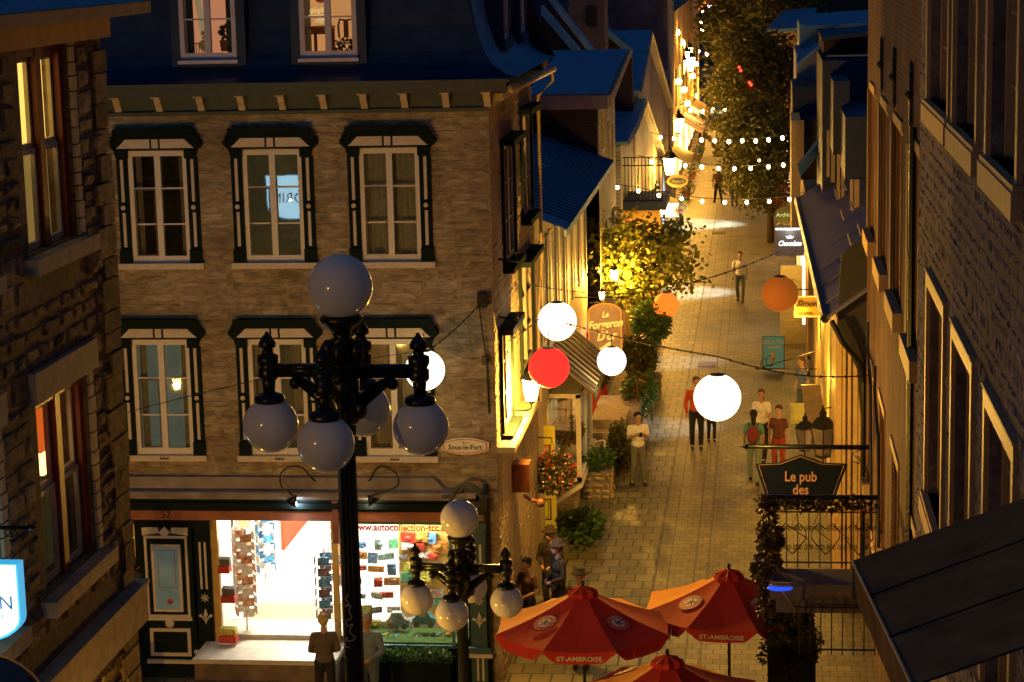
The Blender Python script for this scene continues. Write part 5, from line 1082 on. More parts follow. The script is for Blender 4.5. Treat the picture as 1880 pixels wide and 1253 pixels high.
# red shopfront with stair
t = root('red_shopfront', (HX, 54, 0), 'red timber shop entrance with lit doorway above stone steps', 'shopfront')
m = MB(); 
for y in (52.6, 53.8, 55, 56.2): m.box(HX-.1, y-.1, .3, HX+.12, y+.1, 2.6)
m.box(HX-.1, 52.5, 2.6, HX+.16, 56.3, 2.8); m.build('frame', red_p, t); m = MB(); m.box(HX-.12, 52.7, .8, HX-.06, 56.1, 2.6); m.build('lit_pane', mat('shopfront_glow', (1, .7, .4), .5, em=1.3, ecol=(1, .6, .28), var=.6, scale=4), t)
t = root('stone_steps', (-3.7, 51, 0), 'stone steps rising to the red shop behind the white scroll railing', 'steps'); m = MB()
for k in range(4): m.box(HX+.1, 49.6+k*.5, 0, -3.35+.0, 50.1+k*.5, .22*(k+1))
m.box(HX+.1, 51.6, 0, -3.35, 54, .88); m.build('tread', cutstone, t); m = MB(); m.prism([(-3.35, 49.3, 0), (-3.35, 53.5, 0), (-3.35, 53.5, .95), (-3.35, 51.5, .85), (-3.35, 49.3, .3)], (.25, 0, 0)); m.build('side_wall', mortar_r, t)
# white wrought iron stair rail
t = root('scroll_railing', (-3.8, 48.6, .9), 'white painted wrought iron scroll railing beside the bay window', 'railing'); M = FR((0, 48.0, 0), 'F'); m = MB(M)
wi = mat('white_iron', (.75, .7, .6), .5, var=.05); q = lambda x, y: (AY(x, y, 48).x, AY(x, y, 48).z, 0)
m.tube([q(1072, 795), q(1092, 812), q(1108, 808), q(1116, 818), q(1108, 824)], .016, 5); m.tube([q(1110, 808), q(1111, 876)], .013, 5); m.tube([q(1072, 812), q(1098, 830), q(1106, 840), q(1100, 846)], .012, 5)
for x in (1074, 1082, 1092, 1101): m.tube([q(x, 820), q(x+1, 876)], .011, 5)
for cx, cy, s in ((1079, 820, 1), (1087, 832, -1), (1079, 852, 1), (1096, 852, -1), (1088, 812, 1)):
    c = q(cx, cy); m.tube([(c[0]+s*.09*(1-j/20)*math.cos(j*.6), c[1]+.09*(1-j/20)*math.sin(j*.6), 0) for j in range(18)], .01, 5)
m.build('ironwork', wi, t, True)
# planters, baskets and climbing plants
def planter(c, r, h, label, n, lm, fl=None, nf=0, box=True, lsz=.1, cat='planter', tall=1):
    t = root('stone_planter' if box else 'pot_plant', c, label, cat)
    if box: m = MB(); m.box(c[0]-r, c[1]-r*1.3, 0, c[0]+r, c[1]+r*1.3, h); m.build('box', mortar_r, t); m = MB(FR((0, c[1]-r*1.3, 0), 'F')); stones(m, c[0]-r, c[0]+r, 0, h, [], (.12, .2), (.15, .35), .04, .012, .4); m.build('stone_face', stone_s, t); m = MB(FR((c[0]+r, 0, 0), 'L')); stones(m, c[1]-r*1.3, c[1]+r*1.3, 0, h, [], (.12, .2), (.15, .35), .04, .012, .4); m.build('stone_side', stone_s, t)
    else: m = MB(); m.lathe([(r*.5, 0), (r*.75, h), (r*.6, h)], (c[0], c[1], 0), 14); m.build('pot', mat('terracotta', (.3, .12, .06), .8), t)
    m = MB()
    for k in range(14): leaves_in(m, (c[0]+rnd(-r,r)*.8, c[1]+rnd(-r,r), h+rnd(.05,.4)*tall), (r*.5, r*.5, .22*tall), n//14, lsz, .15)
    m.build('foliage', lm, t)
    if fl: m = MB(); leaves_in(m, (c[0], c[1]-.1, h+.3*tall), (r, r, .3*tall), nf, .07); m.build('blossom', fl, t)
    return t
planter((-3.75, 47.2, 0), .32, .62, 'rough stone block planter with low greenery at the foot of the scroll railing', 900, leafC)
planter((-3.8, 42.9, 0), .36, .1, 'dark leafy shrub on the paving beside the yellow door', 2200, leafC, box=False, lsz=.13, cat='shrub', tall=1.2)
planter((-3.2, 53.6, 0), .3, .5, 'pot of red geraniums and lime leaves behind the boy', 1300, leafC, flower_r, 70, box=False, tall=1.8)
planter((-3.35, 49.4, 0), .3, .25, 'dark fern bush between the stair wall and the boy', 1400, leafA, box=False, lsz=.13, cat='shrub', tall=1.8)
planter((-3.2, 58, 0), .35, .6, 'leafy shrub under the small street tree', 2000, leafC, flower_r, 40, tall=3)
def basket(px, py, Y, r, label, fl, n=900, nf=160, lm=None):
    p = AY(px, py, Y); t = root('flower_basket', p, label, 'flower basket'); m = MB(); m.lathe([(.05, -.2), (.16, -.1), (.2, 0), (.17, 0)], p, 14)
    for k in range(3): a = k*2.1; m.tube([p + V((.18*math.cos(a), .18*math.sin(a), 0)), p + V((0, 0, .7))], .005, 4)
    m.tube([p + V((0, 0, .7)), p + V((-.5, 0, .72))], .014, 5); m.build('wire_basket', black, t)
    m = MB(); leaves_in(m, p, (r, r, r*.9), n, .08, .3); m.build('foliage', lm or leafA, t)
    for f_, q in zip(fl, ('blossom', 'pale_blossom')): m = MB(); leaves_in(m, p + V((.05, -.06, .04)), (r*1.02, r*1.02, r*.95), nf, .06); m.build(q, f_, t)
    return t
basket(1014, 868, 40.9, .46, 'large round basket of red and white petunias hanging in front of the yellow door', (flower_r, flower_w), 1700, 260)
basket(1042, 790, 46, .36, 'dark red flower basket hanging under the black ribbed awning', (flower_r,), 1000, 60)
basket(1090, 690, 49, .36, 'dim basket of trailing plants below the gilded shop sign', (flower_r,), 900, 50)
basket(1440, 355, 72, .3, 'hanging basket with pink flowers above the dark oval sign', (flower_r,), 500, 120)
basket(1425, 382, 70, .3, 'hanging basket of pink flowers left of the dark oval sign', (flower_r,), 500, 100)
for i, (px, py, Y, r, lab) in enumerate(((1195, 590, 55, .55, 'lush climbing plant beneath the small tree, upper clump'), (1170, 650, 53, .5, 'hanging green vine behind the gilded sign, middle clump'), (1175, 715, 54, .45, 'bright green plant with red flowers behind the boy'))):
    p = AY(px, py, Y); t = root('climbing_plant', p, lab, 'plant'); m = MB(); leaves_in(m, p, (r*.9, r, r), 1500, .13, .35); m.build('foliage', (leafC, leafA, leafC)[i], t); m = MB(); leaves_in(m, p, (r*.8, r, r*.9), 40, .08); m.build('blossom', flower_r, t); m = MB(); m.tube([(p.x, p.y, 0), p], .03, 5); m.build('stem', bark, t)
# distant pots along the left row
for k in range(7):
    y = 78 + k*9; planter((HX+.55, y, 0), .3, .4, 'distant pot of orange flowers by the lit shopfronts, number %s from the near end' % ('one','two','three','four','five','six','seven')[k], 400, leafC, flower_r, 60, box=False, tall=1.6)
# small street tree lit yellow
p = AG(1185, 690); tree_like('street_tree', (-3.3, 57.5, 0), 5.2, ((.1, -.3, 3.95), (1.4, 1.5, 1.25)), leafB, 'small street tree with lamplit yellow green leaves by the left lantern', 'tree', 3900, .16, nclump=75, lean=(.3, 0), trunk_r=.07)
# big dark trees on the right
tree_like('large_tree', (.3, 89, 0), 6.0, ((-.35, 0, 3.7), (1.5, 3, 2.2)), leafA, 'nearest large dark tree right of the street, leaves just above the oval sign', 'tree', 11000, .17, nclump=70, trunk_r=.16)
tree_like('large_tree', (.2, 108, 0), 8, ((-.35, 0, 5.3), (2.2, 4, 3.0)), leafA, 'second large tree on the right with red lights in its crown', 'tree', 13000, .22, nclump=80, trunk_r=.2)
tree_like('large_tree', (.8, 135, 0), 11, ((-.7, 0, 7.8), (3.3, 5, 4.4)), leafA, 'third and tallest tree, reaching the top edge of the photo', 'tree', 14000, .3, nclump=90, trunk_r=.25)
tree_like('large_tree', (-.5, 190, 0), 14, ((-1.0, 0, 7.0), (3.0, 6, 4.2)), leafA, 'farthest large tree behind the string lights', 'tree', 9000, .36, nclump=70, trunk_r=.25)
for i, (px, py, Y) in enumerate(((1357, 124, 104), (1360, 130, 104), (1376, 152, 104), (1379, 156, 104))):
    p = AY(px, py, Y-.0); m = MB(); m.sph(p, .07, 8, 6); tag(m.build('red_tree_light', mat('red_bulb', (1, .05, .02), .4, em=6, ecol=(1, .03, .01), var=0)), 'tiny red lamp hidden in the crown of the second large tree', 'lamp', 'red lamps in the tree crown')

# ================================================================ RIGHT ROW BEYOND THE BRICK HOUSE
PX = 1.35; Pb = root('yellow_shop_house', (PX, 48, 0), 'lamplit yellow board shop house with purple lean to roof right of the street', 'building')
m = MB(); m.box(PX, 39.8, 0, BX+3, 39.9, 5.6); 
m.build('end_wall', mat('yellow_plank', (.5, .33, .12), .6, var=.15), Pb)
m = MB()
for k in range(8): x = PX+.02+k*.1; m.box(x, 39.74, 0, x+(.06 if k % 3 else .085), 39.8, 5.4)
m.build('plank_batten', mat('yellow_plank_light', (.65, .45, .18), .6, var=.15), Pb)
ph = [(-y-1.2, 2.9, -y, 4.8) for y in (42, 46, 50, 54)] + [(-y-2.2, .5, -y, 2.4) for y in (43, 48, 53)]
PF = FR((PX, 0, 0), 'R'); m = MB(PF); holed(m, -58, -39.85, 0, 5.4, ph, .15); m.build('front_wall', mat('yellow_plank', (.5, .33, .12)), Pb)
for i, (a, b, c, d) in enumerate(ph): pane_set(Pb, PF, (a+c)/2, b, c-a, d-b, mull=.06, frm=beige_trim, inside=win_y if b < 1 else dark_in)
m = MB(); m.prism([(PX-.18, 39.3, 5.42), (PX-.42, 58, 5.42), (PX+2.6, 58, 7.4), (PX+2.6, 39.3, 7.4)], (0, 0, .07)); m.build('roof', roof_p, Pb)
m = MB()
for k in range(9): y = 40.5+k*2.1; m.tube([(PX-.2, y, 5.5), (PX+2.6, y, 7.48)], .025, 4)
m.build('roof_seam', roof_p, Pb)
m = MB(); m.tube([(PX-.44, 58, 5.44), (PX-.22, 39.3, 5.44)], .09, 6); m.tube([(PX-.1, 39.3, 5.4), (PX+.1, 39.3, 5.0), (PX+.42, 39.4, 4.6), (PX+.5, 39.5, 4.2), (PX+.5, 39.6, 0)], .05, 7); m.build('gutter', black, Pb)
dk = mat('dark_shingle_gable', (.02, .02, .024), .7, var=.2)
m = MB(); m.prism([AY(1537, 600, 39.5), AY(1545, 470, 39.5), AY(1596, 425, 39.5), AY(1600, 840, 39.5), AY(1580, 760, 39.5), AY(1574, 680, 39.5)], (0, .2, 0)); m.build('dark_gable', dk, Pb)
m = MB()
for k in range(3): y = 43 + k*4; m.tube([(PX+.6, y, 6.5), (PX+.6, y+1.6, 6.5)], .03, 4); m.tube([(PX+.4, y, 6.3), (PX+.4, y+1.6, 6.3)], .03, 4)
m.build('snow_guard', mat('yellow_snow_rail', (.5, .35, .15), .5), Pb)
# tall dark metal clad houses above
Q = root('dark_metal_house', (2, 52, 0), 'tall house clad in dark navy metal with narrow yellow window strips', 'building')
def face_block(t, nm, pxs, Y, depth, mtl): 
    a, b = AY(pxs[0], pxs[1], Y), AY(pxs[2], pxs[3], Y); m = MB(); m.box(min(a.x,b.x), Y, min(a.z,b.z), max(a.x,b.x), Y+depth, max(a.z,b.z)); return m.build(nm, mtl, t)
face_block(Q, 'dark_wall', (1510, 112, 1600, 470), 56, 6, roof_n); face_block(Q, 'near_bay', (1552, 215, 1600, 330), 50, 5, roof_n); face_block(Q, 'middle_bay', (1530, 150, 1560, 285), 53, 3, roof_n)
yst = mat('yellow_window_strip', (.5, .33, .12), .6, em=.03, ecol=(1, .6, .2))
for k, (x0, y0, x1, y1, Y) in enumerate(((1518, 240, 1523, 325, 55.9), (1526, 262, 1533, 335, 55.8), (1537, 284, 1542, 384, 52.9), (1545, 302, 1550, 390, 52.8), (1561, 330, 1566, 438, 49.9), (1569, 330, 1577, 440, 49.8))): face_block(Q, 'window_strip', (x0, y0, x1, y1), Y, .1, yst)
face_block(Q, 'attic', (1512, 75, 1597, 101), 58, 5, brick_y); face_block(Q, 'attic_window_band', (1518, 102, 1595, 111), 57.9, .2, mat('pale_window_band', (.5, .42, .35), .6, em=.05))
m = MB(); a = AY(1508, 76, 57); m.prism([a, AY(1600, 66, 57), AY(1600, 52, 64), AY(1502, 62, 64)], (0, 0, .1)); m.build('attic_roof', roof_n, Q)
Q2 = root('blue_roofed_house', (2, 75, 0), 'house with bright blue roofs and white siding behind the dark metal house', 'building')
face_block(Q2, 'siding', (1462, 100, 1512, 162), 70, 6, mat('mauve_white_siding', (.4, .38, .42), .7, var=.1)); face_block(Q2, 'lower_dark_wall', (1455, 160, 1500, 214), 66, 4, roof_n); face_block(Q2, 'blue_wall', (1468, 45, 1500, 100), 74, 5, roof_b)
for k, (q0, Y0, q1, Y1) in enumerate((((1478, 55, 1600, 48), 72, (1600, 24, 1484, 32), 80), ((1462, 125, 1512, 84), 66, (1512, 78, 1462, 112), 70))):
    m = MB(); m.prism([AY(q0[0], q0[1], Y0), AY(q0[2], q0[3], Y0), AY(q1[0], q1[1], Y1), AY(q1[2], q1[3], Y1)], (0, 0, .12)); m.build('roof', roof_b, Q2)
face_block(Q2, 'lamplit_corner', (1453, 222, 1470, 440), 63, 3, yst); face_block(Q2, 'brick_corner', (1470, 222, 1500, 330), 64, 3, brick_y); face_block(Q2, 'yellow_post', (1459, 222, 1476, 300), 62.5, .2, mat('yellow_plank_light', (.65, .45, .18)))
m = MB(); m.prism([AY(1465, 310, 60), AY(1520, 240, 60), AY(1520, 262, 61), AY(1470, 325, 61)], (0, .5, .08)); m.build('small_blue_roof', roof_b, Q2)
Q3 = root('far_right_house', (3, 100, 0), 'distant house behind the trees on the right with blue roofs', 'building')
face_block(Q3, 'wall', (1418, 60, 1480, 420), 120, 20, mat('ochre_far_wall', (.35, .22, .12))); m = MB(); m.prism([AY(1405, 62, 118), AY(1480, 58, 118), AY(1500, 20, 130), AY(1440, 25, 130)], (0, 0, .2)); m.build('roof', roof_b, Q3)
Q4 = root('shop_row_right', (1.2, 90, 0), 'low shops along the right side hidden behind the tree trunks', 'building'); m = MB(); m.box(1.3, 62, 0, 8, 150, 4.6); m.build('wall', mat('ochre_far_wall', (.35, .22, .12)), Q4)
for k in range(8): m = MB(); y = 66+k*8; m.box(1.2, y, .6, 1.29, y+3, 2.6); m.build('shop_window', (win_w, win_y)[k % 2], Q4)
# small shop entrance with white door, brick strip
t = root('white_door_entrance', (1, 66, 0), 'pale arched open shop door beside a strip of old brick', 'door'); a, b = AY(1432, 640, 66), AY(1480, 488, 66); m = MB(); m.box(a.x, 66, a.z-.2, b.x, 66.1, b.z); m.build('door_leaf', mat('pale_door_paint', (.5, .45, .36), .6, var=.1), t)
m = MB(); m.tube([((a.x+b.x)/2+.02+.22*math.cos(q), 65.97, a.z+1.9+.3*math.sin(q)) for q in [math.pi*k/10 for k in range(11)]], .025, 5); m.box(a.x+.15, 65.95, a.z+.1, b.x-.15, 65.99, a.z+.9); m.build('arch_moulding', beige_trim, t)
a, b = AY(1481, 645, 64), AY(1492, 490, 64); m = MB(); m.box(a.x, 64, 0, b.x+.2, 64.2, b.z); m.build('brick_pier', brick_mat('orange_brick', (.45, .18, .08), (.38, .14, .06), (.5, .4, .3), (0, 2), .22, .09, .015), t)
# ================================================================ SIGNS
t, M = board_sign('chocolate_sign', 1450, 445, 60, .8, .78, mat('grey_sign_board', (.09, .07, .065), .5, em=.05, ecol=(.6, .5, .5)), None, None, 'square grey brown shop sign with glowing white script reading Chocolato')
glow_w = mat('glowing_white_script', (.9, 1, 1), .5, em=1.6, ecol=(.8, 1, 1), var=0)
text('lettering', 'Chocolato', .2, glow_w, M @ Matrix.Translation((0, -.04, .006)) , t, shear=.3, bold=.004, sx=.76)
m = MB(M)
for k in range(-2, 3): m.tube([(k*.03, .1, .01), (k*.055, .2-abs(k)*.015, .01)], .008, 4)
m.build('crown_mark', glow_w, t); m = MB(M); m.box(-.4, .36, .0, .4, .4, .1); m.build('light_bar', mat('white_tube', (1, 1, 1), .5, em=2.5, ecol=(.9, .95, 1), var=0), t); light(M @ V((0, .3, .25)), 5, (.9, .95, 1), t)
p = AY(1444, 395, 66); t = root('oval_sign', p, 'dark oval shop sign lettered ArtNiKA with pale scroll beneath', 'sign'); M = FR(p, 'F'); m = MB(M); m.lathe([(.36, -.02), (.36, .02)], (0,0,0), 24); m.v = [p + V(((v - p).x*1.0, (v - p).y, (v - p).z*.78)) for v in m.v]; m.build('board', mat('dark_green_board', (.02, .03, .03), .5), t)
text('lettering', 'ArtNiKA', .17, mat('pale_green_letters', (.4, .7, .6), .5, em=.25, ecol=(.5, .9, .8), var=0), M @ Matrix.Translation((0, 0, .025)), t); m = MB(M); m.tube([(-.3, -.3, 0), (-.18, -.22, 0), (-.05, -.3, 0), (0, -.26, 0), (.05, -.3, 0), (.18, -.22, 0), (.3, -.3, 0)], .018, 5); m.build('scroll', beige_trim, t)
t, M = board_sign('yellow_sign', 1484, 563, 52, .68, .52, mat('yellow_sign_board', (.6, .4, .1), .5, var=.1), None, None, 'yellow framed sign with dark script word beginning with S and the word Boutique')
text('lettering', 'Simons', .2, emb_k, M @ Matrix.Translation((0, .06, .004)), t, shear=.35, bold=.008); text('small_lettering', 'BOUTIQUE', .07, emb_k, M @ Matrix.Translation((-.08, -.18, .004)), t); m = MB(M); m.tube([(-.8, .42, 0), (.5, .42, 0)], .015, 5); m.build('bracket', black, t)
m = MB(M); ringbox(m, -.34, -.26, .34, .26, .03, .0, .02); m.build('frame', gold, t)
# brass coloured gilded board
p = AY(1111, 606, 52); t = root('gilded_sign', p, 'tall rounded wooden sign with gold script reading Le Forgeron D\'or', 'sign'); M = FR(p, 'F')
prof = [(.42, -.45), (.42, .45)] + [(.42*math.cos(a), .45+.22*math.sin(a)) for a in [math.pi*k/10 for k in range(1, 10)]] + [(-.42, .45), (-.42, -.45)] + [(-.42*math.cos(a), -.45-.22*math.sin(a)) for a in [math.pi*k/10 for k in range(1, 10)]]
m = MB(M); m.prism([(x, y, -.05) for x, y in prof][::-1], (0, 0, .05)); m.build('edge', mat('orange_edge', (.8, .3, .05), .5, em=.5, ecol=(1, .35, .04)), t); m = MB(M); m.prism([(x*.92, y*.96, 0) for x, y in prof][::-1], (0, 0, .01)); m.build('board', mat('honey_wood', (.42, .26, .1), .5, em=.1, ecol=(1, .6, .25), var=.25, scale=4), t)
for s_, y, z, dx in (('Le', .38, .2, 0), ('Forgeron', .14, .27, 0), ("D'or", -.16, .3, .02)): text('lettering', s_, z, gold, M @ Matrix.Translation((dx, y, .012)) @ Matrix.Rotation(R(6), 4, 'Z'), t, shear=.35, bold=.006, sx=.85)
m = MB(M); m.tube([(-.15, -.5, .02), (.05, -.38, .02)], .03, 6); m.cbox((.08, -.36, .02), (.14, .08, .05), .5); m.build('hammer_emblem', gold, t); m = MB(M); m.tube([(-.75, .82, 0), (.6, .82, 0)], .018, 5); m.tube([(-.2, .8, 0), (-.2, .64, 0)], .008, 4); m.tube([(.2, .8, 0), (.2, .64, 0)], .008, 4); m.build('bracket', black, t)
t, M = board_sign('gelato_board', 1420, 647, 61.5, .64, .98, mat('teal_poster', (.18, .55, .52), .5, var=.06, em=.06), 'GELATOS', white_l, 'teal standing board advertising gelatos with an ice cream cone', size=.001)
text('title', 'GELATOS', .15, white_l, M @ Matrix.Translation((0, .3, .004)), t, bold=.004); m = MB(M); m.box(-.18, .12, .0, .2, .18, .006); m.build('white_strip', white_l, t); m = MB(M); m.prism([(-.02, -.4, .004), (.06, -.15, .004), (-.1, -.15, .004)], (0, 0, .01)); m.build('ice_cream_cone', mat('cone_orange', (.7, .3, .1), .6, var=.3), t); m = MB(M); m.sph((-.02, -.1, .01), .07, 10, 6, (1, 1, .3)); m.sph((-.02, -.01, .01), .055, 10, 6, (1, 1, .3)); m.build('ice_cream_scoop', mat('cream_scoop', (.75, .65, .3), .6), t)
m = MB(M); ringbox(m, -.32, -.49, .32, .49, .02, .0, .02); m.build('frame', black, t)
t, M = board_sign('lit_signboard', 1222, 386, 74, .95, .52, mat('backlit_board', (.8, .9, .9), .5, em=2.2, ecol=(.85, 1, 1), var=.3, scale=9), None, None, 'small white backlit shop board beside the brightest distant lantern'); m = MB(M); ringbox(m, -.48, -.27, .48, .27, .03, 0, .03); m.build('frame', mat('teal_frame', (.08, .2, .2)), t)
p = AY(1247, 387, 74); t = root('round_sale_sign', p, 'small round white sale sign reading 50%', 'sign'); m = MB(FR(p, 'F')); m.lathe([(.19, 0), (.19, .02)], (0,0,0), 20); m.build('disc', mat('white_disc', (.75, .65, .55), .5, em=.25), t); text('lettering', '50%', .15, emb_r, FR(p, 'F') @ Matrix.Translation((0, 0, .022)), t, bold=.004)
p = AY(1244, 333, 84); t = root('oval_sign', p, 'yellow edged oval sign below the second distant lantern', 'sign'); m = MB(FR(p, 'F')); m.lathe([(.42, 0), (.42, .03)], (0,0,0), 22); m.v = [p + V(((v - p).x, (v - p).y, (v - p).z*.6)) for v in m.v]; m.build('board', mat('yellow_glow_board', (.6, .35, .05), .5, em=.5, ecol=(1, .5, .06)), t)
m = MB(FR(p, 'F')); m.lathe([(.34, .032), (.34, .04)], (0,0,0), 22); m.v = [p + V(((v - p).x, (v - p).y, (v - p).z*.42)) for v in m.v]; m.build('inner_face', mat('grey_green_face', (.15, .17, .12), .5), t); text('lettering', 'Pizzeria', .15, white_l, FR(p, 'F') @ Matrix.Translation((.03, 0, .045)), t)
# furled awning, gooseneck lamp, street arm lamps on the right
t = root('furled_awning', AY(1490, 760, 44), 'grey brown drop awning panel on the yellow shop house', 'awning'); P = [AY(x, y, 44) for x, y in ((1471, 708), (1506, 707), (1519, 800), (1484, 806))]; m = MB(); m.prism(P, (0, .12, 0)); m.build('cloth', mat('grey_brown_cloth', (.22, .17, .13), .8), t)
t = root('gooseneck_lamp', AY(1512, 765, 42), 'black gooseneck lamp on the yellow shop wall', 'wall lamp'); m = MB(); q = lambda x, y: AY(x, y, 42); m.tube([q(1527, 748), q(1515, 750), q(1510, 758), q(1511, 762)], .012, 5); m.lathe([(.03, .1), (.05, .02), (.11, -.04), (.1, -.05)], q(1511, 768), 14); m.build('shade', black, t)
def arm_lamp(x0, y0, x1, y1, Y, label):
    t = root('arm_lamp', AY(x0, y0, Y), label, 'wall lamp'); m = MB(); a, b = AY(x0, y0, Y), AY(x1, y1, Y); m.tube([a, b], .013, 5); m.sph(b, .04, 8, 6); m.tube([b.lerp(a, .12) + V((.09*math.cos(k*.4+1.2), 0, .13*math.sin(k*.4+1.2) + .1)) for k in range(12)], .01, 4); m.lathe([(.02, .12), (.07, 0), (.06, 0)], b.lerp(a, .85) + V((0, -.1, -.12)), 12); m.build('arm', black, t); return t
arm_lamp(1500, 678, 1390, 677, 50, 'lower thin black iron arm reaching over the gelato board'); arm_lamp(1500, 645, 1402, 674, 51, 'upper slanting black iron arm over the gelato board')
# foreground box on yellow shop: colourful small sign
board_sign('lime_board', 1465, 760, 50, .36, .5, mat('lime_board', (.45, .42, .08), .5, em=.1), None, None, 'small lime and orange board behind the glass lantern')

# iron terrace railing between the gable house and the first string bulbs
t = root('terrace_railing', (-3.9, 66, 3.4), 'thin dark iron terrace railing in front of the steep gable house', 'railing'); m = MB(); a, b = AY(1128, 290, 66), AY(1216, 290, 66); lo = AY(1128, 372, 66).z
for z in (a.z, a.z-.25, lo+.05): m.tube([(a.x, 66, z), (b.x, 66, z)], .018, 5)
for k in range(15): x = a.x + (b.x-a.x)*k/14; m.tube([(x, 66, lo), (x, 66, a.z)], .011, 4)
m.build('bar', black, t); m = MB(); m.box(a.x-.3, 65.9, lo-.25, b.x+.1, 69, lo); m.build('deck', roof_n, t); m = MB(); m.box(a.x, 66.4, 0, b.x-.1, 66.5, lo-.25); m.build('front', mat('yellow_plank', (.5, .33, .12)), t)
# ---------------------------------------------------------------- lit lanterns
p = AY(975, 722, 36.2); lantern(p, .85, 'bright lantern on the side wall of the corner building, below the red globe', True, 2400, 'lit wall lanterns down the left side', -.3)
p = AY(1128, 508, 56); lantern(p, .62, 'lit lantern among the leaves of the small street tree', True, 900, 'lit wall lanterns down the left side', -.4)
far_l = 'lit wall lanterns down the left side'
for px, py, Y, e, lab in ((1206, 382, 74, 900, 'brightest distant lantern beside the white signboard'), (1230, 310, 86, 900, 'distant lantern above the yellow edged oval sign'), (1246, 234, 106, 1100, 'distant lantern above the small yellow awning'), (1105, 545, 50, 120, 'small lit lantern just above the gilded shop sign')):
    lantern(AY(px, py, Y), 1.5 if e > 400 else .4, lab, True, e, far_l, -.3)
for px, py, Y in ((1248, 95, 122), (1256, 112, 124), (1266, 122, 126), (1262, 104, 128), (1250, 128, 120)):
    lantern(AY(px, py, Y), 1.8, 'one of the cluster of bright lights over the far striped awnings', True, 500, 'cluster of lights over the far awnings', -.3)
lantern(AY(1511, 818, 41), 1.25, 'unlit black framed glass lantern hanging above the pub sign', False, 0, None, .25)
lantern(AY(1478, 812, 44), 1.0, 'second unlit lantern with dark roof left of the grey drop awning', False, 0, None, .2)
# lanterns of the cross street and the stairs: outside the frame, they light the facade and near houses; the stair-top one is added for the awning
for loc, e, lab in (((-8.2, 21.9, 3.6), 1300, 'wall lantern on the end of the rough stone house facing the shop'), ((-12.3, 26.0, 3.4), 330, 'wall lantern further along the cross street'), ((-6.0, 17.5, 3.9), 240, 'wall lantern low on the street face of the rough stone house'), ((1.2, 20.2, 1.6), 60, 'wall lantern under the brick house by the stairs'), ((-6.1, 8.6, 10.3), 150, 'unseen lantern added at the top of the stairs to light the awning')):
    lantern(loc, .6, lab, True, e, None, .25)
# ---------------------------------------------------------------- paper globes and their cables
pw = paper_mat('white_paper_lantern', (1, .9, .66), 2.4); pr = paper_mat('red_paper_lantern', (1, .03, .02), 1.5); po = paper_mat('orange_paper_lantern', (1, .22, .02), 1.25); pu = paper_mat('dim_glow_orange_lantern', (.6, .14, .012), .5)  # the unlit orange globe's paper is given a glow to brighten it
globes = []
for px, py, rp, Y, mm, e, c, lab in ((780, 680, 37, 33, pw, 40, (1,.7,.22), 'white glowing globe lantern behind the right arm of the tall street lamp'), (1023, 590, 36, 36.5, pw, 90, (1,.7,.22), 'white globe lantern hanging just above the red one'), (1008, 675, 38, 35.8, pr, 10, (1,.1,.05), 'glowing red globe lantern above the lit wall lantern'),
    (1123, 663, 27, 46, pw, 80, (1,.7,.22), 'small white globe lantern in front of the gilded shop sign'), (1223, 560, 23.5, 55, po, 10, (1,.4,.1), 'small glowing orange globe lantern by the street tree'), (1432, 540, 33.5, 42, pu, 0, None, 'unlit brownish orange globe lantern on the right of the street'), (1317, 730, 43.5, 36.5, pw, 130, (1,.7,.22), 'largest white glowing globe lantern over the middle of the street')):
    c_ = AY(px, py, Y); r = rp/3925*(c_ - CAM).dot((MC @ V((0,0,-1)))); t = root('globe_lantern', c_, lab, 'globe lantern', 'globe lanterns hung over the street')
    m = MB(); m.sph(c_, r, 32, 20); s = m.build('paper_globe', mm, t, True); m = MB(); m.lathe([(r*.3, r*.95), (r*.34, r*.99), (r*.2, r*1.02)], c_, 16); m.tube([c_ + V((0,0,r)), c_ + V((0,0,r+.28))], .008, 4); m.build('cap_wire', rope, t)
    if e: s.visible_shadow = True; 
    globes.append((c_, r))
    if e: # light leaves the paper skin; a ring of bulbs would be hidden inside it, so the lamp sits just under the globe
        light(c_ + V((0, 0, -r-.06)), e*.5, c, t, .15)
def cable(a, b, sag, label, knots=0, r=.009):
    pts = [a.lerp(b, k/24) + V((0, 0, -sag*math.sin(math.pi*k/24))) for k in range(25)]; m = MB(); m.tube(pts, r, 4)
    for k in range(2, 24, 2): m.sph(pts[k], r*2.2, 6, 4)
    return tag(m.build('lantern_cable', rope), label, 'cable')
cable(AY(893, 545, 34.3), AY(790, 642, 33.2), .05, 'cable from the facade corner down to the globe behind the street lamp'); cable(AY(790, 642, 33.2), AY(150, 780, 27), -.1, 'thin cable running left across the lower windows', r=.006)
cable(AY(905, 505, 35.4), AY(1610, 500, 40), .0, 'upper cable crossing the street from the corner building') if False else None
cable(AY(905, 640, 36), AY(1023, 553, 36.5), .1, 'short cable from the side wall to the upper white globe'); cable(AY(1023, 590, 36.2), AY(1317, 655, 36.5), .05, 'cable between the white globes over the street', r=.012); cable(AY(1317, 655, 36.5), AY(1598, 690, 38), .15, 'cable from the largest globe to the yellow shop house', r=.012)
cable(AY(905, 508, 37), AY(1160, 540, 50), .1, 'cable from the corner building into the street tree'); cable(AY(1223, 530, 55), AY(1432, 462, 60), .1, 'cable from the orange globe to the chocolate shop sign', r=.014)
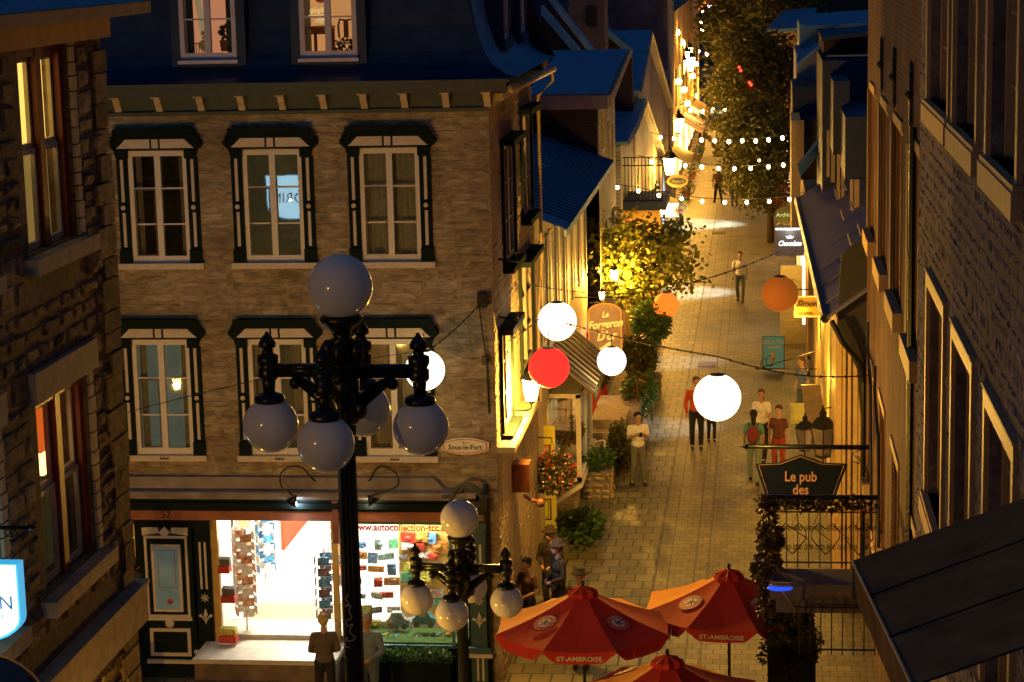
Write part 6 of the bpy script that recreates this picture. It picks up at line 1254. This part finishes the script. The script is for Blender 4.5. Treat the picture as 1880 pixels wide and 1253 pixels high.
# ---------------------------------------------------------------- rows of string bulbs
def bulbs(pxs, ys, Y, label, grp):
    P = [AY(x + rnd(-1.5, 1.5), y + rnd(-2, 2), Y + rnd(-.3, .3)) for x, y in zip(pxs, ys)]; n = len(P)
    a = P[0] + V((-.6, 0, .25)); b = P[-1] + V((.6, 0, .25)); w = MB(); w.tube([a] + [p + V((0, 0, .1)) for p in P] + [b], .01, 4); cb = tag(w.build('string_light_cable', rope), 'thin cable carrying the %s' % grp, 'cable')
    for p in P:
        t = root('string_bulb', p, label, 'string bulb', grp); m = MB(); m.sph(p, .05*Y/62 if Y < 140 else .12, 10, 8, (1, 1, 1.2)); m.build('bulb', bulb_m, t, True); m = MB(); m.tube([p + V((0,0,.04)), p + V((0,0,.12))], .022, 5); m.build('socket', black, t)
    for q in (n//4, (3*n)//4): light(P[q] + V((0, 0, -.12)), 60, (1, .6, .13), cb, .1)
bulbs((1132, 1172, 1210, 1250, 1290, 1330, 1371, 1411, 1450), (345, 352, 358, 364, 369, 371, 372, 371, 368), 64, 'small bare bulb on the nearest string across the street', 'nearest row of string bulbs')
bulbs((1197, 1228, 1258, 1288, 1318, 1349, 1379, 1410, 1439), (296, 302, 306, 309, 310, 310, 309, 306, 302), 74, 'small bare bulb on the second string across the street', 'second row of string bulbs')
bulbs((1213, 1237, 1262, 1287, 1312, 1337, 1362, 1387, 1411, 1437), (252, 256, 258, 259, 260, 260, 259, 258, 256, 252), 82, 'small bare bulb on the third string across the street', 'third row of string bulbs')
bulbs((1227, 1247, 1267, 1288, 1309, 1330, 1351), (200, 202, 203, 203, 203, 202, 201), 118, 'small bare bulb on the fourth string across the street', 'fourth row of string bulbs')
bulbs((1250, 1270, 1281, 1297, 1330), (88, 92, 96, 99, 103), 150, 'tiny bulb on the fifth string, near the far awnings', 'fifth row of string bulbs')
bulbs((1275, 1289, 1304), (57, 57, 58), 185, 'tiny bulb on the sixth distant string', 'sixth row of string bulbs'); bulbs((1276, 1288, 1302), (42, 42, 43), 200, 'tiny bulb on the seventh distant string', 'seventh row of string bulbs'); bulbs((1279, 1291, 1303, 1315), (24, 24, 25, 25), 215, 'tiny bulb on the eighth distant string', 'eighth row of string bulbs')
for px, py, r, mm, lab in ((1291, 8, 6, po, 'far orange paper globe at the top edge, left of the white one'), (1304, 10, 5, pw, 'far white paper globe at the top edge'), (1311, 8, 5, po, 'far orange paper globe just right of the white one'), (1281, 16, 4, po, 'lowest far yellow orange globe at the top edge'), (1302, 0, 6, pr, 'far red globe cut by the top edge'), (1316, 1, 6, pr, 'far pink red globe cut by the top edge, rightmost of its cluster')):
    p = AY(px, py, 170); m = MB(); m.sph(p, r/3925*172, 16, 10); m.tube([p, p + V((0,0,.6))], .02, 4); tag(m.build('globe_lantern', mm, None, True), lab, 'globe lantern', 'far cluster of paper globes')
for px, py, w, h in ((1328, 13, 18, 8), (1472, 18, 10, 8), (1340, 42, 2, 2), (1372, 70, 5, 5), (1330, 103, 3, 3), (1394, 295, 3, 3)):
    p = AY(px, py, 143 if px != 1394 else 80); m = MB(); m.sph(p, .0125*w*1.2, 10, 6, (1, .6, h/w)); tag(m.build('far_lamp', bulb_m if px != 1472 else lan_on), '%s glowing lamp speck among the dark tree crowns' % {1340:'uppermost tiny',1372:'largest',1330:'leftmost',1394:'lowest, palest'}[px] if px not in (1328, 1472) else ('broad white lamp beside the far globes' if px == 1328 else 'orange lamp in the trees near the top right roofs'), 'lamp')
# light spilling from shop doors across the paving
def spill(x, y, z, e, col, aim, spot=70): light((x, y, z), e, col, None, .3, 'shop_door_light', spot, aim)
spill(1.1, 76, 3.0, 6500, (.75, .9, 1), (-1.1, 0, -.75), 46); spill(1.1, 63, 3.0, 1800, (.75, .9, 1), (-1, 0, -.8), 34); spill(1.1, 95, 3.0, 8500, (.75, .95, 1), (-1.1, 0, -.7), 54); spill(1.1, 54.5, 3.0, 1600, (.8, .9, 1), (-1, -.1, -.8), 34); spill(-4.1, 50, 2.6, 200, (1, .55, .22), (.9, 0, -.8), 80); spill(-4.2, 36.5, 2.4, 60, (.8, .9, 1), (.9, .4, -.9), 90)
spill(1.1, 160, 3.5, 14000, (.8, .95, 1), (-.8, 0, -.6), 45)
for k in range(5): light((HX+.6, 66+k*9, 2.7), 300, (1, .46, .05), None, .2, 'shopfront_light')
for k in range(4): light((HX+.6, 112+k*12, 3.0), 600, (1, .46, .05), None, .3, 'shopfront_light')
for y, e in ((44.5, 230), (52, 260), (64, 200)): light((.8, y, 3.2), e, (1, .52, .05), None, .15, 'shopfront_light')  # bare lamps without fixtures, added to brighten the yellow shop side

# ================================================================ PEOPLE
skin = mat('skin', (.42, .24, .16), .6, var=.06, bump=.02)
def remesh(mb, name, m, parent, vs=.016):
    ob = mb.build(name, m, parent, True); md = ob.modifiers.new('r', 'REMESH'); md.mode = 'VOXEL'; md.voxel_size = vs; md.use_smooth_shade = True
    sm = ob.modifiers.new('s', 'SMOOTH'); sm.iterations = 2; sm.factor = .5
    bpy.context.view_layer.update(); me = bpy.data.meshes.new_from_object(ob.evaluated_get(bpy.context.evaluated_depsgraph_get())); ob.modifiers.clear(); ob.data = me
    me.polygons.foreach_set('use_smooth', [True]*len(me.polygons)); return ob
def cloth(name, c): return mat('cloth_' + name, c, .9, var=.15, scale=14)
def person(x, y, rz, h, label, top, legs, hair, arms='relaxed', stance='stand', z=0, bag=None, hat=None, long_hair=False, coat=False, fem=False, shoes=(.02,.02,.02), head_t=0, fine=True, group=None, bare_legs=False, phone=False, short_sleeve=True):
    t = root('person', (0, 0, 0), label, 'person', group); s = h/1.75; hx = .09*s; L = []
    hip = .93*s; knee = .5*s; sh = 1.43*s; sx = (.17 if fem else .195)*s
    st = {'stand': ((.02, 0), (-.02, 0)), 'walk': ((.24, .06), (-.26, -.05)), 'wide': ((.04, 0), (-.04, 0))}[stance]
    body = MB(); tr = MB(); shm = MB(); so = MB(); hr = MB()
    for k, (fy, ky) in zip((-1, 1), st):
        a = V((k*hx, 0, hip)); b = V((k*(hx+.02*s), ky + .04*s, knee)); c = V((k*(hx+(.06 if stance == 'wide' else .015)*s), fy - .02*s, .085*s))
        body.cap(a, b, .085*s, .058*s); body.cap(b, c, .056*s, .038*s); body.cap(c, c + V((0, .14*s, -.045*s)), .036*s, .028*s)
        if not bare_legs: tr.cap(a, b, .1*s, .073*s); tr.cap(b, c + V((0,0,.02)), .072*s, .06*s)
        else: tr.cap(a, a.lerp(b, .55), .1*s, .09*s)
        f = MB(); f.cap(c + V((0, -.03*s, -.04*s)), c + V((0, .17*s, -.05*s)), .046*s, .038*s, 10); f.v = [V((q.x, q.y, max(q.z, .002))) for q in f.v]; so.v += f.v; o = len(so.v) - len(f.v); so.f += [tuple(i+o for i in g) for g in f.f]
    tr.sph((0, 0, hip+.02*s), .15*s, 14, 10, (1.05, .78, .75))
    body.sph((0, 0, hip+.03*s), .14*s, 14, 10, (1.05, .75, .8)); body.sph((0, 0, 1.1*s), .13*s, 14, 10, (1, .7, 1.2)); body.sph((0, 0, 1.3*s), .155*s, 14, 10, (1.1, .68, 1)); body.cap((0, -.01*s, 1.4*s), (0, .02*s, 1.53*s), .058*s, .052*s)
    shm.sph((0, 0, 1.0*s), .155*s, 16, 10, (1.08, .8, 1)); shm.sph((0, 0, 1.15*s), .15*s, 16, 10, (1.08, .78, 1.2)); shm.sph((0, 0, 1.3*s), .17*s, 16, 10, (1.12, .74, .95)); shm.cap((-sx*.8, 0, sh-.02*s), (sx*.8, 0, sh-.02*s), .062*s, .062*s)
    if coat: shm.sph((0, 0, .85*s), .17*s, 14, 8, (1.05, .85, 1.1)); shm.sph((0, -.02, .72*s), .17*s, 14, 8, (1.05, .85, 1))
    hc = V((0, .03*s + head_t*.06, 1.655*s - abs(head_t)*.02)); hr_ = .098*s
    body.sph(hc + V((0, 0, .02*s)), hr_, 18, 12, (.82, .98, 1.05)); body.sph(hc + V((0, .035*s, -.055*s)), .066*s, 14, 8, (.85, .9, .9)); body.cap(hc + V((0, .09*s, 0)), hc + V((0, .108*s, -.025*s)), .012*s, .016*s, 8)
    for k in (-1, 1): body.sph(hc + V((k*.082*s, 0, 0)), .024*s, 8, 6, (.5, .8, 1.2))
    P = {'relaxed': (((.06, .0, -.27), (.05, .08, -.5)),)*2, 'phone': (((.05, .06, -.25), (-.1, .26, -.14)),)*2, 'walk': (((.06, .1, -.26), (.06, .28, -.42)), ((.06, -.1, -.26), (.07, -.12, -.5))), 'front': (((.07, .02, -.27), (-.09, .2, -.36)),)*2, 'harp': (((.1, .18, -.14), (.02, .42, -.06)),)*2, 'raise': (((.12, .1, -.1), (.05, .2, .12)), ((.06, 0, -.27), (.05, .08, -.5)))}[arms]
    for k, (e_, w_) in zip((-1, 1), P):
        a = V((k*sx, 0, sh-.02*s)); e = a + V((k*e_[0], e_[1], e_[2]))*s; w = a + V((k*w_[0], w_[1], w_[2]))*s
        body.cap(a, e, .047*s, .037*s, 10); body.cap(e, w, .036*s, .026*s, 10)
        if short_sleeve: shm.cap(a, a.lerp(e, .6), .064*s, .058*s)
        else: shm.cap(a, e, .064*s, .052*s); shm.cap(e, w.lerp(e, .08), .05*s, .04*s)
        d = (w - e).normalized(); side = d.cross(V((0, 1, 0)) if abs(d.y) < .9 else V((0,0,1))).normalized(); pal = w + d*.05*s
        body.cap(w, pal, .024*s, .03*s, 8); nrm = d.cross(side)
        for j in range(4):
            b0 = pal + side*(-.027 + .018*j)*s + d*.012*s; ln = (.03, .036, .034, .026)[j]*s; b1 = b0 + d*ln + nrm*.004; b2 = b1 + (d*.8 + nrm*.6*(-1 if arms == 'phone' else 1)).normalized()*ln*.8; body.cap(b0, b1, .0095*s, .0088*s, 6); body.cap(b1, b2, .0088*s, .0075*s, 6)
        tb = w + d*.02*s - side*.024*s; body.cap(tb, tb + (d*.6 - side*.8)*.045*s, .011*s, .009*s, 6)
    vs = .0105 if fine else .02
    for f_ in (): pass
    remesh(body, 'body', skin, t, vs); remesh(tr, 'skirt' if False else 'trousers', legs, t, .018); remesh(shm, 'shirt', top, t, .016)
    sh_o = so.build('shoes', cloth('shoe_%d' % int(shoes[0]*100), shoes), t, True)
    hr.sph(hc + V((0, -.018*s, .035*s)), .108*s, 18, 12, (.86, .98, 1.02))
    hr.v = [V((q.x, min(q.y, hc.y + .062*s) if q.z < hc.z + .07*s else q.y, q.z if q.y < hc.y + .01*s else max(q.z, hc.z + .045*s))) for q in hr.v]
    if long_hair: hr.cap(hc + V((0, -.07*s, 0)), hc + V((0, -.09*s, -.2*s)), .075*s, .05*s)
    for k in range(60): a = rnd(0, math.tau); q = rnd(.2, 1.2); hr.tube([hc + V((.08*math.cos(a)*math.sin(q), -.03 + .085*math.sin(a)*math.sin(q), .04 + .1*math.cos(q)))*1.0, hc + V((.095*math.cos(a)*math.sin(q+.3), -.03 + .1*math.sin(a)*math.sin(q+.3), .035 + .112*math.cos(q+.3)))], .008*s, 4)
    hr.build('hair', hair, t, True)
    ey = MB()
    for k in (-1, 1): ey.sph(hc + V((k*.032*s, .085*s, .012*s)), .011*s, 8, 6)
    ey.build('eyes', black, t); mo = MB(); mo.sph(hc + V((0, .088*s, -.052*s)), .018*s, 8, 5, (1, .4, .28)); mo.build('mouth', mat('lips', (.35, .1, .08), .5, var=0), t)
    if bag: m = MB(); m.sph((0, -.2*s, 1.22*s), .17*s, 14, 10, (.9, .55, 1.35)); m.sph((0, -.29*s, 1.12*s), .1*s, 10, 8, (1, .5, .9)); bo = m.build('backpack', bag, t, True); m = MB(); [m.tube([(k*.1*s, -.13*s, 1.42*s), (k*.115*s, .02, 1.47*s), (k*.12*s, .135*s, 1.3*s), (k*.1*s, .02, 1.05*s)], .014, 5) for k in (-1, 1)]; m.build('strap', black, bo)
    if hat: m = MB(); m.lathe([(.16*s, .0), (.165*s, .012), (.105*s, .02), (.1*s, .09), (.07*s, .12), (.01, .125)], hc + V((0, -.01, .06*s)), 20); m.build('hat', hat, t, True)
    if phone: m = MB(); m.cbox((0, .33*s, 1.29*s), (.075, .012, .145), 0, -.6); m.build('phone', mat('phone_dark', (.03, .03, .035), .2), t)
    t.location = (x, y, z); t.rotation_euler.z = rz; return t
hb = cloth('black_hair', (.012, .01, .01)); hbl = cloth('blonde_hair', (.5, .36, .18)); hbr = cloth('brown_hair', (.07, .035, .02)); hg = cloth('grey_hair', (.3, .28, .26))
wt = cloth('white_tee', (.72, .68, .62)); dn = cloth('denim', (.08, .11, .17)); jn = cloth('pale_denim', (.2, .26, .3)); blk_c = cloth('black_cloth', (.015, .014, .016)); khaki = cloth('grey_green_trousers', (.13, .14, .12))
g0 = AG(1172, 890); person(g0.x, g0.y, R(195), 1.7, 'boy in white T-shirt and grey trousers looking down at his phone', wt, khaki, hb, 'phone', 'wide', phone=True, head_t=.6)
g0 = AG(1384, 886); person(g0.x, g0.y, R(-5), 1.68, 'woman in teal shirt and pale jeans with a dark pink backpack', cloth('teal', (.08, .25, .25)), jn, hb, 'relaxed', 'walk', bag=cloth('wine_backpack', (.16, .03, .045)), long_hair=True, fem=True)
person(-.05, 50.6, R(170), 1.72, 'woman in white top and dark skirt walking towards the camera behind the backpack', wt, blk_c, hbr, 'walk', 'walk', long_hair=True, fem=True)
person(.35, 49.2, R(165), 1.62, 'person in dark maroon top and red trousers right of the backpack woman', cloth('dark_maroon', (.12, .04, .03)), cloth('red_trousers', (.35, .05, .03)), hbr, 'relaxed', 'stand', fem=True)
person(-1.65, 51.8, R(185), 1.78, 'person in red jacket and dark trousers left of the largest white globe', cloth('red_jacket', (.5, .07, .03)), blk_c, hbr, 'relaxed', 'stand', short_sleeve=False)
person(-1.3, 52.6, R(190), 1.15, 'small child in red beside the person in the red jacket', cloth('red_shirt', (.5, .05, .03)), blk_c, hbr, 'relaxed', 'stand')
person(1.0, 54.5, R(120), 1.75, 'person in blue shirt near the shop entrance under the iron arm lamps', cloth('blue_shirt', (.1, .14, .35)), dn, hbr, 'relaxed', 'stand')
person(-.8, 74.0, R(175), 1.72, 'distant person in a white shirt and dark trousers in the middle of the street', wt, khaki, hb, 'relaxed', 'walk', fine=False)
person(-7.15, 32.9, R(10), 1.66, 'blonde woman in a patterned dark top standing left of the tall lamp at the shop', cloth('dark_patterned', (.1, .08, .07)), blk_c, hbl, 'front', 'stand', fem=True, short_sleeve=False)
person(-6.42, 32.9, R(170), 1.68, 'short haired person in a denim jacket facing the camera before the display window', cloth('denim_jacket', (.14, .2, .28)), dn, hg, 'front', 'stand', short_sleeve=False)
person(-10.0, 31.2, R(150), 1.7, 'grey haired man in black coat looking down by the panelled door, lower left', blk_c, blk_c, hg, 'front', 'stand', short_sleeve=False, coat=True, head_t=.8)
ht = cloth('brown_hat', (.02, .012, .008)); bk = cloth('dark_brown_coat', (.012, .008, .006))
person(-3.95, 38.3, R(160), 1.65, 'dark coated person in a brimmed hat by the corner, nearest the yellow door', bk, blk_c, hb, 'front', 'stand', short_sleeve=False, coat=True, hat=ht)
person(-3.7, 37.2, R(120), 1.7, 'second dark coated person in a brimmed hat standing close in front of the first', bk, blk_c, hbr, 'front', 'stand', short_sleeve=False, coat=True, hat=ht)
person(-3.15, 35.4, R(175), 1.72, 'person in a dark cap right behind the tip of the nearest left parasol', blk_c, blk_c, hb, 'front', 'stand', short_sleeve=False, coat=True, hat=blk_c)
person(-4.2, 36.6, R(140), 1.55, 'person in dark clothes with bare forearms beside the corner wall', cloth('brown_top', (.1, .05, .03)), blk_c, hb, 'front', 'stand')
person(-1.35, 101.6, R(10), 1.68, 'distant person in a pale cream shirt seen from behind, left of a pair', wt, dn, hb, 'relaxed', 'stand', fine=False, long_hair=True, fem=True)
person(-.75, 101.2, R(-8), 1.75, 'distant person in a dark sweater and grey jeans, right of the pair', blk_c, jn, hb, 'relaxed', 'stand', fine=False, short_sleeve=False)
person(-2.15, 103, R(20), 1.7, 'distant person in a dark brown top just left of the pair', cloth('dark_maroon', (.12, .04, .03)), blk_c, hb, 'relaxed', 'walk', fine=False)
person(-2.05, 143, R(30), 1.68, 'very distant woman with bare legs and a white bag stepping right', cloth('brown_top', (.1, .05, .03)), jn, hb, 'relaxed', 'walk', fine=False, fem=True, bare_legs=True)
person(-1.55, 141, R(0), 1.1, 'very distant child beside the woman with bare legs', cloth('blue_shirt', (.1, .14, .35)), dn, hb, 'relaxed', 'stand', fine=False)
person(-3.75, 129, R(-70), 1.4, 'seated looking harpist in dark clothes behind the harp', blk_c, bk, hg, 'harp', 'stand', fine=False, short_sleeve=False, coat=True)
t = root('harp', (-3.1, 128.5, 0), 'tall concert harp with curved neck played beside the far left shops', 'harp'); m = MB(); m.tube([(-2.6, 128.5, .1), (-2.85, 128.5, 1.75)], .05, 6); m.tube([(-2.85, 128.5, 1.75), (-3.05, 128.5, 1.6), (-3.2, 128.5, 1.35), (-3.4, 128.5, 1.35), (-3.55, 128.5, 1.25)], .055, 6); m.tube([(-3.55, 128.5, 1.25), (-2.7, 128.5, .15)], .1, 6); m.box(-3.0, 128.3, 0, -2.4, 128.7, .12); m.build('frame', mat('dark_harp_wood', (.12, .05, .02), .4), t)
m = MB(); [m.tube([(-3.5+k*.07, 128.5, 1.3+.03*k), (-3.4+k*.08, 128.5, 1.0-.09*k)], .006, 3) for k in range(9)]; m.build('strings', gold, t)
for k in range(9):
    cl = [(.25, .08, .06), (.1, .14, .2), (.35, .3, .25), (.06, .1, .1), (.3, .15, .1)][k % 5]; nm = ['reddish', 'blue grey', 'cream', 'dark teal', 'tan'][k % 5]
    person(-7.3 + (k % 5)*.75 + .2*(k//5), 172 + 5*(k//5) + (k*7 % 5), R(k*73), 1.6+.03*(k % 5), 'member of the far crowd in a %s top, %s row' % (nm, 'front' if k < 5 else 'back'), cloth('crowd_%d' % (k % 5), cl), dn, hbr, 'relaxed', 'walk' if k % 2 else 'stand', fine=False)

for px, py, lab in ((1300, 670, 'rusty rectangular drain cover beyond the largest white globe'), (1320, 428, 'distant rectangular drain cover in the middle of the lane')):
    c_ = AG(px, py); m = MB(); m.box(c_.x-.3, c_.y-.4, .004, c_.x+.3, c_.y+.4, .012)
    for k in range(6): m.box(c_.x-.26+k*.09, c_.y-.36, .012, c_.x-.22+k*.09, c_.y+.36, .018)
    tag(m.build('drain_cover', mat('rusty_iron', (.07, .04, .025), .7)), lab, 'drain cover')
tree_like('large_tree', (-5.6, 228, 0), 12, ((0, 0, 7), (3.6, 4, 5.5)), leafA, 'dark tree closing the view beneath the far paper globes', 'tree', 5000, .45, nclump=50, trunk_r=.25)

for k, (px, py, Y, w_) in enumerate(((1243, 60, 112, 'highest'), (1252, 78, 118, 'second highest'), (1246, 150, 108, 'third'), (1256, 165, 112, 'fourth'), (1262, 190, 118, 'fifth'), (1272, 140, 130, 'sixth'), (1278, 118, 140, 'lowest right'))):
    p = AY(px, py, Y); t = root('alley_lamp', p, '%s of the small amber lamps strung up the far left shopfronts' % w_, 'lamp', 'amber lamps on the far left shopfronts'); m = MB(); m.sph(p, .16, 12, 8); m.build('bulb', lan_on, t, True); m = MB(); m.tube([p + V((0,0,.12)), p + V((-.5,0,.3))], .02, 4); m.build('arm', black, t); light(p + V((.3, 0, -.2)), 200, (1, .46, .05), t, .1)
